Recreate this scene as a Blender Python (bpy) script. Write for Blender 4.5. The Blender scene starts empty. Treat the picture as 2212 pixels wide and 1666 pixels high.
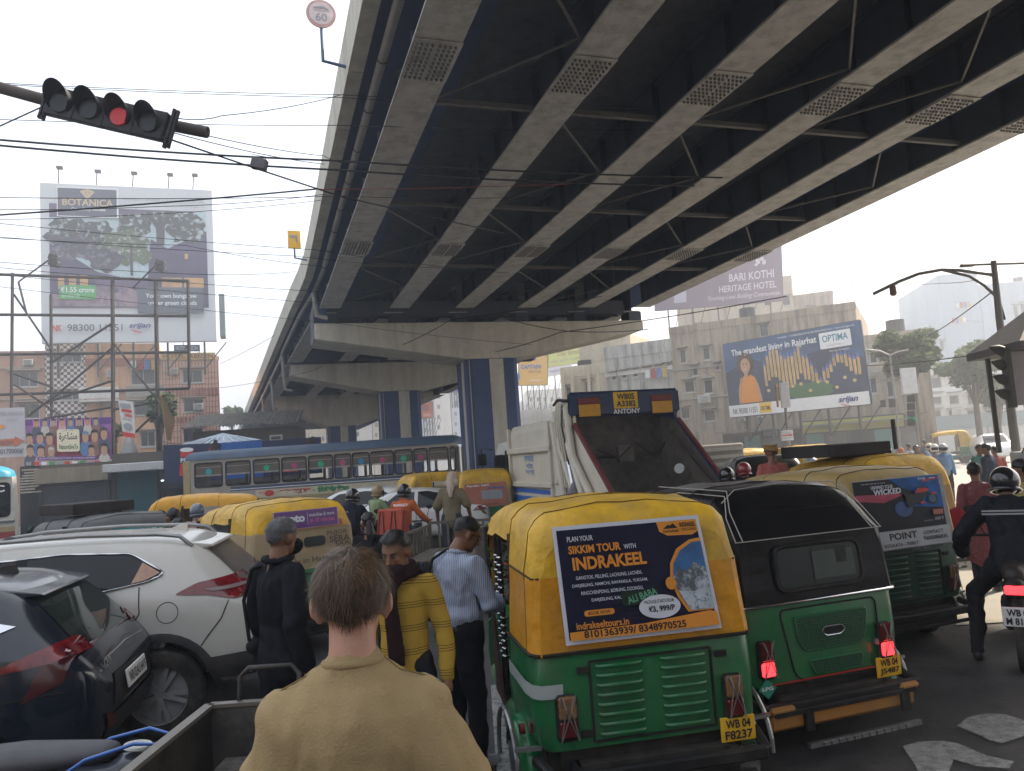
import bpy, bmesh, math, random
from mathutils import Vector, Matrix, Euler, noise
from mathutils.bvhtree import BVHTree
R_ = math.radians
V3 = Vector
random.seed(7)
sc = bpy.context.scene
col = sc.collection

# ------------------------------------------------------------------ camera
CAM = Vector((0, 0, 2.03))
cd = bpy.data.cameras.new('camera')
cam = bpy.data.objects.new('camera', cd); col.objects.link(cam)
cd.sensor_width = 36; cd.lens = 1671 / 2212 * 36; cd.clip_start = .05; cd.clip_end = 3000
CROT = Matrix.Rotation(R_(90 + 5.4), 3, 'X') @ Matrix.Rotation(R_(-3.9), 3, 'Z')
cam.matrix_world = Matrix.Translation(CAM) @ CROT.to_4x4()
sc.camera = cam

# ------------------------------------------------------------------ sky, sun, exposure
SUN_AZ, SUN_EL = 56, 40            # degrees: azimuth clockwise from +Y, elevation
w = bpy.data.worlds.new('World'); sc.world = w; w.use_nodes = True
nt = w.node_tree; nt.nodes.clear()
sky = nt.nodes.new('ShaderNodeTexSky'); sky.sky_type = 'NISHITA'; sky.sun_disc = False
sky.sun_elevation = R_(SUN_EL); sky.sun_rotation = R_(SUN_AZ)
sky.air_density = 1.2; sky.dust_density = 8.0; sky.ozone_density = 1.0
mx = nt.nodes.new('ShaderNodeMix'); mx.data_type = 'RGBA'; mx.inputs[0].default_value = .72
mx.inputs[7].default_value = (5.9, 6.4, 7.1, 1)      # bright even smog cover over the clear sky
bg = nt.nodes.new('ShaderNodeBackground'); bg.inputs[1].default_value = .13
wo = nt.nodes.new('ShaderNodeOutputWorld')
nt.links.new(sky.outputs[0], mx.inputs[6]); nt.links.new(mx.outputs[2], bg.inputs[0]); nt.links.new(bg.outputs[0], wo.inputs[0])
sd = bpy.data.lights.new('sun', 'SUN'); sd.energy = 4.6; sd.angle = R_(1.5); sd.color = (1, .89, .74)
so = bpy.data.objects.new('sun', sd); col.objects.link(so)
so.rotation_euler = (R_(90 - SUN_EL), 0, R_(180 - SUN_AZ)); so.location = (40, 30, 60)
sc.view_settings.view_transform = 'Standard'; sc.view_settings.look = 'None'
sc.view_settings.exposure = 1.1; sc.view_settings.gamma = 1; sc.view_settings.use_curve_mapping = False
sc.cycles.volume_bounces = 0; sc.cycles.max_bounces = 6; sc.cycles.diffuse_bounces = 3; sc.cycles.glossy_bounces = 3
sc.cycles.transmission_bounces = 4; sc.cycles.transparent_max_bounces = 10
sc.cycles.volume_step_rate = 4; sc.cycles.use_denoising = True

# ------------------------------------------------------------------ measuring helpers (photo pixels at 2212 px width -> places)
def ray(x, y): return CROT @ Vector(((x - 1106) / 1671., -(y - 833) / 1671., -1))
def P(x, y, Y):
    d = ray(x, y); return CAM + d * (Y / d.y)
def G(x, y, z=0.):
    d = ray(x, y); return CAM + d * ((z - CAM.z) / d.z)

# ------------------------------------------------------------------ materials
MATS = {}
def mat(name, c, rough=.6, metal=0., var=.12, scale=6., bump=0., dust=0., coat=0., emit=None, es=1., spec=.35, bscale=None, stretch=None, alpha=None, trans=0.):
    if name in MATS: return MATS[name]
    m = bpy.data.materials.new(name); m.use_nodes = True; n = m.node_tree.nodes; l = m.node_tree.links
    b = n['Principled BSDF']; b.inputs['Roughness'].default_value = rough; b.inputs['Metallic'].default_value = metal
    b.inputs['Specular IOR Level'].default_value = spec
    if coat: b.inputs['Coat Weight'].default_value = coat; b.inputs['Coat Roughness'].default_value = .08
    tc = n.new('ShaderNodeTexCoord'); src = tc.outputs['Object']
    if stretch:
        mp = n.new('ShaderNodeMapping'); mp.inputs['Scale'].default_value = stretch; l.new(src, mp.inputs[0]); src = mp.outputs[0]
    c = tuple(c[:3])
    if var or dust:
        nz = n.new('ShaderNodeTexNoise'); nz.inputs['Scale'].default_value = scale; nz.inputs['Detail'].default_value = 6; nz.inputs['Roughness'].default_value = .65
        l.new(src, nz.inputs['Vector'])
        mr = n.new('ShaderNodeMapRange'); mr.inputs[1].default_value = .3; mr.inputs[2].default_value = .7; l.new(nz.outputs[0], mr.inputs[0])
        mix = n.new('ShaderNodeMix'); mix.data_type = 'RGBA'; l.new(mr.outputs[0], mix.inputs[0])
        mix.inputs[6].default_value = (*[x * (1 - var) for x in c], 1); mix.inputs[7].default_value = (*[min(1, x * (1 + var)) for x in c], 1)
        out = mix.outputs[2]
        if dust:
            n2 = n.new('ShaderNodeTexNoise'); n2.inputs['Scale'].default_value = scale * .37; n2.inputs['Detail'].default_value = 8; n2.inputs['Roughness'].default_value = .7
            l.new(src, n2.inputs['Vector'])
            m2 = n.new('ShaderNodeMapRange'); m2.inputs[1].default_value = .42; m2.inputs[2].default_value = .72; m2.inputs[4].default_value = dust; l.new(n2.outputs[0], m2.inputs[0])
            mix2 = n.new('ShaderNodeMix'); mix2.data_type = 'RGBA'; l.new(m2.outputs[0], mix2.inputs[0]); l.new(out, mix2.inputs[6])
            mix2.inputs[7].default_value = (.20, .17, .135, 1); out = mix2.outputs[2]
            mr3 = n.new('ShaderNodeMapRange'); mr3.inputs[3].default_value = rough; mr3.inputs[4].default_value = min(1, rough + .4); l.new(m2.outputs[0], mr3.inputs[0]); l.new(mr3.outputs[0], b.inputs['Roughness'])
        l.new(out, b.inputs['Base Color'])
    else: b.inputs['Base Color'].default_value = (*c, 1)
    if bump:
        n3 = n.new('ShaderNodeTexNoise'); n3.inputs['Scale'].default_value = bscale or scale * 3; n3.inputs['Detail'].default_value = 5; l.new(src, n3.inputs['Vector'])
        bp = n.new('ShaderNodeBump'); bp.inputs['Strength'].default_value = bump; bp.inputs['Distance'].default_value = .02
        l.new(n3.outputs[0], bp.inputs['Height']); l.new(bp.outputs[0], b.inputs['Normal'])
    if emit: b.inputs['Emission Color'].default_value = (*emit, 1); b.inputs['Emission Strength'].default_value = es
    if trans: b.inputs['Transmission Weight'].default_value = trans
    if alpha is not None: b.inputs['Alpha'].default_value = alpha
    MATS[name] = m; return m

def streak_mat(name, c, dark, rough=.85, amount=.6, scale=1.2, cracks=0.):
    """painted or rendered masonry with rain streaks and grime"""
    if name in MATS: return MATS[name]
    m = mat(name, c, rough, var=.1, scale=3., bump=.25, bscale=25)
    n = m.node_tree.nodes; l = m.node_tree.links; b = n['Principled BSDF']
    src = b.inputs['Base Color'].links[0].from_socket
    tc = n.new('ShaderNodeTexCoord'); mp = n.new('ShaderNodeMapping'); mp.inputs['Scale'].default_value = (scale * 2.4, scale * 2.4, scale * .25); l.new(tc.outputs['Object'], mp.inputs[0])
    nz = n.new('ShaderNodeTexNoise'); nz.inputs['Scale'].default_value = 1; nz.inputs['Detail'].default_value = 8; nz.inputs['Roughness'].default_value = .7; l.new(mp.outputs[0], nz.inputs['Vector'])
    mr = n.new('ShaderNodeMapRange'); mr.inputs[1].default_value = .45; mr.inputs[2].default_value = .68; mr.inputs[4].default_value = amount; l.new(nz.outputs[0], mr.inputs[0])
    mix = n.new('ShaderNodeMix'); mix.data_type = 'RGBA'; l.new(mr.outputs[0], mix.inputs[0]); l.new(src, mix.inputs[6]); mix.inputs[7].default_value = (*dark, 1)
    l.new(mix.outputs[2], b.inputs['Base Color']); return m

# ------------------------------------------------------------------ mesh builder
def frame(o, u, wv):
    """matrix with x=u, y=n, z=w (n = w x u points out of the face towards -y local when seen from the front)"""
    u = Vector(u).normalized(); wv = Vector(wv).normalized(); n = wv.cross(u)
    m = Matrix((u, n, wv)).transposed().to_4x4(); m.translation = Vector(o); return m

class B:
    def __init__(s): s.v = []; s.f = []; s.m = []
    def add(s, vs, fs, mi=0, T=None):
        k = len(s.v)
        s.v += [T @ Vector(p) for p in vs] if T else [Vector(p) for p in vs]
        s.f += [[i + k for i in f] for f in fs]; s.m += [mi] * len(fs); return s
    def box(s, c, d, mi=0, T=None):
        x, y, z = c; a, b, h = d[0] / 2, d[1] / 2, d[2] / 2
        vs = [(x + i * a, y + j * b, z + k * h) for k in (-1, 1) for j in (-1, 1) for i in (-1, 1)]
        return s.add(vs, [(0, 2, 3, 1), (4, 5, 7, 6), (0, 1, 5, 4), (2, 6, 7, 3), (0, 4, 6, 2), (1, 3, 7, 5)], mi, T)
    def beam(s, p, q, a, b=None, mi=0, up=(0, 0, 1)):
        p, q = Vector(p), Vector(q); b = a if b is None else b; d = q - p; L = d.length
        if L < 1e-6: return s
        d.normalize(); up = Vector(up)
        if abs(d.dot(up)) > .98: up = Vector((1, 0, 0))
        x = d.cross(up).normalized(); z = x.cross(d)
        M = Matrix((x, d, z)).transposed().to_4x4(); M.translation = (p + q) / 2
        return s.box((0, 0, 0), (a, L, b), mi, M)
    def ring(s, rings, mi=0, cap=True, closed=True, T=None, mfun=None):
        n = len(rings[0]); k = len(s.v)
        for r in rings: s.v += [T @ Vector(p) for p in r] if T else [Vector(p) for p in r]
        for i in range(len(rings) - 1):
            for j in range(n if closed else n - 1):
                a = k + i * n + j; b = k + i * n + (j + 1) % n
                s.f.append([a, b, b + n, a + n]); s.m.append(mfun(i, j) if mfun else mi)
        if cap:
            s.f.append([k + j for j in range(n)][::-1]); s.m.append(mi)
            s.f.append([k + (len(rings) - 1) * n + j for j in range(n)]); s.m.append(mi)
        return s
    def tube(s, pts, r, n=8, mi=0, cap=True, closed=False):
        pts = [Vector(p) for p in pts]; N = len(pts); rs = r if isinstance(r, (list, tuple)) else [r] * N
        rings = []; prev = None
        for i, p in enumerate(pts):
            a = pts[max(0, i - 1)]; b = pts[min(N - 1, i + 1)]
            if closed: a = pts[(i - 1) % N]; b = pts[(i + 1) % N]
            t = (b - a)
            if t.length < 1e-9: t = Vector((0, 0, 1))
            t.normalize()
            if prev is None:
                x = t.orthogonal().normalized()
            else:
                x = prev - t * prev.dot(t)
                x = x.normalized() if x.length > 1e-6 else t.orthogonal().normalized()
            prev = x; y = t.cross(x)
            rings.append([p + (x * math.cos(2 * math.pi * j / n) + y * math.sin(2 * math.pi * j / n)) * rs[i] for j in range(n)])
        if closed: rings.append(rings[0]); cap = False
        return s.ring(rings, mi, cap)
    def cyl(s, p, q, r, n=16, mi=0, r2=None): return s.tube([p, q], [r, r if r2 is None else r2], n, mi)
    def ell(s, c, r, nu=12, nv=8, mi=0, T=None):
        c = Vector(c); vs = [c + Vector((0, 0, -r[2]))]; fs = []
        for i in range(1, nv):
            t = math.pi * i / nv - math.pi / 2
            for j in range(nu):
                a = 2 * math.pi * j / nu
                vs.append(c + Vector((r[0] * math.cos(t) * math.cos(a), r[1] * math.cos(t) * math.sin(a), r[2] * math.sin(t))))
        vs.append(c + Vector((0, 0, r[2]))); e = len(vs) - 1
        for j in range(nu):
            fs.append((0, 1 + (j + 1) % nu, 1 + j)); fs.append((e, e - nu + j, e - nu + (j + 1) % nu))
        for i in range(nv - 2):
            for j in range(nu):
                a = 1 + i * nu + j; b = 1 + i * nu + (j + 1) % nu
                fs.append((a, b, b + nu, a + nu))
        return s.add(vs, fs, mi, T)
    def lathe(s, prof, p, axis=(0, 0, 1), n=24, mi=0, mfun=None):
        ax = Vector(axis).normalized(); x = ax.orthogonal().normalized(); y = ax.cross(x); p = Vector(p)
        rings = [[p + ax * h + (x * math.cos(2 * math.pi * j / n) + y * math.sin(2 * math.pi * j / n)) * max(r, 1e-4) for j in range(n)] for r, h in prof]
        return s.ring(rings, mi, False, mfun=mfun)
    def prism(s, poly, T, d0, d1, mi=0):
        """poly in frame x,z ; extruded along frame y from d0 to d1"""
        n = len(poly); vs = [(x, d0, z) for x, z in poly] + [(x, d1, z) for x, z in poly]
        fs = [list(range(n)), list(range(n, 2 * n))[::-1]] + [(i, i + n, (i + 1) % n + n, (i + 1) % n) for i in range(n)]
        return s.add(vs, fs, mi, T)
    def mesh(s, name, mats, smooth=None, bevel=0., fix=True, seg=1):
        me = bpy.data.meshes.new(name); me.from_pydata(s.v, [], s.f)
        for m in (mats if isinstance(mats, (list, tuple)) else [mats]): me.materials.append(m)
        me.polygons.foreach_set('material_index', s.m)
        if fix or bevel:
            bm = bmesh.new(); bm.from_mesh(me)
            if fix: bmesh.ops.recalc_face_normals(bm, faces=bm.faces)
            if bevel:
                es = [e for e in bm.edges if len(e.link_faces) == 2 and e.calc_face_angle(0) > R_(35)]
                bmesh.ops.bevel(bm, geom=es, offset=bevel, segments=seg, affect='EDGES', clamp_overlap=True)
            bm.to_mesh(me); bm.free()
        if smooth:
            me.shade_smooth(); me.set_sharp_from_angle(angle=R_(smooth))
        me.update(); return me
    def build(s, name, mats, parent=None, smooth=None, bevel=0., world=False, fix=True, seg=1, label=None):
        return put(name, s.mesh(name, mats, smooth, bevel, fix, seg), parent, world, label)

def put(name, me, parent=None, world=False, label=None):
    o = bpy.data.objects.new(name, me); col.objects.link(o)
    if parent:
        o.parent = parent
        if world: o.matrix_parent_inverse = WM(parent).inverted()
    if label: o['label'] = label
    return o
def WM(o):
    m = Matrix.LocRotScale(o.location, o.rotation_euler, o.scale)
    if o.parent: m = WM(o.parent) @ o.matrix_parent_inverse @ m
    return m
def tag(o, label, cat, group=None, kind=None):
    o['label'] = label; o['category'] = cat
    if group: o['group'] = group
    if kind: o['kind'] = kind
    return o
def thing(name, label, cat, loc=(0, 0, 0), rotz=0., group=None, tilt=(0, 0)):
    o = bpy.data.objects.new(name, None); col.objects.link(o); o.empty_display_size = .1
    o.location = loc; o.rotation_euler = (R_(tilt[0]), R_(tilt[1]), R_(rotz)); return tag(o, label, cat, group)
def struct(o): o['kind'] = 'structure'; return o
def dup(root, loc, rotz, label=None):
    def cp(o, par):
        c = o.copy(); col.objects.link(c)
        if par: c.parent = par
        for k in o.children: cp(k, c)
        return c
    r = cp(root, None); r.location = loc; r.rotation_euler = (0, 0, R_(rotz))
    if label: r['label'] = label
    return r
def smooth_poly(pts, r, n=4):
    out = []; N = len(pts)
    for i in range(N):
        p, a, b = Vector(pts[i]), Vector(pts[i - 1]), Vector(pts[(i + 1) % N])
        ra = min(r, (a - p).length * .45); rb = min(r, (b - p).length * .45)
        A = p + (a - p).normalized() * ra; C = p + (b - p).normalized() * rb
        for k in range(n + 1):
            t = k / n; out.append(tuple(A * (1 - t) ** 2 + p * 2 * t * (1 - t) + C * t * t))
    return out
def rrect(x0, y0, x1, y1, r, n=4): return smooth_poly([(x0, y0), (x1, y0), (x1, y1), (x0, y1)], r, n)
def circ(x, y, rx, ry=None, n=20): return [(x + rx * math.cos(2 * math.pi * i / n), y + (ry or rx) * math.sin(2 * math.pi * i / n)) for i in range(n)]

# a scratch scene in which modifiers and lettering are evaluated quickly
TS = bpy.data.scenes.new('scratch')
def evalmesh(o):
    TS.collection.objects.link(o)
    with bpy.context.temp_override(scene=TS, view_layer=TS.view_layers[0]):
        dg = bpy.context.evaluated_depsgraph_get(); dg.update()
        return bpy.data.meshes.new_from_object(o.evaluated_get(dg), depsgraph=dg)
# ------------------------------------------------------------------ lettering and flat print
TXT = {}
def text_mesh(s, bold=0., shear=0., spacing=1.):
    k = (s, bold, shear, spacing)
    if k not in TXT:
        c = bpy.data.curves.new('lettering', 'FONT'); c.body = s; c.offset = bold; c.shear = shear; c.space_character = spacing
        c.align_x = 'CENTER' if '\n' in s else 'LEFT'; c.resolution_u = 3
        o = bpy.data.objects.new('lettering', c); me = evalmesh(o)
        vs = [v.co.copy() for v in me.vertices]; fs = [list(p.vertices) for p in me.polygons]
        bpy.data.objects.remove(o); bpy.data.curves.remove(c); bpy.data.meshes.remove(me)
        x0 = min(v.x for v in vs); x1 = max(v.x for v in vs); y0 = min(v.y for v in vs); y1 = max(v.y for v in vs)
        TXT[k] = ([((v.x - x0) / (x1 - x0), (v.y - y0) / (y1 - y0)) for v in vs], fs, (x1 - x0) / (y1 - y0))
    return TXT[k]

class Panel:
    """flat print on a real surface: four corners (bl, br, tr, tl) seen from the front, shapes in 0..1 coordinates"""
    def __init__(s, bl, br, tr, tl, lift=.002, bow=0.):
        s.c = [Vector(p) for p in (bl, br, tr, tl)]; s.lift = lift; s.layer = 1; s.bow = bow
        s.n = (s.c[1] - s.c[0]).cross(s.c[3] - s.c[0]).normalized()
        s.art = B(); s.txt = B(); s.am = []; s.tm = []
    def at(s, x, y, lay=0):
        a = s.c[0].lerp(s.c[1], x); b = s.c[3].lerp(s.c[2], x)
        return a.lerp(b, y) + s.n * (s.lift * lay + s.bow * 4 * x * (1 - x))
    def mi(s, L, m):
        if m not in L: L.append(m)
        return L.index(m)
    def poly(s, pts, m, lay=None):
        if lay is None: s.layer += 1; lay = s.layer
        s.art.add([s.at(x, y, lay) for x, y in pts], [list(range(len(pts)))], s.mi(s.am, m)); return s
    def rect(s, x0, y0, x1, y1, m, r=0.): return s.poly(rrect(x0, y0, x1, y1, r) if r else [(x0, y0), (x1, y0), (x1, y1), (x0, y1)], m)
    def ell(s, x, y, rx, ry, m, n=20): return s.poly(circ(x, y, rx, ry, n), m)
    def shapes(s, L, m):
        s.layer += 1
        for p in L: s.art.add([s.at(x, y, s.layer) for x, y in p], [list(range(len(p)))], s.mi(s.am, m))
        return s
    def text(s, t, x0, y0, x1, y1, m, bold=0., shear=0., spacing=1., rot=0.):
        vs, fs, asp = text_mesh(t, bold, shear, spacing); s.layer += 1; c, sn = math.cos(rot), math.sin(rot)
        out = []
        for x, y in vs:
            px, py = x0 + x * (x1 - x0), y0 + y * (y1 - y0)
            if rot:
                W = (s.c[1] - s.c[0]).length; Hh = (s.c[3] - s.c[0]).length; dx, dy = (px - x0) * W, (py - y0) * Hh
                px, py = x0 + (dx * c - dy * sn) / W, y0 + (dx * sn + dy * c) / Hh
            out.append(s.at(px, py, s.layer))
        s.txt.add(out, fs, s.mi(s.tm, m)); return s
    def done(s, parent, world=False, name='print', bake=0):
        r = None
        if s.art.f: r = s.art.build(name, s.am, parent, world=world, fix=False)
        if s.txt.f: r = s.txt.build('lettering', s.tm, parent, world=world, fix=False)
        return r
def flat(name, c, rough=.55, var=.06, scale=5): return mat(name, c, rough, var=var, scale=scale)
WHITE = flat('print white', (.75, .75, .76)); BLACK = flat('print black', (.02, .02, .022)); NAVY = flat('print navy', (.02, .03, .09)); REDP = flat('print red', (.55, .04, .03))
YELP = flat('print yellow', (.8, .5, .03)); ORAP = flat('print orange', (.75, .27, .03)); BLUEP = flat('print blue', (.03, .12, .4)); GREENP = flat('print green', (.04, .3, .08)); GREYP = flat('print grey', (.3, .3, .32)); SKINP = flat('print skin', (.5, .28, .17)); PINKP = flat('print pink', (.7, .2, .4)); CREAMP = flat('print cream', (.75, .68, .5)); PURP = flat('print purple', (.12, .03, .22))
# ------------------------------------------------------------------ ground
concrete = streak_mat('pale painted concrete', (.58, .55, .47), (.22, .19, .155), amount=.42, scale=.8)
bluepaint = mat('blue painted concrete', (.055, .085, .19), .7, var=.15, scale=3, bump=.2, dust=.12)
steelblue = mat('dark blue painted steel', (.070, .078, .105), .55, var=.2, scale=2, dust=.2)
flange_m = streak_mat('beige painted flange', (.46, .455, .445), (.13, .11, .095), amount=.5, scale=1.3)
asphalt = streak_mat('dusty asphalt', (.058, .056, .056), (.018, .018, .018), .68, .85, .6); asphalt_b = asphalt.node_tree.nodes['Bump']; asphalt_b.inputs['Strength'].default_value = .7; asphalt_b.inputs['Distance'].default_value = .01
earth = mat('dusty ground', (.22, .19, .15), .95, var=.15, scale=.5)
g = B(); N = 24
g.add([(-900, -200, -.02), (900, -200, -.02), (900, 1500, -.02), (-900, 1500, -.02)], [(0, 1, 2, 3)])
struct(g.build('ground', earth))
g = B(); n = 40
vs = []; fs = []
for j in range(n + 1):
    for i in range(n + 1):
        x = -70 + 150 * i / n; y = -30 + 150 * j / n
        vs.append((x, y, .012 * noise.noise(Vector((x * .3, y * .3, 0)))))
for j in range(n):
    for i in range(n): a = j * (n + 1) + i; fs.append((a, a + 1, a + n + 2, a + n + 1))
g.add(vs, fs); struct(g.build('road', asphalt, smooth=60))
worn = bpy.data.materials.new('worn white road paint'); worn.use_nodes = True
n_ = worn.node_tree.nodes; l_ = worn.node_tree.links; b_ = n_['Principled BSDF']; b_.inputs['Base Color'].default_value = (.5, .5, .48, 1); b_.inputs['Roughness'].default_value = .8
z_ = n_.new('ShaderNodeTexNoise'); z_.inputs['Scale'].default_value = 13; z_.inputs['Detail'].default_value = 9; z_.inputs['Roughness'].default_value = .75
tcw = n_.new('ShaderNodeTexCoord'); l_.new(tcw.outputs['Object'], z_.inputs['Vector'])
r_ = n_.new('ShaderNodeMapRange'); r_.inputs[1].default_value = .22; r_.inputs[2].default_value = .62; r_.inputs[4].default_value = .62; l_.new(z_.outputs[0], r_.inputs[0]); l_.new(r_.outputs[0], b_.inputs['Alpha'])
rm = B()
def mark(px):
    rm.add([G(x, y, .022) for x, y in px], [list(range(len(px)))])
mark([(2068, 1568), (2090, 1550), (2130, 1541), (2170, 1543), (2200, 1552), (2225, 1560), (2225, 1585), (2195, 1595), (2165, 1605), (2140, 1600), (2110, 1585)])
mark([(1950, 1612), (1985, 1602), (2030, 1600), (2070, 1606), (2130, 1632), (2190, 1645), (2180, 1660), (2110, 1655), (2060, 1640), (2050, 1666), (2070, 1700), (2000, 1700), (1975, 1650)])
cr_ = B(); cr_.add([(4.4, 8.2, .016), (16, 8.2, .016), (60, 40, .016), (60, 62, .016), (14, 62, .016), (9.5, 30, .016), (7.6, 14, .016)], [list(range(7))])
struct(cr_.build('sunlit_concrete_sheet', mat('concrete road paled for sun glare', (.33, .30, .25), .8, var=.15, scale=.8, bump=.2, bscale=60)))  # concrete sheet edged at the shadow line, its pale colour standing for sun glare
mark([(1600, 1600), (1640, 1598), (1644, 1700), (1600, 1700)])
mark([(1060, 1480), (1080, 1478), (1105, 1666), (1075, 1700)])
struct(rm.build('road_marking', worn))

# ------------------------------------------------------------------ flyover
FA = R_(-18.27); FU = Vector((math.sin(FA), math.cos(FA), 0)); FV = Vector((math.cos(FA), -math.sin(FA), 0))
def F(u, v, z): return FU * u + FV * v + Vector((0, 0, z))
def edge(u): return 1.8 if u < 27 else 1.8 - .055 * (u - 27) * min(1, (u - 27) / 6 + .2)
fly = thing('flyover', 'steel girder flyover painted cream and dark blue spanning over the street', 'flyover', F(30, 9.2, 0))
us = [-48, -30, -14, -6, 0, 6, 12, 18, 24, 27, 30.4, 34, 38, 44, 50, 56, 62, 70, 80, 92, 110]
zs = lambda u: -.018 * u
deck = B(); k = [(0, 10.3), (.22, 10.3), (.22, 9.95), (15.7, 9.95), (15.7, 10.3), (15.9, 10.3), (15.9, 9.5), (15.5, 9.62), (13.9, 9.9), (2.3, 9.9), (.45, 9.62), (0, 9.5)]
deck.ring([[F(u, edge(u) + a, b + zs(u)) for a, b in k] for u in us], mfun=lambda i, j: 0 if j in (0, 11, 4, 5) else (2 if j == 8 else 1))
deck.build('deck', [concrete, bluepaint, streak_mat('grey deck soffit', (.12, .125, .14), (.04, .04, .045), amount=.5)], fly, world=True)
# parapet panels: one proud cream panel per 2.4 m with a joint between
pp = None; pu = -12.8
while pu < 108:
    b = B()
    a0, a1 = pu + .02, pu + 2.38
    ring = lambda u: [F(u, edge(u) - .04, 9.48 + zs(u)), F(u, edge(u) + .24, 9.48 + zs(u)), F(u, edge(u) + .26, 10.33 + zs(u)), F(u, edge(u) - .05, 10.33 + zs(u))]
    b.ring([ring(a0), ring(a1)]); b.build('parapet_panel', concrete, fly, world=True); pu += 2.4
webs = B()
for gi in range(6):
    gv = 2.87 + 2.68 * gi; b = B(); web = B()
    segs = [(-48, 30.0), (30.9, 43.2), (44.0, 61.4), (62.6, 85)]
    for a, c in segs:
        m = 6
        for (w0, z0, z1, mi) in ((.39, 8.80, 8.845, 0), (.012, 8.845, 9.86, 1), (.16, 9.86, 9.9, 1)):
            R = []
            for t in range(m + 1):
                u = a + (c - a) * t / m; vv = gv + edge(u) - 1.8 + (.0 if u < 31 else -.12 * gi * 0)
                R.append([F(u, vv - w0, z0 + zs(u)), F(u, vv + w0, z0 + zs(u)), F(u, vv + w0, z1 + zs(u)), F(u, vv - w0, z1 + zs(u))])
            b.ring(R, mi)
        u = max(a, -12) + .5
        while u < min(c, 46):
            vv = gv + edge(u) - 1.8
            for sg in (-1, 1):
                b.beam(F(u, vv + sg * .09, 8.85 + zs(u)), F(u, vv + sg * .09, 9.86 + zs(u)), .15, .02, 1 if gi or sg > 0 else 2, up=FU)
            u += 1.33
    if gi == 0:
        R = [[F(u, gv - .03 + edge(u) - 1.8, 8.846 + zs(u)), F(u, gv - .013 + edge(u) - 1.8, 8.846 + zs(u)), F(u, gv - .013 + edge(u) - 1.8, 9.86 + zs(u)), F(u, gv - .03 + edge(u) - 1.8, 9.86 + zs(u))] for u in (-48, -12, 0, 10, 20, 27, 30)]
        b.ring(R, 2)
    b.build('girder', [flange_m, steelblue, flange_m], fly, world=True)
# bracing
brace_m = mat('grimy brace steel', (.13, .125, .12), .7, dust=.3)
for kx, u0 in enumerate([2.9, 8.2, 13.4, 18.8, 24.4]):
    for gi in range(5):
        v0 = 2.87 + 2.68 * gi
        b = B(); b.beam(F(u0, v0 + .35, 8.95 + zs(u0)), F(u0, v0 + 2.33, 8.95 + zs(u0)), .10, .10, 0); b.build('brace', brace_m, fly, world=True)
        u1, u2 = u0 + 2.7, u0 + 5.3
        if (gi + kx) % 3 == 2: continue
        b = B(); b.beam(F(u0 + .35, v0 + .38, 8.92 + zs(u0)), F(u1, v0 + 2.3, 8.92 + zs(u1)), .04, .04)
        b.build('brace', brace_m, fly, world=True)
        b = B(); b.beam(F(u1, v0 + 2.3, 8.93 + zs(u1)), F(u2 - .2, v0 + .38, 8.93 + zs(u2)), .04, .04)
        b.build('brace', brace_m, fly, world=True)
for gi in range(6):
    for u0 in (11.2, 21.5, 0.8):
        v0 = 2.87 + 2.68 * gi; p = B()
        p.box((0, 0, 0), (.8, 1.3, .012), 0, frame(F(u0 + .6, v0, 8.79 + zs(u0 + .6)), FV, (0, 0, 1)))
        bt = B()
        for a in range(8):
            for c in range(9):
                va = v0 - .33 + a * .085 + (.035 if a > 3 else -.0)
                q = F(u0 + .07 + c * .132, va, 8.785 + zs(u0))
                bt.tube([q, q - Vector((0, 0, .05))], [.028, .022], 6)
        o = p.build('splice_plate', flange_m, fly, world=True); x = bt.build('bolt', mat('dark bolt steel', (.15, .145, .14), .7), fly, world=True); x['kind'] = 'stuff'
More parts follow.
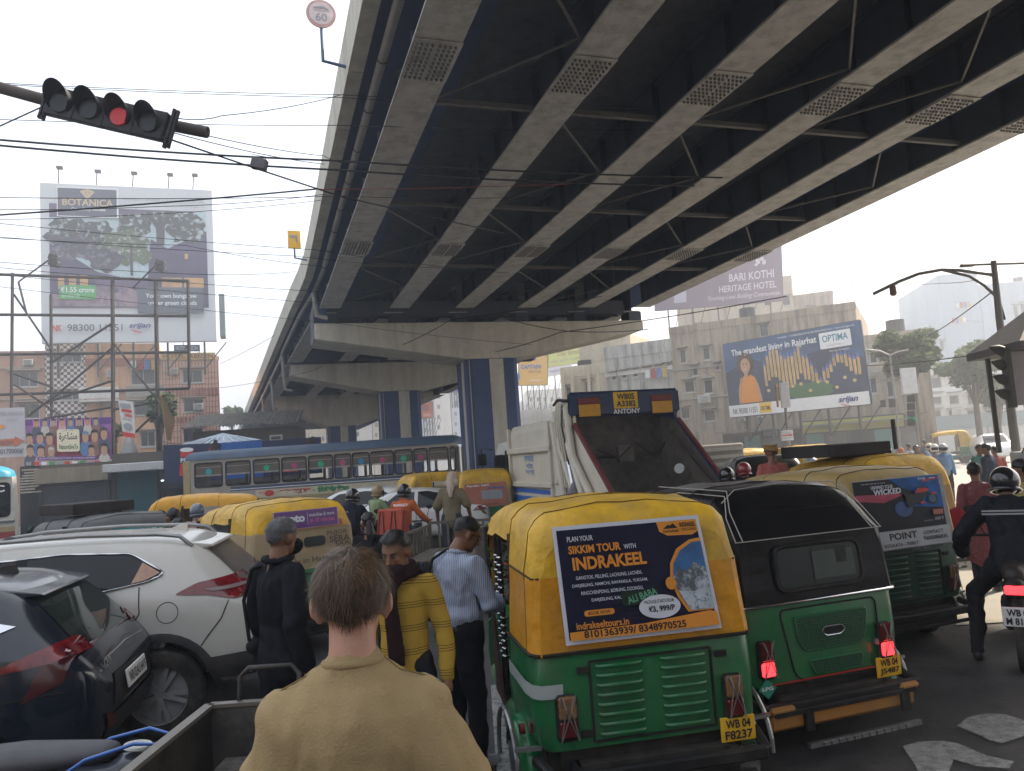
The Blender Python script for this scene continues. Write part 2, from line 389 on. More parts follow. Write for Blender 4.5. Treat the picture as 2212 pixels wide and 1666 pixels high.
# end diaphragms and caps with piers
def pier(uc, vc, L, Rr, zt, zk, th, wp, zend):
    b = B(); T = frame(F(uc, 0, 0), FV, (0, 0, 1))
    poly = [(L, zt), (Rr, zt), (Rr, zt - zend + .2), (vc + wp / 2 + .1, zk), (vc - wp / 2 - .1, zk), (L, zt - zend)]
    b.prism(poly, T, -th / 2, th / 2)
    b.build('pier_cap', concrete, fly, world=True, bevel=.03)
    d = B(); d.prism([(L - .02, zt - zend), (L + .001, zt - zend), (L + .001, zt + .75), (L - .02, zt + .75)], T, -th / 2 + .05, th / 2 - .05)
    for vv in [L + .7 + 2.68 * i for i in range(6)]:
        d.box((vv, 0, zt + .27), (.6, .8, .52), 0, T)
    d.box(((L + Rr) / 2, -.3, zt + .75), (Rr - L - 1., .05, .6), 0, T); d.box(((L + Rr) / 2, .3, zt + .75), (Rr - L - 1., .05, .6), 0, T)
    d.build('bearing_shelf', steelblue, fly, world=True)
    e = B(); e.box((L + .25, 0, zt + .42), (.5, th * .8, .85), 0, T); e.build('cap_end_block', bluepaint, fly, world=True, bevel=.01)
    c = B(); h = wp / 2; dd = th * .46; ch = .22
    pl = [(-h + ch, -dd), (h - ch, -dd), (h, -dd + ch), (h, dd - ch), (h - ch, dd), (-h + ch, dd), (-h, dd - ch), (-h, -dd + ch)]
    c.ring([[F(uc, vc, 0) + FV * a + FU * q + Vector((0, 0, z)) for a, q in pl] for z in (-.1, zk + .03)], 0)
    c.build('pier', bluepaint, fly, world=True)
    s = B()
    for (a, wd) in ((.06 * wp, .27 * wp),):
        s.box((a, -dd - .008, zk / 2 - .02), (wd, .02, zk), 0, frame(F(uc, vc, 0), FV, (0, 0, 1)))
    s.box((-h - .008, -dd * .2, zk / 2 - .02), (.02, .36, zk), 0, frame(F(uc, vc, 0), FV, (0, 0, 1)))
    s.box((-h + ch * .5 - .008, -dd + ch * .5 - .008, zk / 2 - .02), (.02, .1, zk), 0, frame(F(uc, vc, 0), FV, (0, 0, 1)))
    s.build('pier_stripe', concrete, fly, world=True)
pier(31.3, 9.25, 2.15, 16.25, 7.72, 6.2, 2.2, 2.2, .62)
pier(44.6, 7.75, 1.75, 14.4, 7.95, 6.3, 2.2, 2.25, .62)
pier(63.0, 6.2, 1.1, 13.6, 8.0, 5.5, 2.4, 2.2, .62)
# drain pipe under the cantilever with brackets and downpipes
pipe_m = mat('grey drain pipe', (.33, .31, .29), .45, var=.15, scale=3, dust=.3)
dp = B(); pts = [F(u, edge(u) + .50, 9.45 + zs(u)) for u in range(-8, 28)] + [F(29.2, edge(29) + .55, 9.1), F(30, edge(30) + .5, 8.9), F(34, edge(34) + .4, 8.75), F(43, edge(43) + .4, 8.55), F(44, edge(44) + .4, 8.35), F(62, edge(62) + .4, 7.95), F(80, edge(80) + .4, 7.6)]
dp.tube(pts, .085, 10); dp.build('drain_pipe', pipe_m, fly, smooth=50, world=True)
for u in [x * 1.9 - 6 for x in range(18)]:
    b = B(); c = F(u, edge(u) + .50, 9.45 + zs(u)); b.tube([c + FV * .1 * math.cos(t) + Vector((0, 0, .1 * math.sin(t))) for t in [q * math.pi / 5 - math.pi for q in range(6)]], .014, 5)
    b.beam(c + FV * .1, c + FV * .1 + Vector((0, 0, .25)), .02); b.build('pipe_bracket', steelblue, fly, world=True)
for uu, zb in ((29.6, 7.9), (43.4, 6.6), (52, 6.2), (61.8, 6.0)):
    b = B(); c = F(uu, edge(uu) + .42, 9.3 + zs(uu)); b.tube([c, F(uu, edge(uu) + .5, zb), F(uu, edge(uu) + .9, zb - .1)], .09, 10); b.build('downpipe', pipe_m, fly, smooth=50, world=True)
# speed sign on the parapet
def roadsign(label, u, hh, kind, side):
    t = thing('road_sign', label, 'road sign', F(u, edge(u) - .1, 9.4 + zs(u)), -18.27 * -1 * 1.0)
    gm = mat('painted blue grey post', (.10, .15, .24), .5)
    b = B(); b.tube([(.1, 0, .3), (-.35, 0, .38), (-.35, 0, .45 + hh)], .035, 8); b.build('post', gm, t)
    c = Vector((-.35, -.05, .45 + hh))
    if kind == 'disc':
        b = B(); b.cyl(c + V3((0, .03, .1)), c + V3((0, 0, .1)), .27, 32); b.build('sign_plate', mat('faded red sign', (.55, .33, .30), .5), t)
        p = Panel(c + V3((-.23, -.0, -.13)), c + V3((.23, 0, -.13)), c + V3((.23, 0, .33)), c + V3((-.23, 0, .33)), lift=.004)
        p.ell(.5, .5, .48, .48, mat('faded sign white', (.62, .52, .5), .5)); p.text('60', .27, .16, .73, .50, GREYP, .02); p.rect(.2, .6, .8, .62, GREYP); p.poly([(.2, .74), (.6, .8), (.8, .68), (.78, .64), (.6, .7), (.22, .69)], GREYP); p.done(t)
    else:
        b = B(); b.box(c + V3((0, 0, .0)), (.42, .03, .62)); b.build('sign_plate', mat('yellow sign face', (.75, .42, .05), .5), t, bevel=.006)
        p = Panel(c + V3((-.2, -.018, -.3)), c + V3((.2, -.018, -.3)), c + V3((.2, -.018, .3)), c + V3((-.2, -.018, .3)), lift=.004)
        p.poly([(.15, .75), (.75, .75), (.8, .35), (.62, .35), (.62, .6), (.2, .6)], GREYP); p.done(t)
    return t
# ------------------------------------------------------------------ facades
glassd = mat('dark window glass', (.03, .035, .04), .12, var=.3, scale=.7, spec=.8)
framew = mat('pale window frame', (.45, .44, .42), .6); framed = mat('dark iron bars', (.05, .045, .04), .6)
acm = mat('air conditioner shell', (.55, .54, .50), .5, dust=.3)
class Face:
    """vertical plane: passes column x0 at distance Y0, runs towards compass direction az; s metres along it, z up"""
    def __init__(s, x0, Y0, az):
        p = P(x0, 900, Y0); s.o = Vector((p.x, p.y, 0)); a = R_(az); s.d = Vector((math.sin(a), math.cos(a), 0)); s.n = Vector((math.cos(a), -math.sin(a), 0)); s.az = az; s.rz = 90 - az
    def loc(s, x, y, out=0.):
        r = ray(x, y); o = s.o + s.n * out; t = (o - CAM).dot(s.n) / r.dot(s.n); p = CAM + r * t
        return ((p - s.o).dot(s.d), p.z)
    def rect(s, x0, y0, x1, y1, out=0.):
        cx, cy = (x0 + x1) / 2, (y0 + y1) / 2; c = s.loc(cx, cy, out); a = s.loc(x0, cy, out); b = s.loc(x1, cy, out); t = s.loc(cx, y0, out); u = s.loc(cx, y1, out)
        return c[0], c[1], abs(b[0] - a[0]), abs(t[1] - u[1])
    def W(s, x, y, out=0.):
        a, z = s.loc(x, y, out); return s.o + s.d * a + s.n * out + Vector((0, 0, z))
def wallholes(b, s0, s1, z0, z1, holes, T=.22, mi=0):
    xs = sorted({s0, s1, *[v for h in holes for v in (h[0] - h[2] / 2, h[0] + h[2] / 2)]}); zs_ = sorted({z0, z1, *[v for h in holes for v in (h[1] - h[3] / 2, h[1] + h[3] / 2)]})
    xs = [x for x in xs if s0 - 1e-6 <= x <= s1 + 1e-6]; zs_ = [z for z in zs_ if z0 - 1e-6 <= z <= z1 + 1e-6]
    for i in range(len(xs) - 1):
        for j in range(len(zs_) - 1):
            cx, cz = (xs[i] + xs[i + 1]) / 2, (zs_[j] + zs_[j + 1]) / 2
            if any(abs(cx - h[0]) < h[2] / 2 and abs(cz - h[1]) < h[3] / 2 for h in holes): continue
            b.add([(xs[i], 0, zs_[j]), (xs[i + 1], 0, zs_[j]), (xs[i + 1], 0, zs_[j + 1]), (xs[i], 0, zs_[j + 1])], [(0, 1, 2, 3)], mi)
    for c, z, w_, h in holes:
        x0, x1, a, e = c - w_ / 2, c + w_ / 2, z - h / 2, z + h / 2
        b.add([(x0, 0, a), (x1, 0, a), (x1, 0, e), (x0, 0, e), (x0, T, a), (x1, T, a), (x1, T, e), (x0, T, e)], [(0, 1, 5, 4), (1, 2, 6, 5), (2, 3, 7, 6), (3, 0, 4, 7)], mi)
def window(par, c, z, w_, h, kind='bars', sill=True):
    b = B(); t = .06
    for dx in (-1, 1): b.box((c + dx * (w_ / 2 - t / 2), .1, z), (t, .08, h))
    for dz in (-1, 1): b.box((c, .1, z + dz * (h / 2 - t / 2)), (w_ - 2 * t, .08, t))
    nb = max(1, round(w_ / .6))
    for i in range(1, nb): b.box((c - w_ / 2 + w_ * i / nb, .1, z), (.045, .06, h - 2 * t))
    f = b.build('window', framew, par)
    p = B(); p.box((c, .14, z), (w_ - .1, .012, h - .1)); p.build('pane', glassd, f)
    if kind == 'bars':
        q = B(); k = max(3, int(w_ / .22))
        for i in range(k): q.box((c - w_ / 2 + w_ * (i + .5) / k, .02, z), (.02, .02, h))
        q.build('grille', framed, f)
    if sill:
        q = B(); q.box((c, -.14, z + h / 2 + .12), (w_ + .3, .5, .08)); q.build('shade_ledge', MATS.get('ledge') or concrete, f)
        q = B(); q.box((c, -.03, z - h / 2 - .04), (w_ + .1, .12, .07)); q.build('sill', framew, f)
    return f
def acunit(par, c, z, w_=.8, h=.55):
    b = B(); b.box((c, -.22, z), (w_, .4, h)); a = b.build('air_conditioner', acm, par, bevel=.02)
    q = B()
    for k in range(5): q.box((c, -.43, z - h * .35 + k * h * .17), (w_ * .8, .012, .03))
    q.build('vent_slats', framed, a)
def bldg(name, label, F_, s0, s1, ht, depth, m, wins=(), acs=(), cat='building', parapet=.7, ledges=(), kind='bars', sill=True):
    t = thing(name, label, cat, F_.o, F_.rz)
    b = B(); H_ = [F_.rect(*r) for r in wins]
    H_ = [h for h in H_ if s0 + .1 < h[0] - h[2] / 2 and h[0] + h[2] / 2 < s1 - .1 and h[1] + h[3] / 2 < ht - .1]
    wallholes(b, s0, s1, -.1, ht, H_)
    b.add([(s0, 0, -.1), (s1, 0, -.1), (s1, depth, -.1), (s0, depth, -.1), (s0, 0, ht), (s1, 0, ht), (s1, depth, ht), (s0, depth, ht)], [(1, 2, 6, 5), (2, 3, 7, 6), (3, 0, 4, 7)])
    b.add([(s0 + .01, .35, .1), (s1 - .01, .35, .1), (s1 - .01, .35, ht), (s0 + .01, .35, ht)], [(0, 1, 2, 3)])
    b.build('wall', m, t, fix=False)
    r = B(); r.box(((s0 + s1) / 2, depth / 2, ht - .06), (s1 - s0 - .02, depth - .02, .12)); r.build('roof', concrete, t)
    if parapet:
        q = B(); q.box(((s0 + s1) / 2, .06, ht + parapet / 2), (s1 - s0 + .1, .2, parapet)); q.box((s0 + .1, depth / 2, ht + parapet / 2), (.2, depth, parapet)); q.box((s1 - .1, depth / 2, ht + parapet / 2), (.2, depth, parapet))
        q.build('parapet', m, t)
    for h in H_: window(t, *h, kind=kind, sill=sill)
    for r_ in acs: c = F_.rect(*r_); acunit(t, *c)
    for (z0, hh, mm) in ledges:
        q = B(); q.box(((s0 + s1) / 2, -.05, z0), (s1 - s0 + .04, .14, hh)); q.build('ledge', mm, t)
    return t
MATS['ledge'] = mat('stained ledge', (.36, .30, .24), .9, dust=.3)
orange = streak_mat('orange painted plaster', (.60, .36, .22), (.18, .11, .08), amount=.5, scale=.6)
pink = streak_mat('salmon tiled wall', (.66, .44, .33), (.3, .17, .12), amount=.35, scale=.6)
brownred = streak_mat('rust brown plaster', (.40, .23, .16), (.12, .08, .06), amount=.6, scale=.6)
redtile = mat('dark red tile', (.30, .12, .09), .6)
chk = bpy.data.materials.new('brown and white check tile'); chk.use_nodes = True
cn = chk.node_tree.nodes; cl = chk.node_tree.links; ct = cn.new('ShaderNodeTexCoord'); cm = cn.new('ShaderNodeMapping'); cm.inputs['Rotation'].default_value = (0, 0, 0)
ck = cn.new('ShaderNodeTexChecker'); ck.inputs['Scale'].default_value = 5.2; ck.inputs['Color1'].default_value = (.62, .58, .54, 1); ck.inputs['Color2'].default_value = (.10, .05, .05, 1)
cm.inputs['Location'].default_value = (0, .05, 0)
cl.new(ct.outputs['Object'], cm.inputs[0]); cl.new(cm.outputs[0], ck.inputs[0]); cl.new(ck.outputs[0], cn['Principled BSDF'].inputs['Base Color'])

# hotel and its neighbours on the left
HF = Face(350, 52, 68)
def S(f, x, y=850): return f.loc(x, y)[0]
zt = HF.loc(410, 764)[1]
hot = bldg('hotel_building', 'salmon tiled hotel block with a yellow name board below the giant billboard', HF, S(HF, 348), S(HF, 474), zt - .5, 9, pink, [(394, 799, 438, 827), (396, 862, 440, 890), (396, 925, 440, 955)], [(370, 798, 385, 811), (418, 873, 439, 887)], 'hotel', .3)
g = B(); s0, s1 = S(HF, 352), S(HF, 472)
k = 0
nx = 17
wr = [HF.rect(*r) for r in [(392, 797, 440, 830), (392, 858, 442, 893), (392, 920, 442, 958)]]
for i in range(nx + 1):
    x = s0 + (s1 - s0) * i / nx; z = 1.
    while z < zt - .8:
        if not any(abs(x - w_[0]) < w_[2] / 2 and abs(z + .2 - w_[1]) < w_[3] / 2 + .1 for w_ in wr): g.box((x, -.012, z + .2), (.045, .03, .4))
        z += .4
    
for j in range(int((zt - 1.6) / .4)):
    for i in range(nx):
        x = s0 + (s1 - s0) * (i + .5) / nx; z = 1 + j * .4
        if not any(abs(x - w_[0]) < w_[2] / 2 and abs(z - w_[1]) < w_[3] / 2 for w_ in wr): g.box((x, -.012, z), ((s1 - s0) / nx - .05, .028, .04))
o = g.build('tile_joints', redtile, hot); o['kind'] = 'stuff'
for (ya, yb) in ((838, 855), (900, 913)):
    a = HF.loc(410, ya)[1]; c = HF.loc(410, yb)[1]; n = 14
    for i in range(n):
        b = B(); b.box((s0 + (s1 - s0) * (i + .5) / n, -.06, (a + c) / 2), ((s1 - s0) / n * .62, .1, abs(a - c))); b.build('band_tile', redtile, hot)
# name board
nb = thing('name_board', 'yellow hotel name board with red letters across the top of the tiled block', 'sign', HF.o, HF.rz)
a = HF.rect(347, 763, 466, 778); b = B(); b.box((a[0], -.12, a[1]), (a[2], .16, a[3])); b.build('board', mat('yellow name board', (.62, .45, .16), .6, dust=.3), nb, bevel=.01)
p = Panel((a[0] - a[2] / 2, -.205, a[1] - a[3] / 2), (a[0] + a[2] / 2, -.205, a[1] - a[3] / 2), (a[0] + a[2] / 2, -.205, a[1] + a[3] / 2), (a[0] - a[2] / 2, -.205, a[1] + a[3] / 2), .006)
p.text('HOTEL  ABEDIN', .05, .18, .95, .82, flat('board red', (.28, .07, .05)), .02); p.done(nb)
nb = thing('name_board', 'small blue hotel sign with white letters standing on the roof', 'sign', HF.o, HF.rz)
a = HF.rect(376, 746, 432, 760); b = B(); b.box((a[0], -.12, a[1]), (a[2], .16, a[3])); b.build('board', mat('blue sign board', (.05, .09, .17), .6), nb, bevel=.01)
for dx in (-.8, .8):
    b = B(); b.beam((a[0] + dx, .05, a[1] - a[3] / 2 - .6), (a[0] + dx, .05, a[1] + a[3] / 2), .05); b.build('leg', framed, nb)
p = Panel((a[0] - a[2] / 2, -.205, a[1] - a[3] / 2), (a[0] + a[2] / 2, -.205, a[1] - a[3] / 2), (a[0] + a[2] / 2, -.205, a[1] + a[3] / 2), (a[0] - a[2] / 2, -.205, a[1] + a[3] / 2), .006)
p.text('HOTEL ABEDIN', .08, .2, .92, .8, WHITE, .01); p.done(nb)
zr = HF.loc(270, 742)[1]
bldg('annex_building', 'orange plastered block with barred windows between the check tiled bay and the tiled hotel', HF, S(HF, 186), S(HF, 347), zr, 9, orange, [(200, 745, 222, 768), (283, 797, 336, 831), (290, 866, 336, 897), (303, 932, 336, 965)], [(232, 800, 248, 816), (234, 861, 248, 878)], 'building', 0, [(HF.loc(300, 782)[1], .5, redtile), (HF.loc(300, 845)[1], .12, MATS['ledge'])])
bldg('stair_bay', 'narrow stair bay clad in brown and white check tiles', HF, S(HF, 98), S(HF, 185.5), zr + .3, 7, chk, [(113, 765, 177, 783), (112, 845, 177, 865)], (), 'building', 0)
bldg('side_building', 'rust brown flats with stained plaster left of the check tiled bay', HF, S(HF, -140), S(HF, 97), HF.loc(50, 772)[1], 9, brownred, [(22, 804, 83, 836), (38, 872, 86, 905), (-60, 804, -10, 836)], [(52, 778, 73, 791)], 'building', .4, [(HF.loc(50, 795)[1], .1, MATS['ledge']), (HF.loc(50, 862)[1], .1, MATS['ledge'])])

# giant billboard
def speck(name, c1, c2, sc_, lo=.45, hi=.55, c3=None):
    if name in MATS: return MATS[name]
    m = mat(name, c1, .6, var=.25, scale=sc_ * .4); n = m.node_tree.nodes; l = m.node_tree.links; b = n['Principled BSDF']
    src = b.inputs['Base Color'].links[0].from_socket; tc = n.new('ShaderNodeTexCoord'); nz = n.new('ShaderNodeTexNoise'); nz.inputs['Scale'].default_value = sc_; nz.inputs['Detail'].default_value = 7; nz.inputs['Roughness'].default_value = .75
    l.new(tc.outputs['Object'], nz.inputs['Vector']); mr = n.new('ShaderNodeMapRange'); mr.inputs[1].default_value = lo; mr.inputs[2].default_value = hi; l.new(nz.outputs[0], mr.inputs[0])
    mix = n.new('ShaderNodeMix'); mix.data_type = 'RGBA'; l.new(mr.outputs[0], mix.inputs[0]); l.new(src, mix.inputs[6]); mix.inputs[7].default_value = (*c2, 1); l.new(mix.outputs[2], b.inputs['Base Color']); return m
def blob(x, y, rx, ry, amp=.18, n=36, seed=0):
    return [(x + rx * math.cos(t) * (1 + amp * noise.noise(Vector((math.cos(t) * 2.5, math.sin(t) * 2.5, seed)))*2), y + ry * math.sin(t) * (1 + amp * noise.noise(Vector((math.cos(t) * 2.5, math.sin(t) * 2.5, seed + 5)))*2)) for t in [2 * math.pi * i / n for i in range(n)]]
BF = Face(272, 50, 71)
bbd = thing('billboard', 'giant white framed billboard with trees and a bungalow street above the hotel', 'billboard', BF.o, BF.rz)
c0 = [BF.loc(*q) for q in ((90, 742), (470, 738), (458, 411), (85, 393))]
sL, sR = (c0[0][0] + c0[3][0]) / 2, (c0[1][0] + c0[2][0]) / 2; zB, zT = (c0[0][1] + c0[1][1]) / 2, (c0[2][1] + c0[3][1]) / 2
b = B(); b.box(((sL + sR) / 2, .15, (zB + zT) / 2), (sR - sL, .3, zT - zB)); b.build('board', mat('billboard vinyl white', (.58, .59, .60), .6, var=.05), bbd, bevel=.04)
p = Panel((sL, -.003, zB), (sR, -.003, zB), (sR, -.003, zT), (sL, -.003, zT), .006)
dusk = mat('print dusk mauve', (.13, .10, .17), .6, var=.35, scale=.35); dusk2 = mat('print deep violet', (.075, .065, .13), .6, var=.3, scale=.3)
skyp = mat('print pale sky', (.42, .52, .55), .6); fol = speck('print foliage', (.045, .055, .055), (.40, .46, .48), 2.2, .52, .60); fol2 = speck('print light foliage', (.09, .125, .075), (.40, .45, .42), 2.6, .54, .62); fol3 = speck('print dim foliage', (.06, .06, .085), (.22, .2, .26), 1.8, .5, .62)
gold = mat('print lamplight', (.5, .30, .14), .6, var=.3, scale=.6); floorp = speck('print paving', (.30, .22, .26), (.14, .10, .15), 1.0, .45, .6)
p.rect(.05, .22, .955, .85, dusk); p.rect(.05, .80, .10, .87, dusk); p.poly([(.05, .5), (.05, .78), (.3, .80), (.955, .85), (.955, .45), (.5, .4)], skyp)
p.poly([(.60, .42), (.62, .66), (.72, .60), (.955, .72), (.955, .22), (.60, .22)], dusk2); p.poly([(.05, .22), (.05, .62), (.2, .52), (.3, .45), (.42, .40), (.42, .22)], dusk2)
p.poly(blob(.20, .63, .155, .13, .2, seed=1), fol3); p.poly(blob(.14, .72, .09, .06, .2, seed=9), fol); p.poly(blob(.32, .70, .09, .06, .25, seed=2), fol); p.poly(blob(.52, .74, .10, .09, .25, seed=3), fol); p.poly(blob(.84, .74, .11, .10, .2, seed=4), fol); p.poly(blob(.70, .80, .13, .045, .2, seed=14), fol); p.poly(blob(.48, .60, .14, .12, .25, seed=5), fol2); p.poly(blob(.36, .52, .09, .07, .2, seed=6), fol3)
bark = flat('print bark', (.05, .045, .06)); p.poly([(.655, .62), (.70, .62), (.705, .74), (.75, .83), (.735, .83), (.69, .76), (.68, .84), (.665, .84), (.67, .76), (.61, .84), (.60, .83), (.655, .73)], bark); p.poly([(.50, .42), (.515, .42), (.515, .62), (.50, .62)], bark)
p.rect(.095, .33, .26, .42, gold); p.rect(.13, .33, .155, .42, dusk2); p.rect(.195, .33, .215, .42, dusk2); p.rect(.68, .345, .93, .41, gold); p.rect(.80, .345, .812, .41, dusk2); p.rect(.30, .34, .55, .40, dusk)
p.poly([(.06, .222), (.06, .30), (.30, .345), (.46, .35), (.62, .30), (.60, .222)], floorp); p.rect(.385, .31, .43, .34, dusk2, .005); p.rect(.82, .53, .84, .565, gold)
p.rect(.095, .785, .44, .975, WHITE); p.rect(.10, .79, .43, .965, flat('print slate', (.075, .085, .12))); p.text('BOTANICA', .125, .855, .41, .90, flat('print tan gold', (.5, .38, .24)), .025); p.text('Greenfinity Abodes', .175, .82, .365, .845, WHITE, .01)
gg = flat('print tan gold', 1)
p.shapes([circ(.265 + dx, .925 + dy, .010, .010, 8) for dx, dy in ((-.03, .02), (-.015, .025), (0, .028), (.015, .025), (.03, .02), (-.02, .008), (0, .01), (.02, .008), (-.01, -.006), (.01, -.006), (0, -.018))], gg)
p.text('PHASE II - WBRERA/P/SOU/2024/001086', .47, .90, .95, .918, GREYP, .005); p.text('rera.wb.gov.in', .79, .865, .95, .885, GREYP, .005)
p.rect(.103, .268, .305, .355, flat('print leaf green', (.10, .36, .13)), .008); p.text('\u20b91.55 crore', .113, .31, .295, .345, WHITE, .015); p.text('onwards', .118, .28, .215, .305, flat('print mint', (.45, .65, .48)), .01)
p.rect(.54, .18, .925, .345, flat('print charcoal', (.10, .12, .15))); p.text('Your own bungalow', .585, .268, .885, .305, WHITE, .015); p.text('under green clouds', .60, .222, .885, .26, WHITE, .015)
p.text('NEAR SOUTHERN BYPASS', .60, .145, .93, .165, GREYP, .005); p.text('NK', .065, .07, .115, .11, REDP, .03); p.text('98300 11551', .145, .07, .45, .112, flat('print dark grey', (.07, .07, .09)), .005)
p.text('srijan', .485, .078, .612, .118, flat('print indigo', (.05, .05, .2)), .03, .3); p.poly([(.50, .078), (.53, .067), (.56, .058), (.552, .054), (.52, .062), (.497, .075)], REDP)
p.done(bbd)
for (xa, ya) in ((129, 368), (211, 376), (289, 380), (366, 383), (419, 384)):
    s_, z_ = BF.loc(xa, ya); b = B(); b.tube([(s_ - .1, .1, zT), (s_, -.25, z_)], .035, 5); b.box((s_ + .08, -.4, z_ + .02), (.36, .3, .16)); b.build('lamp', framed, bbd)
b = B()
for s_ in [sL + (sR - sL) * t for t in (.08, .3, .5, .7, .92)]:
    b.beam((s_, .5, zB - 2.2), (s_, .5, zT - .3), .12); b.beam((s_, .5, zB - 1.8), (s_ + 1.4, .5, zB), .07)
b.build('truss', framed, bbd)
b = B(); b.box((sR + .35, 1.2, BF.loc(474, 677)[1]), (.35, 1.6, 2.9)); tag(b.build('billboard', mat('dark board back', (.16, .2, .2), .7), None), 'narrow dark hoarding seen edge on beside the giant billboard', 'billboard'); o = bpy.data.objects['billboard.001']; o.location = BF.o; o.rotation_euler = (0, 0, R_(BF.rz))

# ------------------------------------------------------------------ empty hoarding frame over the shops
GF = Face(200, 34, 76); rust = mat('dark rusty steel', (.035, .03, .03), .7, dust=.15)
fr = thing('hoarding_frame', 'empty dark steel hoarding frame standing over the shops in front of the hotel', 'steel frame', GF.o, GF.rz)
def member(nm, x0, y0, x1, y1, r=.04, out=0.):
    a = GF.loc(x0, y0, out); c = GF.loc(x1, y1, out); b = B(); b.tube([(a[0], -out, a[1]), (c[0], -out, c[1])], r, 6); return b.build(nm, rust, fr)
for q in ((27, 590, 24, 985, .05), (110, 637, 112, 1000, .05), (243, 600, 245, 1010, .07), (336, 605, 343, 1010, .07), (406, 607, 409, 838, .055)): member('post', *q[:4], q[4] * 1.4)
for q in ((0, 593, 408, 607), (0, 680, 408, 683), (0, 766, 408, 761), (0, 853, 409, 839)): member('rail', -90, q[1] - (q[3] - q[1]) * .2, q[2], q[3], .065)
for q in ((30, 636, 112, 757), (112, 783, 240, 700), (100, 872, 242, 752), (245, 740, 345, 872), (30, 807, 115, 838), (30, 830, 138, 902), (112, 866, 245, 822), (290, 936, 340, 888), (60, 900, 112, 860), (245, 885, 340, 868), (95, 905, 240, 880), (40, 610, 58, 680)): member('strut', *q, .05, .08)
flm = mat('dark floodlight housing', (.05, .05, .05), .5)
for i, (x0, y0, x1, y1) in enumerate(((40, 609, 108, 560), (287, 622, 338, 572))):
    a = GF.W(x0, y0, .1); c = GF.W(x1, y1, .5)
    t = thing('floodlight', ('left twin floodlight on a slanting arm above the empty hoarding frame', 'right twin floodlight on a slanting arm in front of the giant billboard')[i], 'floodlight', a)
    b = B(); b.tube([(0, 0, 0), c - a], .035, 6); b.build('arm', rust, t)
    for k in range(2):
        b = B(); b.box((0, 0, 0), (.42, .3, .26), 0, Matrix.Translation(c - a + V3((.2, -.02, .05 - k * .27))) @ Matrix.Rotation(.35, 4, 'Y')); b.build('lamp_head', flm, t, bevel=.03)

# ------------------------------------------------------------------ shops on the left
SF = Face(200, 33, 80)
shut = lambda nm, c: mat(nm, c, .5, var=.2, scale=2, dust=.35)
def shutter(label, x0, y0, x1, mt):
    t = thing('shop_unit', label, 'shop', SF.o, SF.rz); a = SF.rect(x0, y0, x1, y0 + 60); zt_ = a[1] + a[3] / 2
    n = int((zt_ - .1) / .1)
    for j in range(min(n, 40)):
        z = zt_ - .1 * (j + .5); b = B(); b.box((a[0], .06 + .0, z), (a[2] - .1, .05, .088)); b.build('slat', mt, t, bevel=.012)
    b = B(); b.box((a[0] - a[2] / 2, .05, zt_ / 2), (.14, .2, zt_)); b.build('jamb', rust, t)
    b = B(); b.box((a[0] + a[2] / 2, .05, zt_ / 2), (.14, .2, zt_)); b.build('jamb', rust, t)
    b = B(); b.box((a[0], .9, zt_ / 2 + .4), (a[2] + .2, 1.5, zt_ + .8)); b.build('wall', mat('shop block grime', (.10, .085, .07), .9), t)
    return t, a, zt_
t, a, zt_ = shutter('closed dark grey roller shutter shop under a beige lintel', 88, 1042, 235, shut('dark shutter', (.05, .055, .065)))
b = B(); b.box((a[0], -.1, zt_ + .33), (a[2] + .2, .5, .62)); b.build('lintel', streak_mat('beige lintel', (.26, .22, .16), (.1, .08, .06)), t)
t, a, zt_ = shutter('closed teal roller shutter shop under the pale slab awning', 247, 1018, 344, shut('teal shutter', (.02, .11, .14)))
b = B(); c = SF.rect(230, 1000, 362, 1018, .8); b.box((c[0], -.5, c[1]), (c[2], 1.6, c[3])); b.build('awning', mat('pale slab edge', (.5, .5, .5), .8, dust=.4), t, bevel=.03)
t = thing('shop_unit', 'open dark shop front with tube lights beside the teal shutter', 'shop', SF.o, SF.rz)
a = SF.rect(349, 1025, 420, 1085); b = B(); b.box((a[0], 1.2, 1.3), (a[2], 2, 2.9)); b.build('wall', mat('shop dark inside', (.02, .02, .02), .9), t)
lit = mat('tube light', (1, 1, 1), emit=(.85, .95, 1), es=2.5)
for k, (x, y) in enumerate(((378, 1030), (372, 1037), (380, 1025))):
    q = SF.loc(x, y, .1); b = B(); b.tube([(q[0] - .45, -.1, q[1]), (q[0] + .45, -.1, q[1] + .03)], .02, 6); b.build('tube_light', lit, t)
t = thing('shop_unit', 'cluttered dark stall with stacked goods beside the pale banner', 'shop', SF.o, SF.rz)
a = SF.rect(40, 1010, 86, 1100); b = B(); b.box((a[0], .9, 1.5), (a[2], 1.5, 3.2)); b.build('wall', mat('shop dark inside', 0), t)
for k in range(9):
    q = SF.loc(60 + 14 * random.random(), 1015 + 6 * k, .1); b = B(); b.box((q[0], -.05, q[1]), (.5 + .3 * random.random(), .3, .06), 0, None); b.build('goods', mat('stacked paper goods', (.4, .35, .28), .8, var=.4, scale=9), t)
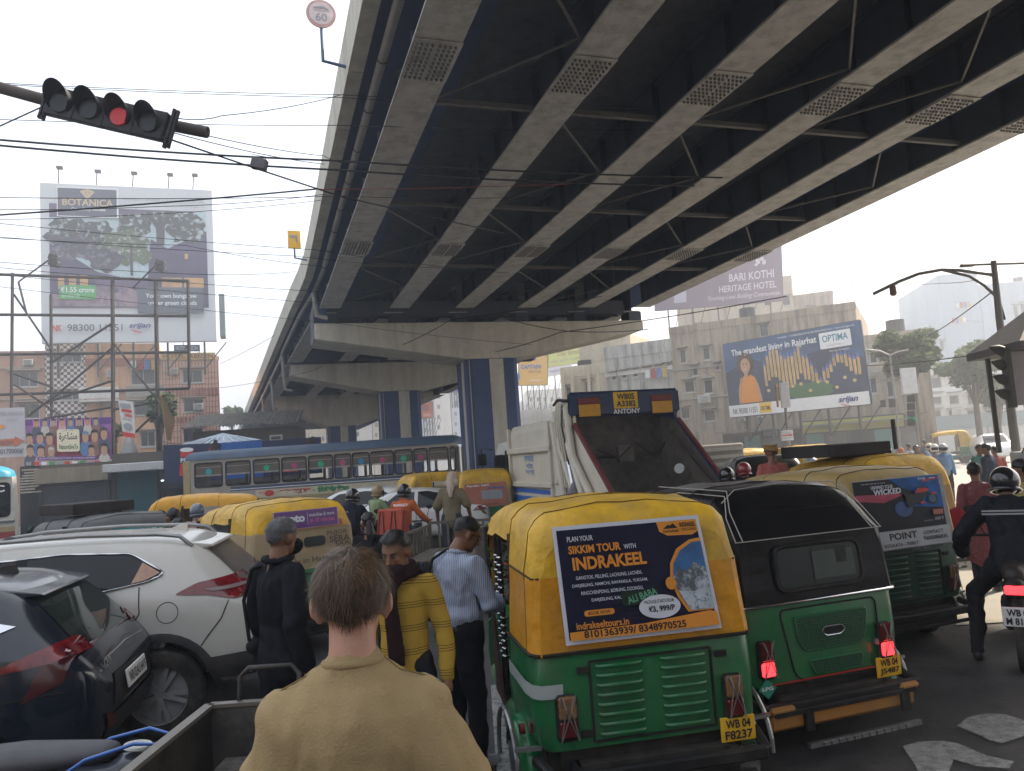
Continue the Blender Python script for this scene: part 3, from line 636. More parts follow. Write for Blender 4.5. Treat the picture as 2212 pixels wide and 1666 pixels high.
# corrugated roofs
def corrug(nm, m, par, p00, p10, p11, p01, waves, amp=.05):
    """each ridge pair is its own sheet"""
    p00, p10, p11, p01 = map(Vector, (p00, p10, p11, p01)); nrm = (p10 - p00).cross(p01 - p00).normalized(); sheets = 7
    for q in range(sheets):
        b = B(); n = max(4, int(waves / sheets) * 6); vs = []
        for i in range(n + 1):
            t = (q + i / n * 1.02) / sheets; t = min(t, 1); o = nrm * (amp * math.sin(t * waves * 2 * math.pi) + .004 * q + (.015 if q % 2 else 0))
            sag = .05 * math.sin(q * 2.1)
            vs.append((p00.lerp(p10, t) + o + Vector((0, 0, sag * .5)), p01.lerp(p11, t) + o))
        b.add([v for a in vs for v in a], [(2 * i, 2 * i + 2, 2 * i + 3, 2 * i + 1) for i in range(n)])
        b.build(nm, m, par, smooth=50)
TF = Face(530, 38, 84)
t = thing('shed', 'low dark shed with a weathered corrugated asbestos roof next to the flyover', 'shed', TF.o, TF.rz)
a0 = TF.loc(403, 926); a1 = TF.loc(650, 915); b0 = TF.loc(405, 908); b1 = TF.loc(645, 896)
corrug('roof_sheet', mat('grey asbestos', (.2, .185, .165), .9, var=.4, scale=3, dust=.3), t, (a0[0], -.6, a0[1]), (a1[0], -.6, a1[1]), (b1[0], 1.8, b1[1] + .35), (b0[0], 1.8, b0[1] + .35), 34)
b = B(); w0 = TF.loc(420, 950); w1 = TF.loc(645, 950); b.box(((w0[0] + w1[0]) / 2, 1, a0[1] / 2 - .1), (w1[0] - w0[0], 2.4, a0[1] - .2)); b.build('wall', streak_mat('grimy brown wall', (.09, .075, .06), (.03, .03, .03)), t)
b = B(); q = TF.rect(585, 940, 612, 953); b.box((q[0], -.24, q[1]), (q[2], .06, q[3])); f = b.build('window', framew, t); b = B(); b.box((q[0], -.28, q[1]), (q[2] - .15, .02, q[3] - .15)); b.build('pane', glassd, f)
PF = Face(520, 31.5, 80)
t = thing('kiosk_row', 'row of drink stalls under a navy fascia and a pale blue hipped roof', 'stall', PF.o, PF.rz)
ap = mat('pale blue sheet roof', (.35, .42, .5), .5, dust=.2)
r0 = PF.loc(365, 968); r1 = PF.loc(565, 950); rp = PF.loc(468, 938)
b = B(); b.add([(r0[0], -.1, r0[1]), (r1[0], -.1, r1[1]), (rp[0], 1.2, rp[1] + .1), (r0[0] + .5, 2.5, r0[1]), (r1[0], 2.5, r1[1])], [(0, 1, 2), (0, 2, 3), (1, 4, 2)]); b.build('roof', ap, t)
for k in range(1, 10):
    s_ = r0[0] + (r1[0] - r0[0]) * k / 10; z_ = r0[1] + (r1[1] - r0[1]) * k / 10; f = 1 - abs(k / 10 - .5) * 2; e = Vector((rp[0], 1.2, rp[1] + .1))
    b = B(); a = Vector((s_, -.12, z_ + .03)); b.beam(a, a.lerp(e + V3((0, -.05, .03)), .55), .05, .03); b.build('rib', mat('white roof rib', (.6, .62, .65), .5), t)
def fas(xa, ya, xb, yb, hpx, m, out=.3):
    a = PF.loc(xa, ya, out); c = PF.loc(xb, yb, out); h = hpx * 31.5 / 1671; b = B()
    b.ring([[(x, -out, z - h), (x, -out + .08, z - h), (x, -out + .08, z), (x, -out, z)] for x, z in (a, c)]); b.build('fascia', m, t)
    return Panel((a[0], -out - .003, a[1] - h), (c[0], -out - .003, c[1] - h), (c[0], -out - .003, c[1]), (a[0], -out - .003, a[1]), .005)
navyf = mat('navy fascia', (.018, .025, .07), .5, var=.3, scale=.8); bluef = mat('bright blue fascia', (.02, .10, .36), .5)
def drinker(p, x, y, s):
    p.ell(x, y, .03 * s, .17 * s, SKINP); p.poly(blob(x - .002, y + .12 * s, .03 * s, .1 * s, .1, seed=2), BLACK); p.poly([(x - .12 * s, y - .25 * s), (x - .07 * s, y + .1 * s), (x - .05 * s, y + .05 * s), (x - .09 * s, y - .3 * s)], SKINP); p.rect(x - .07 * s, y + .04 * s, x - .035 * s, y + .16 * s, flat('print cola', (.1, .03, .02)))
p = fas(352, 962, 476, 957, 78, navyf); p.poly([(.27, .15), (.30, .82), (.52, .82), (.55, .15)], REDP); p.rect(.28, .48, .54, .66, NAVY); p.text('PEPSI', .30, .51, .53, .63, WHITE, .02); p.ell(.41, .85, .12, .06, WHITE); drinker(p, .92, .74, 1.6); p.done(t)
p = fas(477, 957, 566, 951, 78, bluef, .32); p.text('SAIQA', .3, .45, .72, .68, WHITE, .03); p.done(t)
p = fas(567, 953, 693, 944, 78, navyf); p.poly([(.33, .1), (.36, .72), (.56, .72), (.6, .1)], REDP); p.ell(.46, .74, .11, .05, WHITE); drinker(p, .86, .7, 1.5); p.done(t)
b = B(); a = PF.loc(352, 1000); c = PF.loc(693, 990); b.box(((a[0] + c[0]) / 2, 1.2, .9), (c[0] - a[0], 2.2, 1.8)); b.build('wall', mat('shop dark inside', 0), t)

# ------------------------------------------------------------------ banners
def cloth_panel(t, F_, q, m, sub=(10, 5), amp=.03, out=0., nm='sheet'):
    """q = bl, br, tr, tl in photo pixels"""
    c = [F_.W(x, y, out) - t.location for x, y in q]; b = B(); vs = []; nx_, ny = sub
    for j in range(ny + 1):
        for i in range(nx_ + 1):
            p_ = c[0].lerp(c[1], i / nx_).lerp(c[3].lerp(c[2], i / nx_), j / ny); vs.append(p_ + F_.n * amp * noise.noise(Vector((i * .9, j * .7, amp * 99))))
    b.add(vs, [(j * (nx_ + 1) + i, j * (nx_ + 1) + i + 1, (j + 1) * (nx_ + 1) + i + 1, (j + 1) * (nx_ + 1) + i) for j in range(ny) for i in range(nx_)]); b.build(nm, m, t, smooth=60, fix=False)
    k = F_.n * (amp + .005); return Panel(*[x + k for x in c], lift=.004)
def portrait(p, x, y, s, cl, a=1.75, hair=None):
    p.ell(x, y - .09 * s * a, .05 * s, .07 * s * a, cl, 12); p.ell(x, y, .026 * s, .045 * s * a, SKINP, 12); p.poly([(x - .028 * s, y), (x - .026 * s, y + .045 * s * a), (x, y + .058 * s * a), (x + .026 * s, y + .045 * s * a), (x + .028 * s, y), (x + .02 * s, y + .03 * s * a), (x - .02 * s, y + .03 * s * a)], hair or BLACK)
t = thing('banner', 'pink and purple event banner with rows of portraits and Urdu lettering over the shutters', 'banner', GF.W(150, 955, .4))
p = cloth_panel(t, GF, ((57, 1009), (243, 1006), (240, 901), (55, 906)), mat('banner magenta', (.33, .09, .22), .6, var=.25, scale=.5), out=.4)
p.rect(0, .0, 1, .13, CREAMP); p.rect(.0, .13, 1, .86, mat('banner violet', (.30, .12, .34), .6, var=.3, scale=.6)); p.rect(.3, .2, .75, .84, mat('banner rose', (.42, .06, .13), .6)); p.rect(0, .86, 1, .99, PURP)
CL = [flat('cloth a', (.08, .08, .12)), flat('cloth b', (.55, .5, .45)), flat('cloth c', (.25, .12, .1)), flat('cloth d', (.6, .35, .4)), flat('cloth e', (.1, .2, .4))]
for k in range(8): p.rect(.09 + .1 * k, .78, .17 + .1 * k, .98, [PINKP, CL[4], flat('print lilac', (.45, .35, .55))][k % 3]); portrait(p, .13 + .1 * k, .90, 1.0, CL[k % 5])
for k, (x, y, s) in enumerate(((.06, .56, 1.5), (.18, .58, 1.5), (.29, .56, 1.5), (.07, .32, 1.5), (.19, .30, 1.5), (.31, .28, 1.3), (.71, .58, 1.4), (.82, .6, 1.5), (.93, .64, 1.5), (.78, .3, 1.4), (.93, .32, 1.5))): portrait(p, x, y, s, CL[(k * 3 + 1) % 5], hair=CL[4] if k == 6 else (CL[1] if k == 5 else None))
p.poly(rrect(.385, .3, .645, .76, .04), CREAMP)
p.text('\ufe93\ufeae\ufecb\ufe8e\ufeb8\ufee3', .41, .5, .62, .70, BLACK, .02); p.text('\ufead\ufedf \ufedf\ufe8e', .45, .72, .58, .755, BLACK); p.text('NatureSveTx', .41, .35, .63, .45, flat('print dark green', (.05, .14, .05)), .015)
p.rect(.16, .135, .84, .20, PURP, .01); p.text('ON SUN. 8TH DECEMBER 2024 AT 5.30 PM - KALA MANDIR AUDITORIUM', .18, .15, .82, .185, WHITE)
for k in range(11): p.rect(.03 + .088 * k, .03, .09 + .088 * k, .10, [GREYP, REDP, WHITE, GREENP][k % 4])
p.done(t)
t = thing('banner', 'pale banner with an orange arrow at the left edge of the picture', 'banner', GF.W(20, 935, .5))
p = cloth_panel(t, GF, ((-60, 992), (57, 986), (53, 880), (-60, 884)), mat('banner pale', (.50, .47, .5), .6, var=.1, scale=.5), out=.5)
p.text('8017000069', .48, .07, .98, .17, flat('print slate', 1), .01); p.poly([(0, .22), (.8, .25), (.8, .20), (.98, .31), (.8, .42), (.8, .37), (0, .35)], flat('print brick', (.5, .14, .06))); p.text('THIS WAY', .5, .26, .78, .33, flat('print slate', 1), .01); p.text('ORA HEIGHTS', .5, .84, .98, .92, GREYP, .01); p.text('GOLF', .66, .72, .86, .78, GREYP); p.ell(.55, .62, .07, .04, ORAP)
p.done(t)
t = thing('pole_banner', 'narrow white flex banner lashed to the frame with a grey sheet trailing below', 'banner', GF.W(275, 905, .5))
p = cloth_panel(t, GF, ((266, 942), (293, 947), (288, 868), (255, 864)), mat('flex white', (.62, .6, .58), .6), (3, 6), out=.5)
p.text('OPEN', .3, .55, .85, .64, REDP, .04); p.rect(.15, .68, .85, .76, REDP); p.rect(.1, .8, .8, .92, GREYP); p.text('Nursery', .2, .44, .8, .52, BLACK); p.ell(.5, .28, .35, .1, GREYP); p.rect(0, .0, 1, .12, REDP); p.done(t)
gc = mat('grey plastic sheet', (.24, .24, .24), .5, bump=.5, bscale=4); c = GF.W(277, 947, .5) - t.location; d = GF.W(273, 1003, .5) - t.location
b = B(); b.tube([c, c.lerp(d, .5) + V3((.1, 0, 0)), d], [.15, .35, .5], 9); b.build('sheet', gc, t, smooth=60)
t = thing('torn_sheet', 'torn brown sheet hanging from the right post of the empty frame', 'sheet', GF.W(360, 900, .3))
b = B(); rr = [[GF.W(x0 + (x1 - x0) * f, y + 4 * f, .3 + .10 * math.sin(5 * f + y)) - t.location for f in (0, .25, .5, .75, 1)] for x0, x1, y in ((344, 352, 850), (345, 362, 868), (350, 368, 888), (352, 379, 905), (356, 374, 925), (360, 370, 950))]; b.ring(rr, cap=False, closed=False); b.build('cloth', mat('brown sheet', (.22, .14, .07), .8, bump=.6, bscale=5), t, smooth=60, fix=False)
# ------------------------------------------------------------------ buildings on the right, beyond the flyover
grim = streak_mat('grimy brown render', (.35, .28, .21), (.05, .042, .035), amount=.85, scale=1.0)
stain = streak_mat('stained grey concrete wall', (.42, .41, .38), (.09, .085, .08), amount=.9, scale=1.1)
creamw = streak_mat('faded cream render', (.52, .45, .34), (.2, .17, .13), amount=.5, scale=.5)
palew = streak_mat('pale render', (.6, .58, .54), (.3, .28, .26), amount=.4, scale=.5)
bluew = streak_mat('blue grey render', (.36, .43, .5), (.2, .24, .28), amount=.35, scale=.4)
MATS['ledge'] = mat('grey ledge', (.28, .26, .23), .9, dust=.3)
RF = Face(1460, 54, 118)
def top(f, x, y): return f.loc(x, y)[1]
bldg('flats', 'grimy brown block of flats standing directly behind the wide blue billboard', RF, S(RF, 1458), S(RF, 1868), top(RF, 1458, 722), 12, grim,
     [(1468, 755, 1482, 785), (1518, 750, 1534, 778), (1520, 820, 1540, 850), (1478, 822, 1500, 848), (1470, 880, 1490, 905), (1520, 885, 1545, 910), (1495, 790, 1508, 812), (1545, 785, 1555, 800), (1600, 700, 1625, 730), (1640, 700, 1660, 728), (1680, 690, 1705, 720), (1740, 680, 1760, 700)], [(1599, 903, 1612, 912), (1637, 900, 1650, 909)], 'building', .5,
     [(top(RF, 1458, 800), .12, MATS['ledge']), (top(RF, 1458, 865), .12, MATS['ledge'])])
bldg('flats', 'long stained grey concrete building between the cream balconies and the grimy brown flats', RF, S(RF, 1312), S(RF, 1457.5), top(RF, 1400, 765), 12, stain,
     [(1320, 806, 1331, 822), (1342, 802, 1354, 818), (1366, 798, 1378, 815), (1392, 794, 1404, 811), (1418, 790, 1430, 806), (1438, 786, 1449, 802), (1322, 858, 1334, 868), (1360, 856, 1374, 868)], (), 'building', .9, [(top(RF, 1400, 800), .3, palew), (top(RF, 1400, 850), .25, palew), (top(RF, 1400, 875), .15, palew)], 'none')
bf = bldg('flats', 'cream house with stepped rooftop and open balconies left of the stained grey building', RF, S(RF, 1215), S(RF, 1311.5), top(RF, 1260, 812), 10, creamw,
     [(1222, 835, 1238, 862), (1262, 822, 1280, 850), (1222, 890, 1238, 915), (1262, 885, 1280, 910)], (), 'building', .8, [(top(RF, 1260, 870), .7, creamw)], 'none')
q = B(); a = RF.rect(1235, 780, 1350, 800, 0); q.box((a[0], 4, top(RF, 1260, 812) + 1.6), (a[2], 5, 2.6)); q.build('roof_room', creamw, bf, bevel=.03)
for xx in (1226, 1246, 1282, 1302):
    q = B(); a = RF.loc(xx, 850); q.box((a[0], -.7, top(RF, 1260, 838)), (.22, .22, 2.8)); q.build('balcony_post', creamw, bf)
q = B(); a = RF.rect(1215, 868, 1311, 880); q.box((a[0], -.7, a[1]), (a[2], 1.4, 1.0)); q.build('balcony', creamw, bf)
bldg('flats', 'brown house with shuttered windows between the wide blue billboard and the street trees', RF, S(RF, 1869), S(RF, 2015), top(RF, 1900, 735), 9, grim,
     [(1878, 815, 1895, 850), (1915, 822, 1935, 858), (1878, 760, 1895, 785), (1945, 815, 1965, 850)], (), 'building', .4, [(top(RF, 1900, 800), .3, MATS['ledge'])])
UF = Face(1650, 82, 112)
bldg('tall_flats', 'tall cream block with dark windows rising behind the hotel advertisement', UF, S(UF, 1478), S(UF, 1735), top(UF, 1700, 612), 14, creamw, [(x, y, x + 17, y + 20) for y in (640, 700) for x in (1500, 1535, 1570, 1605, 1650, 1690)], (), 'building', .8, [(top(UF, 1700, 690), .2, palew)])
bldg('tall_flats', 'lower stepped cream wing at the right end of the tall cream block', UF, S(UF, 1735.5), S(UF, 1822), top(UF, 1780, 640), 14, grim, [(x, y, x + 13, y + 20) for y in (662, 705) for x in (1745, 1770, 1795)], (), 'building', .5)
VF = Face(2050, 95, 100)
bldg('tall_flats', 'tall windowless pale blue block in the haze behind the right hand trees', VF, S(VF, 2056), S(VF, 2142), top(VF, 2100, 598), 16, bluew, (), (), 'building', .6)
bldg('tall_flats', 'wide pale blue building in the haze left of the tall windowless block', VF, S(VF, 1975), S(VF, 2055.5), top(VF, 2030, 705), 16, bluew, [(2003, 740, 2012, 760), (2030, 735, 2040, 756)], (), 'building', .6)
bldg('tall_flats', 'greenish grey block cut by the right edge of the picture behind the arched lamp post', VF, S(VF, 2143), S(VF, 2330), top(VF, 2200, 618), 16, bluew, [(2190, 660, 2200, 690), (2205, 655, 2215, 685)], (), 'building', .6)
WF = Face(2060, 68, 104)
bldg('balcony_flats', 'low white flats with balconies in the haze behind the far rickshaw', WF, S(WF, 2003), S(WF, 2250), top(WF, 2060, 800), 10, palew, [(x, y, x + 22, y + 24) for y in (815, 850, 885) for x in (2012, 2050, 2090, 2130, 2170)], (), 'building', .5, [(top(WF, 2060, 845), .8, mat('white balcony paint', (.6, .6, .6), .8)), (top(WF, 2060, 912), 1.2, mat('teal shop front', (.2, .26, .26), .8))], 'none')
# pale town beyond the piers
XF = Face(900, 150, 88)
for i, (x0, x1, yt, lab, mm) in enumerate(((560, 640, 915, 'low far building just left of the furthest pier', palew), (641, 730, 935, 'small far building behind the furthest pier', creamw), (731, 800, 925, 'far pale building seen between the second and third piers', palew), (801, 905, 905, 'far cream building behind the second pier', creamw), (906, 935, 850, 'far grey tower between the second and first piers on the left', bluew), (936, 972, 800, 'far pale tower just left of the first pier', palew), (973, 1060, 815, 'far grey block partly hidden by the first pier', bluew), (1061, 1135, 880, 'far white building right of the first pier', palew), (1136, 1230, 850, 'far pale building below the yellow advertisement', palew), (1231, 1400, 800, 'far long pale building behind the cream balconies', palew))):
    bldg('far_building', lab, XF, S(XF, x0), S(XF, x1 - 1), top(XF, (x0 + x1) / 2, yt), 12, mm, [(x0 + 8 + 15 * k, y, x0 + 15 + 15 * k, y + 10) for k in range(int((x1 - x0 - 12) / 15)) for y in range(int(yt) + 8, 970, 22)], (), 'building', .8, (), 'none', False)

# rooftop and wall clutter on the nearer buildings
def clutter(t, f, s0, s1, ht, seed):
    rnd = random.Random(seed)
    for k in range(int((s1 - s0) / 2.2)):
        s_ = rnd.uniform(s0 + .3, s1 - .3); r = rnd.random()
        if rnd.random() < .5 and ht > 6: z = 1.6 + 3.0 * rnd.randint(1, max(1, int(ht / 3) - 1)); b = B(); b.box((s_, -.45, z), (2.3, .9, .12)); b.box((s_, -.87, z + .5), (2.3, .06, .75)); b.build('balcony', [MATS['ledge'], palew, creamw][k % 3], t)
        if r < .3: b = B(); b.tube([(s_, -.1, .5), (s_, -.1, ht)], .06, 6); b.build('rain_pipe', MATS['ledge'], t)
        elif r < .5: b = B(); b.cyl((s_, 1.5, ht), (s_, 1.5, ht + 1.3), .55, 14); b.build('water_tank', blankt, t)
        elif r < .7: acunit(t, s_, rnd.uniform(3, ht - 1))
        elif r < .85:
            b = B(); z = rnd.uniform(3, ht - 1.5); b.tube([(s_ - .9, -.5, z + .5), (s_ + .9, -.5, z + .5)], .015, 4); b.build('drying_line', framed, t)
            for q in range(4): b = B(); b.box((s_ - .7 + .42 * q, -.5, z + .2), (.34, .02, .5 + .2 * rnd.random())); b.build('laundry', lcol[(k + q) % 4], t)
        else: b = B(); b.beam((s_, .1, ht + .5), (s_, .1, ht + 3), .05); b.beam((s_ - .5, .1, ht + 2.6), (s_ + .5, .1, ht + 2.8), .03); b.build('aerial', framed, t)
        b = B(); z = rnd.uniform(2, ht - 1); b.beam((s_, -.02, z), (s_ + rnd.uniform(-2, 2), -.04, z + rnd.uniform(-.6, .3)), .03); b.build('wall_cable', framed, t)
blankt = mat('black water tank', (.03, .03, .035), .5); lcol = [mat('laundry ' + n_, c_, .9) for n_, c_ in (('white', (.6, .6, .6)), ('red', (.35, .05, .04)), ('blue', (.1, .16, .35)), ('ochre', (.4, .28, .08)))]
for o_ in [o for o in bpy.data.objects if o.name.split('.')[0] in ('flats', 'tall_flats', 'balcony_flats', 'hotel_building', 'annex_building', 'side_building') and o.type == 'EMPTY']:
    w_ = next(c for c in o_.children if c.name.startswith('wall')); xs_ = [v.co.x for v in w_.data.vertices]; clutter(o_, None, min(xs_), max(xs_), max(v.co.z for v in w_.data.vertices), int(max(xs_) * 7) % 50)
# ------------------------------------------------------------------ billboards on the right
def hoarding(name, label, face, q, m, out=.6, th=.2, cat='billboard', legs=2, gy=None):
    t = thing(name, label, cat, face.o + face.n * 0, face.rz); c = [face.loc(x, y, out) for x, y in q]
    b = B(); b.ring([[(c[i][0], -out + d, c[i][1]) for i in range(4)] for d in (0, th)]); b.build('board', m, t)
    b = B()
    for i in range(4): a, e = c[i], c[(i + 1) % 4]; b.beam((a[0], -out + .02, a[1]), (e[0], -out + .02, e[1]), .08, .08)
    b.build('frame', framed, t)
    if legs:
        n = 5
        for k in range(n):
            f = (k + .5) / n; a = c[0][0] + (c[1][0] - c[0][0]) * f; z = c[0][1] + (c[1][1] - c[0][1]) * f
            b = B(); b.beam((a, -out + th + .1, max(.0, z - legs)), (a, -out + th + .1, z), .12); b.beam((a, -out + th + .1, max(0, z - legs)), (a + 1.2, -out + th + .1, z), .06); b.build('truss', framed, t)
    return t, Panel(*[(x, -out - .045, z) for x, z in c], lift=.006)
OF = Face(1571, 46, 136)
t, p = hoarding('billboard', 'wide blue billboard with a girl in an orange dress and a golden city of lights', OF, ((1580, 902), (1883, 873), (1857, 692), (1562, 745)), mat('print night blue', (.03, .09, .2), .5, var=.35, scale=.6), 0, .25, legs=1.5)
p.rect(0, 0, 1, 1, mat('print night blue', 1)); p.poly([(0, .15), (1, .15), (1, .55), (.8, .75), (.4, .62), (.2, .75), (0, .6)], mat('print deep night', (.03, .04, .09), .5, var=.5, scale=1.1))
gl = mat('print gold towers', (.55, .36, .14), .5, var=.55, scale=4, stretch=(5, 5, .4)); gb = flat('print roof blue', (.10, .15, .4)); L1 = []; L2 = []
random.seed(3)
for k in range(26):
    x = .30 + .026 * k; h = .22 + .16 * math.sin(k * .24 + .2) + .05 * random.random(); yb = .36 + .10 * math.sin(k * .7) - (.12 if 10 < k < 16 else 0) + (.004 * k); L1.append([(x, yb), (x + .018, yb), (x + .018, yb + h), (x, yb + h)]); L2.append([(x - .004, yb + h), (x + .022, yb + h), (x + .009, yb + h + .07)])
p.shapes(L1, gl); p.shapes(L2, gb); p.poly(blob(.62, .24, .16, .10, .2, seed=4), flat('print dark green', (.05, .14, .05)))
p.shapes([blob(.32 + .06 * k, .30 + .06 * math.sin(k * 2.2), .012, .02, seed=k) for k in range(11)], flat('print sparkle', (.6, .45, .2)))
p.poly([(.10, .17), (.245, .17), (.235, .36), (.225, .50), (.20, .54), (.165, .55), (.135, .52), (.115, .40)], ORAP); p.poly([(.085, .17), (.10, .17), (.12, .45), (.13, .52), (.115, .50), (.09, .35)], SKINP); p.poly([(.245, .17), (.27, .17), (.25, .40), (.225, .52), (.23, .42)], SKINP)
p.poly(blob(.165, .69, .062, .17, .08, seed=4), flat('print hair', (.06, .03, .02))); p.ell(.165, .665, .038, .10, SKINP); p.poly([(.15, .52), (.18, .52), (.178, .6), (.152, .6)], SKINP); p.poly([(.15, .63), (.165, .615), (.18, .63), (.165, .622)], WHITE); p.shapes([circ(.152, .69, .005, .01), circ(.178, .69, .005, .01)], BLACK)
p.rect(0, 0, 1, .155, WHITE); p.text('NK 98300 11551', .03, .035, .22, .11, flat('print dark grey', 1), .01); p.rect(.24, .02, .33, .15, YELP); p.text('ON TIME', .25, .05, .32, .11, BLACK, .02); p.text('srijan', .80, .03, .93, .12, flat('print indigo', 1), .03, .3); p.poly([(.82, .035), (.85, .015), (.88, .005), (.87, .0), (.84, .01), (.815, .03)], REDP)
p.text('The grandest living in Rajarhat', .07, .79, .71, .90, WHITE, .02); p.text('PHASE - I WBRERA/P/NOR/2024/002162 | rera.wb.gov.in', .44, .935, .97, .965, WHITE); p.rect(.73, .72, .94, .92, WHITE, .01); p.text('OPTIMA', .75, .80, .92, .885, flat('print teal', (.02, .2, .3)), .02); p.text('LIVE OPTIMALLY', .78, .745, .89, .765, GREYP); p.text('Rajarhat Chowmatha', .79, .67, .92, .695, WHITE)
p.done(t)
KF = Face(1550, 74, 112)
t, p = hoarding('billboard', 'dusky purple heritage hotel billboard half hidden by the flyover edge', KF, ((1415, 672), (1692, 650), (1686, 500), (1411, 545)), mat('print dusky purple', (.13, .085, .13), .5, var=.25, scale=.15), 0, .3, legs=3.5)
p.rect(0, .0, 1, 1, mat('print dusky purple', 1)); p.text('BARI KOTHI', .60, .35, .94, .47, flat('print pale mauve', (.55, .5, .55)), .015); p.text('HERITAGE HOTEL', .52, .20, .955, .30, flat('print pale mauve', 1), .01); p.text('Touching Lives Building Communities', .43, .07, .98, .155, flat('print pale mauve', 1), 0, .45)
p.shapes([blob(.84 + .03 * math.cos(k), .60 + .04 * math.sin(k * 1.7), .014, .022, seed=k) for k in range(7)], flat('print pale mauve', 1)); p.rect(.16, .10, .26, .28, flat('print mauve grey', (.35, .33, .42)))
p.done(t)
CF = Face(1150, 88, 92)
t, p = hoarding('billboard', 'orange yellow electrical billboard right of the nearest pier', CF, ((1120, 833), (1183, 832), (1183, 768), (1120, 769)), mat('print amber', (.72, .38, .03), .5), 0, .3, legs=4)
p.text('CAPTAIN', .08, .55, .78, .70, BLUEP, .03, .2); p.text('600 EQR', .35, .40, .78, .50, flat('print brown', (.3, .12, .03)), .02); p.text('62292 60002', .4, .13, .78, .19, WHITE, .01); p.rect(.1, .85, .6, .93, BLUEP, .02); p.ell(.0, .3, .05, .12, BLUEP); p.done(t)
CF2 = Face(1250, 96, 94)
t, p = hoarding('billboard', 'lime yellow fair billboard with pink edge tucked under the pier cap', CF2, ((1184, 795), (1312, 775), (1312, 700), (1184, 718)), mat('print lime', (.58, .62, .12), .5), 0, .3, legs=4)
p.rect(.95, 0, 1, 1, flat('print pink edge', (.7, .3, .35))); p.text('e Fair', .62, .42, .88, .68, REDP, .03); p.text('City Ground, Kolkata', .16, .24, .92, .40, flat('print brown', 1), .01); p.text('DEC 2024 - 6 JAN 2025', .05, .10, .7, .18, GREYP, .01); p.rect(0, -.25, .4, 0, WHITE); p.text('MARKETING', .03, -.16, .37, -.08, BLUEP); p.done(t)
DF = Face(950, 100, 90)
t, p = hoarding('billboard', 'small brick red advertisement between the first and second piers', DF, ((905, 904), (936, 903), (934, 868), (903, 869)), mat('print brick', (.36, .13, .09), .5), 0, .3, legs=3)
p.rect(.2, .45, .75, .85, flat('print dark brick', (.25, .08, .06))); p.text('TITAN', .35, .12, .8, .25, WHITE); p.done(t)
t, p = hoarding('billboard', 'small violet sign board at the left side of the nearest pier', DF, ((972, 848), (1000, 847), (1000, 824), (972, 825)), mat('print violet board', (.12, .09, .25), .5), 0, .3, legs=2)
p.text('#Samsung', .2, .4, .95, .6, WHITE, .01); p.done(t)
YF = Face(1840, 47, 124)
t, p = hoarding('shop_board', 'long yellow green shop board below the right end of the blue billboard', YF, ((1735, 938), (1956, 922), (1953, 894), (1729, 912)), mat('print mustard lime', (.42, .40, .08), .5, var=.2, scale=.4, dust=.3), .2, .15, 'shop sign', 0)
p.text('Shreeleather', .06, .25, .40, .75, flat('print olive', (.25, .25, .08)), .01, .3); p.text('( UNIQUE STORE )', .5, .45, .78, .65, GREYP); p.text('14, MOTHER TERESA SARANI, KOLKATA', .42, .15, .9, .32, GREYP); p.done(t)
t, p = hoarding('shop_board', 'dim blue grey shop board low behind the blank sign pole', YF, ((1648, 945), (1682, 943), (1681, 926), (1646, 929)), mat('print dim blue', (.16, .2, .25), .5), .2, .15, 'shop sign', 0); p.text('Medicos', .1, .3, .9, .7, GREYP); p.done(t)
# shop front under the long board
b = B(); a0 = YF.loc(1560, 960); a1 = YF.loc(1990, 950); t = thing('shop_row', 'dark shop fronts under the yellow green board and blue billboard', 'shop', YF.o, YF.rz)
b.box(((a0[0] + a1[0]) / 2, 1.2, 1.35), (a1[0] - a0[0], 2, 2.7)); b.build('wall', streak_mat('dark shop grey', (.13, .12, .11), (.05, .05, .05)), t)
for k in range(9):
    s_ = a0[0] + (a1[0] - a0[0]) * (k + .5) / 9; b = B(); b.box((s_, .16, 1.25), ((a1[0] - a0[0]) / 9 - .3, .1, 2.4)); b.build('shutter', [shut('dark shutter', 0), mat('teal glass front', (.12, .28, .28), .3), shut('grey shutter', (.14, .14, .14))][k % 3], t)
b = B(); b.box(((a0[0] + a1[0]) / 2, -.5, 2.8), (a1[0] - a0[0], 1.4, .08)); b.build('canopy', mat('canopy tin', (.2, .2, .2), .7, dust=.3), t)
# scaffold house near the captain board
t = thing('scaffold_house', 'white house wrapped in scaffolding right of the nearest pier', 'scaffolding', P(1165, 960, 70)); b = B(); b.box((0, 3, 3.2), (4.2, 4, 6.4)); b.build('wall', palew, t)
for k in range(6):
    b = B(); b.beam((-2.2 + k * .88, 0, 0), (-2.2 + k * .88, 0, 7.2), .07); b.build('pole', framew, t)
    b = B(); b.beam((-2.3, -.05, .9 + k * 1.15), (2.3, -.05, .9 + k * 1.15), .06); b.build('ledger', framew, t)
for k in range(3): b = B(); b.beam((-2.2, -.1, 1 + k * 2), (2.2, -.1, 3 + k * 2), .06); b.build('strut', framew, t)
t.location.z = 0

# unseen street blocks behind the camera, added to darken reflections on near vehicles
ZF = Face(1106, 30, 90)
for lab, x_, y_, wd, ht_, mm in (('unseen long stained block added behind the viewer to darken reflections', -20, -24, 34, 15, grim), ('unseen grimy block added behind the viewer on the right to darken reflections', 17, -21, 30, 13, grim), ('unseen grimy flats added along the left of the street to darken reflections', -34, 2, 16, 12, grim)):
    t = thing('flats', lab, 'building', (x_, y_, 0), 0); b = B(); b.box((0, -5 if y_ < 0 else 0, ht_ / 2), (wd, 10, ht_)); b.build('wall', mm, t)
    for i in range(int(wd / 4)):
        for j in range(int(ht_ / 3.2)):
            q = B(); q.box((-wd / 2 + 2 + 4 * i, .03 if y_ < 0 else -5.03, 2 + 3.2 * j), (1.6, .1, 1.4)); q.build('window', glassd, t)
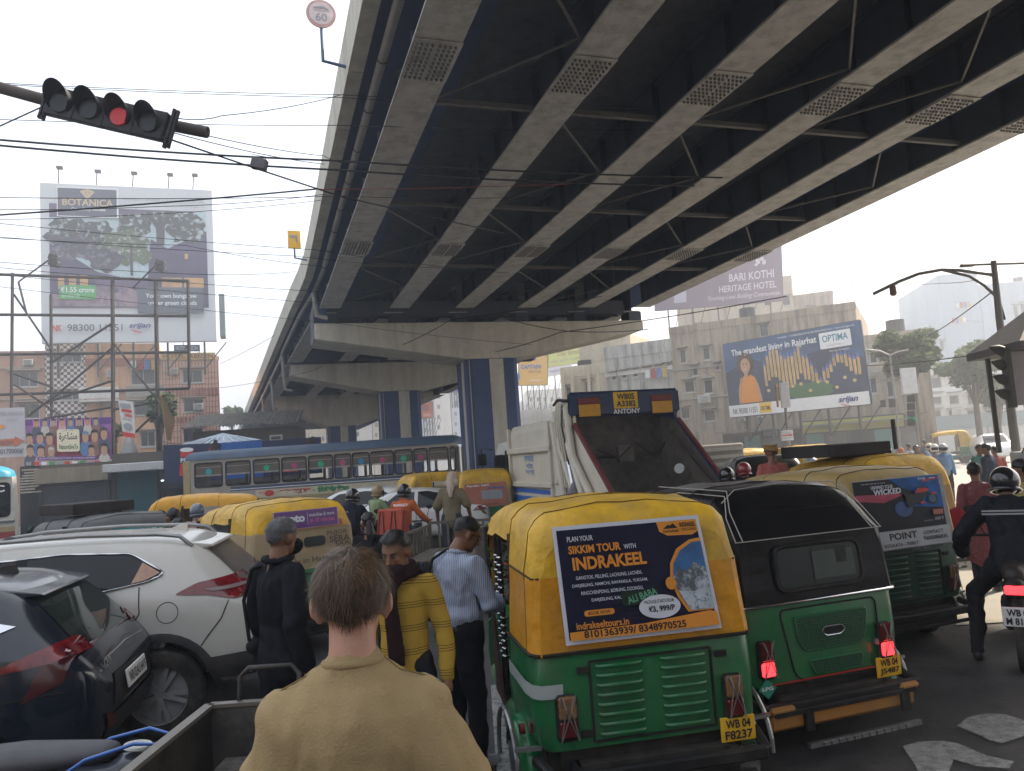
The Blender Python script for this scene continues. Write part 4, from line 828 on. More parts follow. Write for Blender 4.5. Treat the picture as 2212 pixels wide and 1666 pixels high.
# ------------------------------------------------------------------ trees
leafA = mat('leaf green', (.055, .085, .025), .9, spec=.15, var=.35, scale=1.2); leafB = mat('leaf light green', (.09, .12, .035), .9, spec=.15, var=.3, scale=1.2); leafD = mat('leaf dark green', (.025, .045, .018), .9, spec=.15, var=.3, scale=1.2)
barkm = mat('tree bark', (.10, .075, .055), .9, bump=.6, bscale=30)
def tree(label, base, hc, R, trunk_h, n=1600, leaf=.22, seed=1, mats=(leafA, leafB, leafD), lean=0.):
    rnd = random.Random(seed); t = thing('tree', label, 'tree', base)
    b = B(); cs = []; fork = Vector((lean * .5, 0, trunk_h))
    b.tube([(0, 0, -.1), (lean * .2, 0, trunk_h * .5), fork], [R * .09 + .05, R * .07 + .04, R * .06 + .03], 8)
    for k in range(17):
        a = k * 2.4; rr = R * (.15 + .65 * rnd.random()); c = Vector((lean + rr * math.cos(a), rr * math.sin(a), hc + R * 1.25 * (rnd.random() - .52))); cs.append((c, R * (.25 + .2 * rnd.random())))
        b.tube([fork - Vector((0, 0, .3 * (k % 4))), fork.lerp(c, .55) + Vector((rnd.uniform(-.3, .3), 0, .15 * R)), c], [R * .035, R * .022, .01], 5)
    b.build('trunk', barkm, t, smooth=60); b = B()
    for i in range(n):
        c, cr = cs[rnd.randrange(len(cs))]; d = Vector((rnd.gauss(0, 1), rnd.gauss(0, 1), rnd.gauss(0, 1))).normalized() * cr * (rnd.random() ** .45); d.z *= .75; q = c + d
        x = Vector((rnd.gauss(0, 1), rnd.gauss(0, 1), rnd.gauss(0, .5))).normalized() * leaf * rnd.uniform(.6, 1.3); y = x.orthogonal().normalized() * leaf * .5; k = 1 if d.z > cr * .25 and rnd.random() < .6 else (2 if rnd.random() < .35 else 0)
        b.add([q - x, q - y, q + x, q + y], [(0, 1, 2, 3)], k)
    b.build('crown', list(mats), t, fix=False); return t
def treeat(label, x, y, Y, Rpx, **kw):
    c = P(x, y, Y); return tree(label, (c.x, c.y, 0), c.z, Rpx * Y / 1671, max(1.2, c.z - Rpx * Y / 1671 * 1.1), **kw)
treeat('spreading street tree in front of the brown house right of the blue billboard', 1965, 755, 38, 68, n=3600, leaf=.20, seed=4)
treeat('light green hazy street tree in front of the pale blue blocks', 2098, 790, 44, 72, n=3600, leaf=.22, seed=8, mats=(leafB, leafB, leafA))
treeat('lower part of a hazy street tree behind the white balconies', 2150, 850, 48, 45, n=1800, leaf=.22, seed=18, mats=(leafB, leafA, leafA))
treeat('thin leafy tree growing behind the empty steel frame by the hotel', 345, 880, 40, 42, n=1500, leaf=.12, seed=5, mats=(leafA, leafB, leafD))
treeat('small bush of fresh leaves beside the narrow pole banner', 250, 925, 36, 22, n=500, leaf=.1, seed=15, mats=(leafB, leafB, leafA))
treeat('distant round green tree beyond the corrugated shed', 500, 898, 90, 24, n=900, leaf=.35, seed=6)
treeat('small tree on the rooftop above the grimy brown flats', 1580, 735, 66, 30, n=800, leaf=.2, seed=26)

# ------------------------------------------------------------------ wires
wm = mat('black cable', (.03, .03, .035), .7, var=0); wr_ = mat('red cable', (.3, .05, .05), .6, var=0)
def wire(pts, r=.008, m=None, sag=.12, lab=None):
    Ps = [P(*q) for q in pts]; out = []
    for a, c in zip(Ps[:-1], Ps[1:]):
        n = 10
        for i in range(n): f = i / n; out.append(a.lerp(c, f) - Vector((0, 0, sag * 4 * f * (1 - f))))
    out.append(Ps[-1]); o = Vector(out[0]); b = B(); b.tube([q - o for q in out], r, 5); ob = b.build('overhead_wire', m or wm); ob.location = o
    tag(ob, lab or 'thin dark overhead cable strung across the street below the flyover', 'cable', 'overhead cables')
for q in ([(-200, 168, 12), (737, 205, 14), (1474, 232, 17)], [(-200, 170, 12.2), (737, 211, 14), (1600, 243, 17)], [(-200, 250, 12), (737, 271, 14), (1550, 279, 17)],
          [(-200, 423, 12), (737, 424, 15), (1200, 424, 18)], [(-200, 449, 13), (350, 446, 14), (700, 420, 16)], [(-200, 470, 14), (233, 467, 15), (693, 433, 18)], [(-200, 462, 14), (680, 540, 18), (1100, 590, 22)],
          [(-200, 495, 15), (633, 553, 18), (980, 580, 20)], [(-200, 500, 15), (400, 530, 17), (690, 575, 20)], [(-200, 548, 16), (407, 592, 18), (640, 587, 22)], [(-200, 560, 16), (690, 630, 20)],
          [(-200, 572, 17), (690, 655, 22)], [(-200, 595, 18), (737, 700, 24), (1150, 745, 27)], [(475, 786, 45), (593, 725, 38)], [(475, 838, 45), (640, 810, 40), (700, 790, 36)], [(365, 252, 9.4), (480, 250, 10.5), (737, 205, 14)],
          [(352, 270, 9.4), (700, 337, 14), (760, 352, 15)], [(360, 283, 9.4), (700, 355, 14)], [(1070, 760, 28), (1210, 718, 24), (1700, 640, 20)], [(870, 745, 27), (975, 690, 27), (1300, 640, 25)], [(1090, 688, 27), (1230, 716, 25), (1400, 712, 24)],
          [(1835, 610, 18), (2033, 612, 20), (2150, 595, 16)], [(1870, 790, 24), (2150, 760, 15)], [(2000, 730, 30), (2144, 630, 16)]): wire(q, .007 if q[0][2] < 20 else .013, sag=.05)
wire([(-200, 285, 11), (737, 348, 13), (1560, 384, 16)], .018, sag=.05, lab='upper of the two thick black cables crossing below the signal'); wire([(-200, 295, 11), (737, 368, 13), (1500, 402, 16)], .018, sag=.05, lab='lower of the two thick black cables crossing below the signal')
wire([(-200, 478, 13), (681, 409, 14)], .016, sag=.03, lab='thick dark cable rising across the giant billboard'); wire([(681, 409, 14), (900, 408, 16), (1230, 398, 18)], .009, wr_, 0, 'red cable running on below the girders')
wire([(2148, 590, 16), (2156, 640, 16.2), (2170, 690, 16)], .03, sag=0, lab='tangled cable bundle down the arched lamp post')
wire([(-60, 300, 9.2), (98, 228, 9.4)], .01, sag=0, lab='stay wire running down left from the four lamp signal')
wire([(352, 296, 9.3), (540, 360, 10.5), (737, 425, 12), (1090, 505, 16)], .012, sag=0, lab='dark cable from the signal that carries the small box')

# ------------------------------------------------------------------ signal on its arm
sg = P(235, 248, 9.4); ang = -math.degrees(math.atan2(55, 250)) - 3.9 + 3.9
t = thing('traffic_signal', 'horizontal four lamp traffic signal with one red lamp on an overhead arm', 'traffic light', sg, 0)
dx = (P(357, 276, 9.4) - sg); ux = dx.normalized(); uz = Vector((-ux.z, 0, ux.x)); sp = dx.length / 122 * 65
M = frame((0, 0, 0), ux, uz)
blk = mat('black signal housing', (.018, .017, .02), .5, dust=.2); hs = sp * 4 / 4
b = B(); b.tube([P(-260, 118, 9.3) - sg, P(100, 207, 9.35) - sg + V3((0, .2, 0)), P(435, 272, 9.4) - sg + V3((0, .2, 0))], .075, 12); b.build('arm', mat('rusty signal arm', (.06, .045, .04), .6, dust=.2), t, smooth=60)
for k in range(4):
    cx = (-1.5 + k) * sp * .98 - .02; c = M @ Vector((cx, 0, 0)); s_ = 1 - .035 * k
    b = B(); b.box((cx, 0, 0), (sp * .99, .12, .37), 0, M); b.build('housing', blk, t, bevel=.012)
    b = B(); b.cyl(c + V3((0, -.065, -.02)), c + V3((0, -.09, -.02)), .118 * s_, 24); b.build('lens', mat('red signal lens', (.35, .02, .03), .3, emit=(.8, .05, .06), es=.10) if k == 2 else mat('dark signal lens', (.02, .02, .022), .3), t)
    b = B(); rr = .160 * s_; n = 16; r1, r2 = [], []
    for i in range(n + 1):
        a = R_(-40 + 260 * i / n); q = Vector((math.cos(a) * rr, 0, math.sin(a) * rr)); r1.append(c + M.to_3x3() @ q + V3((0, -.06, 0))); r2.append(c + M.to_3x3() @ (q * 1.02) + V3((0, -.30 + .12 * (1 - math.sin(a)), .035)))
    b.ring([r1, r2], cap=False, closed=False); b.ring([[x + V3((0, 0, .006)) for x in r1], [x + V3((0, 0, .006)) for x in r2]], cap=False, closed=False); b.build('visor', blk, t, smooth=50)
for sx in (-1, 1):
    b = B(); e = sp * 2.02; b.box((sx * e, 0, 0), (.035, .05, .52), 0, M); b.box((sx * (e + .05), 0, -.0), (.025, .05, .50), 0, M); b.box((sx * (e + .025), 0, .24), (.08, .05, .02), 0, M); b.box((sx * (e + .025), 0, -.22), (.08, .05, .02), 0, M); b.build('bracket', rust, t)
bx = P(560, 355, 10.6); t = thing('cable_box', 'small dark box hanging on a cable right of the signal', 'junction box', bx)
b = B(); M2 = frame((0, 0, 0), (1, 0, -.27), (.27, 0, 1)); b.box((0, 0, 0), (.215, .12, .15), 0, M2); b.build('box', mat('grey plastic box', (.13, .12, .13), .5), t, bevel=.01)
b = B(); b.tube([(-.1, 0, .08), (-.09, 0, .15), (.1, 0, .10), (.09, 0, .05)], .005, 5); b.build('hanger', wm, t)

# ------------------------------------------------------------------ poles, lamps and kiosk on the right
polem = mat('grey lamp post', (.20, .19, .18), .6, dust=.2)
o = P(2160, 700, 16); o.z = 0
t = thing('lamp_post', 'arched lamp post with a hanging signal lamp over the right hand road', 'street lamp', o)
rel = lambda x, y, Y: P(x, y, Y) - o
b = B(); b.tube([V3((0, 0, 0)), rel(2159, 690, 16), rel(2146, 564, 16)], [.10, .07, .055], 10); b.build('pole', polem, t, smooth=60)
for nm, pts, r in (('arm', ((1887, 635), (1941, 609), (1984, 592), (2034, 583), (2071, 584), (2144, 594)), .035), ('brace', ((2034, 583), (2094, 597), (2125, 616), (2151, 640)), .03), ('cross_arm', ((2075, 573), (2110, 572), (2208, 569), (2250, 567)), .025)):
    b = B(); b.tube([rel(x, y, 16) for x, y in pts], r, 7); b.build(nm, polem, t, smooth=60)
b = B(); c = rel(1929, 628, 16); b.tube([c + V3((0, 0, .12)), c + V3((0, 0, .1)), c + V3((0, 0, -.07)), c - V3((0, 0, .11))], [.04, .06, .07, .04], 10); b.build('lamp_head', mat('dull brown lamp', (.2, .15, .12), .5), t, smooth=50)
b = B(); c = rel(2090, 574, 16); b.box(c, (.3, .14, .05)); b.build('lamp_head', polem, t, bevel=.02)
def polesign(name, label, x, ytop, Y, blocks, arms=(), cat='sign'):
    o = P(x, ytop, Y); h = o.z; o.z = 0; t = thing(name, label, cat, o); rel = lambda a, c: P(a, c, Y) - Vector((o.x, o.y, 0)) - Vector((0, 0, 0))
    b = B(); b.cyl((0, 0, 0), (0, 0, h), .05, 8); b.build('pole', polem, t)
    for x0, y0, x1, y1, m, nm in blocks:
        a = P(x0, y0, Y) - V3((o.x, o.y, 0)); c = P(x1, y1, Y) - V3((o.x, o.y, 0)); b = B(); b.box(((a.x + c.x) / 2, -.1, (a.z + c.z) / 2), (abs(c.x - a.x), .12, abs(a.z - c.z))); b.build(nm, m, t, bevel=.01)
    for pts in arms:
        b = B(); b.tube([P(q[0], q[1], Y) - V3((o.x, o.y, 0)) for q in pts], .04, 6); b.build('arm', polem, t, smooth=60)
    return t
blank = mat('blank pale panel', (.52, .52, .54), .5)
t = polesign('sign_pole', 'thin pole with a blank panel and a small arrow sign by the blue billboard', 1691, 828, 26, [(1681, 828, 1705, 881, blank, 'panel'), (1672, 830, 1680, 880, mat('tan panel edge', (.4, .28, .14), .6), 'panel'), (1684, 931, 1711, 951, blank, 'arrow_sign')])
a = P(1684, 951, 26) - V3((t.location.x, t.location.y, 0)); c = P(1711, 931, 26) - V3((t.location.x, t.location.y, 0)); p = Panel((a.x, -.165, a.z), (c.x, -.165, a.z), (c.x, -.165, c.z), (a.x, -.165, c.z), .003)
p.poly([(.1, .45), (.7, .45), (.7, .35), (.95, .52), (.7, .68), (.7, .58), (.1, .58)], REDP); p.text('NO PARKING', .1, .72, .7, .88, GREYP); p.text('ROAD CLOSED', .1, .12, .85, .27, GREYP); p.done(t)
polesign('sign_pole', 'pole with a tall blank panel above stacked signal heads by the trees', 1966, 797, 30, [(1941, 797, 1980, 850, blank, 'panel')] + [(1957, 855 + 17 * k, 1973, 869 + 17 * k, blk, 'signal_head') for k in range(4)] + [(1958, 900, 1976, 912, mat('green lamp box', (.05, .25, .15), .5), 'lamp_box')])
polesign('lamp_post', 'slim twin arm lamp post standing behind the blank white panel pole', 1922, 765, 36, [(1918, 862, 1932, 880, blk, 'control_box'), (1900, 865, 1911, 880, blk, 'cable_coil')], [((1922, 768), (1900, 758), (1870, 756)), ((1922, 768), (1940, 760), (1962, 756))], 'street lamp')
# police kiosk
ko = P(2190, 968, 14); t = thing('police_kiosk', 'dark roofed traffic police kiosk with a blank grey panel at the right edge', 'kiosk', (ko.x + 1.35, 14, 0), -6)
sx = 1.0
b = B(); b.box((0, .6, .75), (1.5, 1.3, 1.5)); b.build('base', mat('pale kiosk base', (.36, .38, .38), .7, dust=.4), t, bevel=.02)
p = Panel((-.75, -.053, 1.05), (.75, -.053, 1.05), (.75, -.053, 1.45), (-.75, -.053, 1.45), .003); p.rect(.02, .05, .98, .95, flat('kiosk blue', (.2, .24, .32))); p.text('KOLKATA TRAFFIC POLICE', .05, .5, .95, .85, WHITE, .015); p.text('PARK CIRCUS', .3, .12, .7, .4, WHITE); p.done(t)
ms = mat('dark mesh and creeper', (.035, .04, .03), .9, var=.6, scale=20)
for xx in (-.95, .7):
    for yy in (.02, 1.2): b = B(); b.beam((xx, yy, 1.5), (xx, yy, 3.4), .07); b.build('post', framed, t)
b = B()
for k in range(60):
    b.beam((-1.0 + 1.4 * random.random(), .1 + .3 * random.random(), 1.5), (-.7 + 1.4 * random.random(), .1 + .3 * random.random(), 2.35), .03)
b.build('creeper_mesh', ms, t)['kind'] = 'stuff'
b = B(); b.box((-.32, -.1, 2.86), (1.8, .12, .98)); b.build('panel', mat('grey blank panel', (.25, .23, .25), .5), t, bevel=.01)
b = B(); b.box((-1.25, -.1, 2.86), (.07, .2, 1.05)); b.build('frame', framed, t)
for k in range(4):
    z = 3.42 - k * .27; b = B(); b.tube([(-1.27, -.05, z - .05), (-1.37, -.05, z), (-1.49, -.05, z + .05)], [.10, .09, .02], 8); b.build('visor', blk, t, smooth=50)
rfm = mat('dark ribbed kiosk roof', (.075, .068, .07), .6, dust=.3)
b = B(); b.add([(-1.2, -.5, 3.5), (1., -.5, 3.5), (1., 1.5, 3.5), (-1.2, 1.5, 3.5), (-.3, .5, 4.3), (.25, .5, 4.3), (-1.2, -.5, 3.36), (1., -.5, 3.36), (1, 1.5, 3.36), (-1.2, 1.5, 3.36)], [(0, 1, 5, 4), (1, 2, 5), (2, 3, 4, 5), (3, 0, 4), (0, 6, 7, 1), (1, 7, 8, 2), (2, 8, 9, 3), (3, 9, 6, 0), (6, 9, 8, 7)])
b.build('roof', rfm, t)
for k in range(6): b = B(); f = -1 + 2 * (k + .5) / 6; b.beam((f, -.5, 3.51), (f * .25, .5, 4.32), .05, .04); b.build('roof_rib', rfm, t)
roadsign('round speed limit sign marked 60 standing on the flyover parapet', 13.85, .72, 'disc', 0)
roadsign('small yellow arrow sign on the flyover parapet farther along', 26.6, .55, 'yel', 0)
# ------------------------------------------------------------------ vehicle materials
yel = mat('dusty yellow canvas', (.62, .36, .022), .42, var=.22, scale=5, bump=.9, bscale=9, dust=.45)
yel2 = mat('orange yellow tarpaulin', (.60, .26, .008), .28, var=.2, scale=5, bump=.9, bscale=8, dust=.3)
grn = mat('green enamel', (.008, .135, .042), .3, var=.25, scale=4, dust=.34, coat=.3, bump=.12, bscale=3)
grn2 = mat('dull dark green enamel', (.008, .055, .028), .5, var=.2, scale=3, dust=.3)
blkcan = mat('glossy black rexine', (.006, .006, .007), .30, var=.2, scale=3, bump=.3, bscale=6, spec=.16)
greycan = mat('worn grey black canvas', (.06, .06, .06), .5, var=.3, scale=2, bump=.4, bscale=4, dust=.3)
beige = mat('printed beige tarpaulin', (.36, .27, .16), .6, var=.1, scale=3, bump=.5, bscale=5, dust=.2)
tyre = mat('tyre rubber', (.018, .018, .018), .85, var=.3, scale=14, dust=.5, bump=.2, bscale=60)
chrome = mat('chrome', (.6, .6, .62), .14, metal=1, var=0)
steel = mat('scratched steel', (.3, .3, .3), .35, metal=.8, dust=.3)
blkpl = mat('black plastic', (.012, .012, .013), .5, dust=.2, spec=.2)
dkchas = mat('dirty chassis', (.02, .018, .016), .85, var=.4, scale=8, dust=.3)
redlens = mat('red lens', (.12, .008, .008), .2, var=.2, scale=20, coat=.5); amblens = mat('amber lens', (.22, .11, .05), .25, var=.3, scale=20, dust=.3)
redlit = mat('lit red lens', (.6, .02, .02), .3, emit=(1, .04, .05), es=1.5, var=0)
glass = mat('tinted car glass', (.008, .008, .009), .05, var=0, spec=.35)
seatm = mat('dark rexine seat', (.03, .022, .02), .5)
platey = mat('yellow number plate', (.72, .42, .02), .4, dust=.1)
def wheel(par, c, r, w_, rim=steel, spokes=0, axis=(1, 0, 0), lab=None, rimr=.62):
    c = Vector(c); ax = Vector(axis).normalized(); b = B(); h = w_ / 2
    b.lathe([(r * rimr, -h * .8), (r * .86, -h), (r * .96, -h * .92), (r, -h * .6), (r, h * .6), (r * .96, h * .92), (r * .86, h), (r * rimr, h * .8), (r * rimr, -h * .8)], c, ax, 32)
    wh = b.build('wheel', tyre, par, smooth=40)
    b = B(); rr = r * rimr
    x = ax.orthogonal().normalized(); y = ax.cross(x)
    if spokes:
        b.lathe([(rr, -h * .8), (rr * .94, -h * .3), (rr * .94, h * .3), (rr, h * .8)], c, ax, 32); b.cyl(c - ax * h * .5, c + ax * h * .5, rr * .2, 14)
        for k in range(spokes):
            for e in (-.13, .13):
                a = 2 * math.pi * k / spokes + e; a2 = 2 * math.pi * k / spokes + e * 1.3
                p0 = c + (x * math.cos(a) + y * math.sin(a)) * rr * .15; p1 = c + (x * math.cos(a2) + y * math.sin(a2)) * rr * .95
                b.beam(p0 + ax * h * .45 * (1 if ax.dot(p0 - c) >= 0 else 1), p1 + ax * h * .4, rr * .15, .03, up=ax); b.beam(p0 - ax * h * .45, p1 - ax * h * .4, rr * .15, .03, up=ax)
        b.cyl(c - ax * h * .12, c + ax * h * .12, rr * .93, 24)
    else: b.lathe([(0, -h * .4), (rr * .25, -h * .55), (rr * .5, -h * .2), (rr, -h * .5), (rr, h * .5), (rr * .5, h * .2), (rr * .25, h * .55), (0, h * .4)], c, ax, 24)
    b.build('rim', rim, wh, smooth=35); return wh
def plate(par, c, w_, h, l1, l2, m=platey, n=(0, -1, 0)):
    n = Vector(n).normalized(); u = Vector((0, 0, 1)).cross(n).normalized() * 1; z = n.cross(u); c = Vector(c); u, z = u, n.cross(u)
    z = Vector((0, 0, 1)) - n * n.z; z.normalize(); u = z.cross(n) * -1 if False else n.cross(z) * -1
    M = frame(c, u, z); b = B(); b.box((0, 0, 0), (w_, .012, h), 0, M); o = b.build('number_plate', m, par, bevel=.003)
    q = [c + n * .008 + u * a * w_ / 2 + z * e * h / 2 for a, e in ((-1, -1), (1, -1), (1, 1), (-1, 1))]; p = Panel(*q, lift=.001)
    if l2: p.text(l1, .14, .54, .86, .90, BLACK, .03); p.text(l2, .1, .10, .9, .46, BLACK, .03)
    else: p.text(l1, .06, .2, .94, .8, BLACK, .02)
    p.txt.build('lettering', p.tm, o, fix=False)
def railtube(b, pts, r, n=6, mi=0): b.tube(pts, r, n, mi)

# ------------------------------------------------------------------ auto rickshaw
def rickshaw(label, x, y, rz, hood=(yel, yel), body=grn, seed=0, slant=0., zs=1.45, ht=1.70, detail=True, lamp=None, num=None, zsplit=1.36, piping=None, louvres=True, group=None, extra=None, z0=0.):
    t = thing('auto_rickshaw', label, 'auto rickshaw', (x, y, z0), rz, group)
    zj = .93
    def prof(yy):
        k = [(-.005, .60, ht - .15), (.02, .635, ht - .09), (.09, .655, ht - .03), (.25, .66, ht), (.66, .655, ht + .01), (1.2, .645, ht), (1.75, .62, ht - .05), (2.0, .60, ht - .11), (2.06, .58, ht - .16)]
        for a, c in zip(k[:-1], k[1:]):
            if a[0] <= yy <= c[0]: f = (yy - a[0]) / (c[0] - a[0]); return tuple(a[i] * (1 - f) + c[i] * f for i in (1, 2))
        return k[-1][1:]
    def ring(yy, zl):
        w_, zt_ = prof(yy); r = .17; pts = []
        zr = sorted({zl, *([zj + (zt_ - r - zj) * f for f in (.25, .5, .75)] if zl < 1.2 else [])})
        if zl < zsplit < zt_ - r: zr = sorted(zr + [zsplit])
        half = [(w_ + .006 - .06 * (z - zj), z) for z in zr]
        while len(half) < 5: half.append(half[-1])
        wt = w_ - .045
        half += [(wt - r + r * math.cos(R_(a)), zt_ - r + r * math.sin(R_(a))) for a in (0, 25, 50, 75)] + [(wt * .55, zt_ + .012), (wt * .25, zt_ + .022)]
        out = []
        for sx, hh in ((-1, half), (1, half[::-1])):
            if sx == -1: out += [(-a, z) for a, z in hh] + [(0, zt_ + .026)]
            else: out += [(a, z) for a, z in hh]
        res = []
        for a, z in out:
            fall = max(0, 1 - yy / .62); sh = (.09 * max(0, z - zj) + max(0, z - zs) * slant) * fall
            d = .016 * noise.noise(Vector((a * 4, yy * 4 + seed * 3.1, z * 3))) + .016 * noise.noise(Vector((a * 11 + seed, yy * 9, z * 5)))
            res.append(Vector((a * (1 + d), yy + sh + d * .6, z + (d if z > 1.2 else 0))))
        return res
    ys = [-.005, .005, .02, .05, .09, .16, .25, .40, .55, .66]
    RR = [ring(yy, zj) for yy in ys]; n = len(RR[0]); b = B()
    mf = lambda i, j: 1 if (RR[i][j].z + RR[i][(j + 1) % n].z) / 2 < zsplit else 0
    b.ring(RR, cap=False, closed=False, mfun=mf)
    L = RR[0]
    for j in range(n // 2):
        a0, a1, c0, c1 = L[j], L[j + 1], L[n - 1 - j], L[n - 2 - j]; m_ = 8; mi = 1 if (a0.z + a1.z) / 2 < zsplit else 0; vs = []
        for k in range(m_ + 1):
            f = k / m_; wv = lambda q: V3((0, .014 * noise.noise(V3((q.x * 5 + seed, q.z * 3, 2))) * math.sin(math.pi * f), 0)); p0 = a0.lerp(c0, f); p1 = a1.lerp(c1, f); vs += [p0 + wv(p0), p1 + wv(p1)]
        b.add(vs, [(2 * k, 2 * k + 2, 2 * k + 3, 2 * k + 1) for k in range(m_)], mi)
    R2 = [ring(yy, prof(yy)[1] - .22) for yy in (.66, .9, 1.2, 1.5, 1.75, 1.9, 2.0, 2.06)]
    b.ring(R2, 0, cap=False, closed=False); b.build('hood', list(hood), t, smooth=50, fix=False)
    b = B(); [b.tube([v + V3((0, 0, .003)) for v in ring(y_, zj if y_ < .6 else prof(y_)[1] - .22)], .0045, 4) for y_ in (.14, .66, 1.35)]; b.build('stitched_seam', mat('hood stitching', tuple(c_ * .35 for c_ in (.5, .3, .05)) if hood[0] is yel else (.03, .03, .03), .9, var=0) if hood[0] is not yel else mat('yellow hood stitching', (.16, .09, .01), .9, var=0), t)['kind'] = 'stuff'
    # lower body
    lo = B(); bz = .42
    def lring(yy, w_, zt_, zb): return [(-w_ + .03, yy, zb), (-w_, yy, zb + .06), (-w_ - .012, yy, zb + (zt_ - zb) * .5), (-w_ + .0, yy, zt_ - .02), (-w_ + .02, yy, zt_), (w_ - .02, yy, zt_), (w_, yy, zt_ - .02), (w_ + .012, yy, zb + (zt_ - zb) * .5), (w_, yy, zb + .06), (w_ - .03, yy, zb)]
    lo.ring([lring(yy, w_, zj + .01, bz) for yy, w_ in ((0, .56), (.012, .60), (.04, .632), (.10, .65), (.3, .66), (.66, .66))])
    lo.ring([lring(yy, w_, zz, .34) for yy, w_, zz in ((.66, .655, .46), (1.3, .65, .44), (1.85, .62, .46))])
    lo.ring([lring(yy, w_, zz, .34) for yy, w_, zz in ((1.86, .62, .80), (2.1, .56, .86), (2.35, .40, .84), (2.52, .22, .72))])
    lo.build('body', body, t, smooth=35)
    b = B(); b.box((0, .8, .27), (.9, 1.7, .16)); b.box((0, .2, .3), (1.05, .3, .22)); b.build('chassis', dkchas, t)
    for sx in (-1, 1): wheel(t, (sx * .52, .42, .21), .21, .1, dkchas)
    wheel(t, (0, 2.2, .21), .21, .1, dkchas)
    b = B()
    for sx in (-1, 1):
        rg = [[Vector((sx * (.60 + a), .42 + math.cos(R_(th)) * (.27 + h_), .22 + math.sin(R_(th)) * (.27 + h_))) for a, h_ in ((0, 0), (.05, .03), (.11, .02), (.13, -.03))] for th in range(10, 171, 16)]
        b = B(); b.ring(rg, cap=False, closed=False); b.build('mudguard', body, t, smooth=60, fix=False)
        if detail:
            b = B(); b.tube([(sx * .76, .42 + math.cos(R_(th)) * .33, .24 + math.sin(R_(th)) * .31) for th in range(-10, 200, 15)], .014, 6); b.beam((sx * .62, .10, .42), (sx * .77, .12, .42), .03, .02); b.build('wheel_guard', steel, t)
    b = B(); b.box((0, .75, .62), (1.1, .5, .14)); b.box((0, .5, .98), (1.1, .12, .6)); b.build('seat', seatm, t, bevel=.03)
    b = B(); b.box((0, 1.42, .60), (.9, .08, .5)); b.box((0, 1.55, .7), (.5, .32, .12)); b.build('driver_seat', seatm, t, bevel=.02)
    ws = [(-.56, 2.12, .84), (.56, 2.12, .84), (.52, 2.02, 1.52), (-.52, 2.02, 1.52)]
    b = B()
    for i in range(4): b.beam(ws[i], ws[(i + 1) % 4], .05, .05)
    b.build('windscreen_frame', body if hood[0] is not yel else yel, t); b = B(); b.add([Vector(v) + V3((0, .01, 0)) for v in ws] + [Vector(v) + V3((0, .016, 0)) for v in ws], [(0, 1, 2, 3), (4, 5, 6, 7)]); b.build('windscreen', mat('clear dusty glass', (.5, .5, .5), .1, var=0, alpha=.25), t, fix=False)
    for sx in (-1, 1):
        b = B(); b.tube([(sx * .63, .68, .45), (sx * .635, .68, .95), (sx * .61, .70, 1.55)], .022, 6); b.build('pillar', blkpl, t); b = B(); b.tube([(sx * .60, 1.88, .45), (sx * .58, 1.95, 1.5)], .022, 6); b.build('pillar', blkpl, t)
    b = B(); b.tube([(-.35, 1.95, .95), (.35, 1.95, .95)], .018, 6); b.beam((0, 1.95, .95), (0, 2.1, .6), .05); b.build('handlebar', blkpl, t)
    b = B(); b.tube([(-.66, 2.0, 1.0), (-.8, 1.98, 1.1)], .01, 5); b.box((-.84, 1.98, 1.14), (.10, .03, .15)); b.build('mirror', blkpl, t, bevel=.01)
    # bumper
    bm = B(); bm.box((-.02, -.16, .33), (1.24, .05, .07)); bm.box((0, -.12, .22), (1.1, .04, .03))
    for sx in (-1, 1): bm.beam((sx * .45, -.16, .32), (sx * .45, .1, .32), .06, .06); bm.beam((sx * .60, -.16, .33), (sx * .66, .1, .36), .05, .06)
    bm.build('bumper', blkpl, t, bevel=.012)
    for sx in (-1, 1):
        up = redlit if (lamp == 'up') else amblens; b = B(); b.box((sx * .49, -.018, .60), (.125, .05, .25)); hl = b.build('taillight', blkpl, t, bevel=.02)
        b = B(); b.box((sx * .49, -.045, .66), (.10, .03, .12)); b.build('lens', redlens if lamp else amblens, hl, bevel=.01); b = B(); b.box((sx * .49, -.045, .545), (.10, .03, .09)); b.build('lens', redlit if lamp else redlens, hl, bevel=.01)
        if detail:
            b = B()
            for k in (-1, 1): b.tube([(sx * .49 + k * .045, -.066, .73), (sx * .49 + k * .01, -.075, .64), (sx * .49 - k * .045, -.07, .50)], .0035, 5); b.tube([(sx * .49 + k * .05, -.068, .49), (sx * .49 + k * .015, -.072, .66), (sx * .49 + k * .03, -.066, .72)], .0035, 5)
            b.build('lamp_guard', steel, hl)
    if num: plate(t, (.50, -.022, .42), .21, .135, *num)
    if detail and louvres:
        b = B()
        for q in (((-.34, .88), (.38, .88)), ((.38, .88), (.38, .45)), ((.38, .45), (-.34, .45)), ((-.34, .45), (-.34, .88))): b.beam((q[0][0], -.004, q[0][1]), (q[1][0], -.004, q[1][1]), .012, .012)
        b.build('lid_seam', blkpl, t)
        for cx in (-.17, .21):
            for k in range(8):
                z = .85 - .052 * k; b = B(); b.tube([(cx - .13, -.004, z), (cx - .115, -.022, z), (cx + .115, -.022, z), (cx + .13, -.004, z)], .011, 6); b.build('louvre', body, t, smooth=60)
        for dx_ in ((-.40, .84), (-.40, .50), (.42, .84)): b = B(); b.box((dx_[0] + .02, -.012, dx_[1]), (.07, .02, .035)); b.build('hinge', blkpl, t, bevel=.004)
    if extra: extra(t, ring)
    return t
def on_rear(x, z, out=.012, slant=0, zs=9): return Vector((x, -.005 + .09 * max(0, z - .93) + max(0, z - zs) * slant - out, z))
def rpanel(x0, z0, x1, z1, out=.014, **k): return Panel(on_rear(x0, z0, out), on_rear(x1, z0, out), on_rear(x1, z1, out), on_rear(x0, z1, out), lift=.0012)
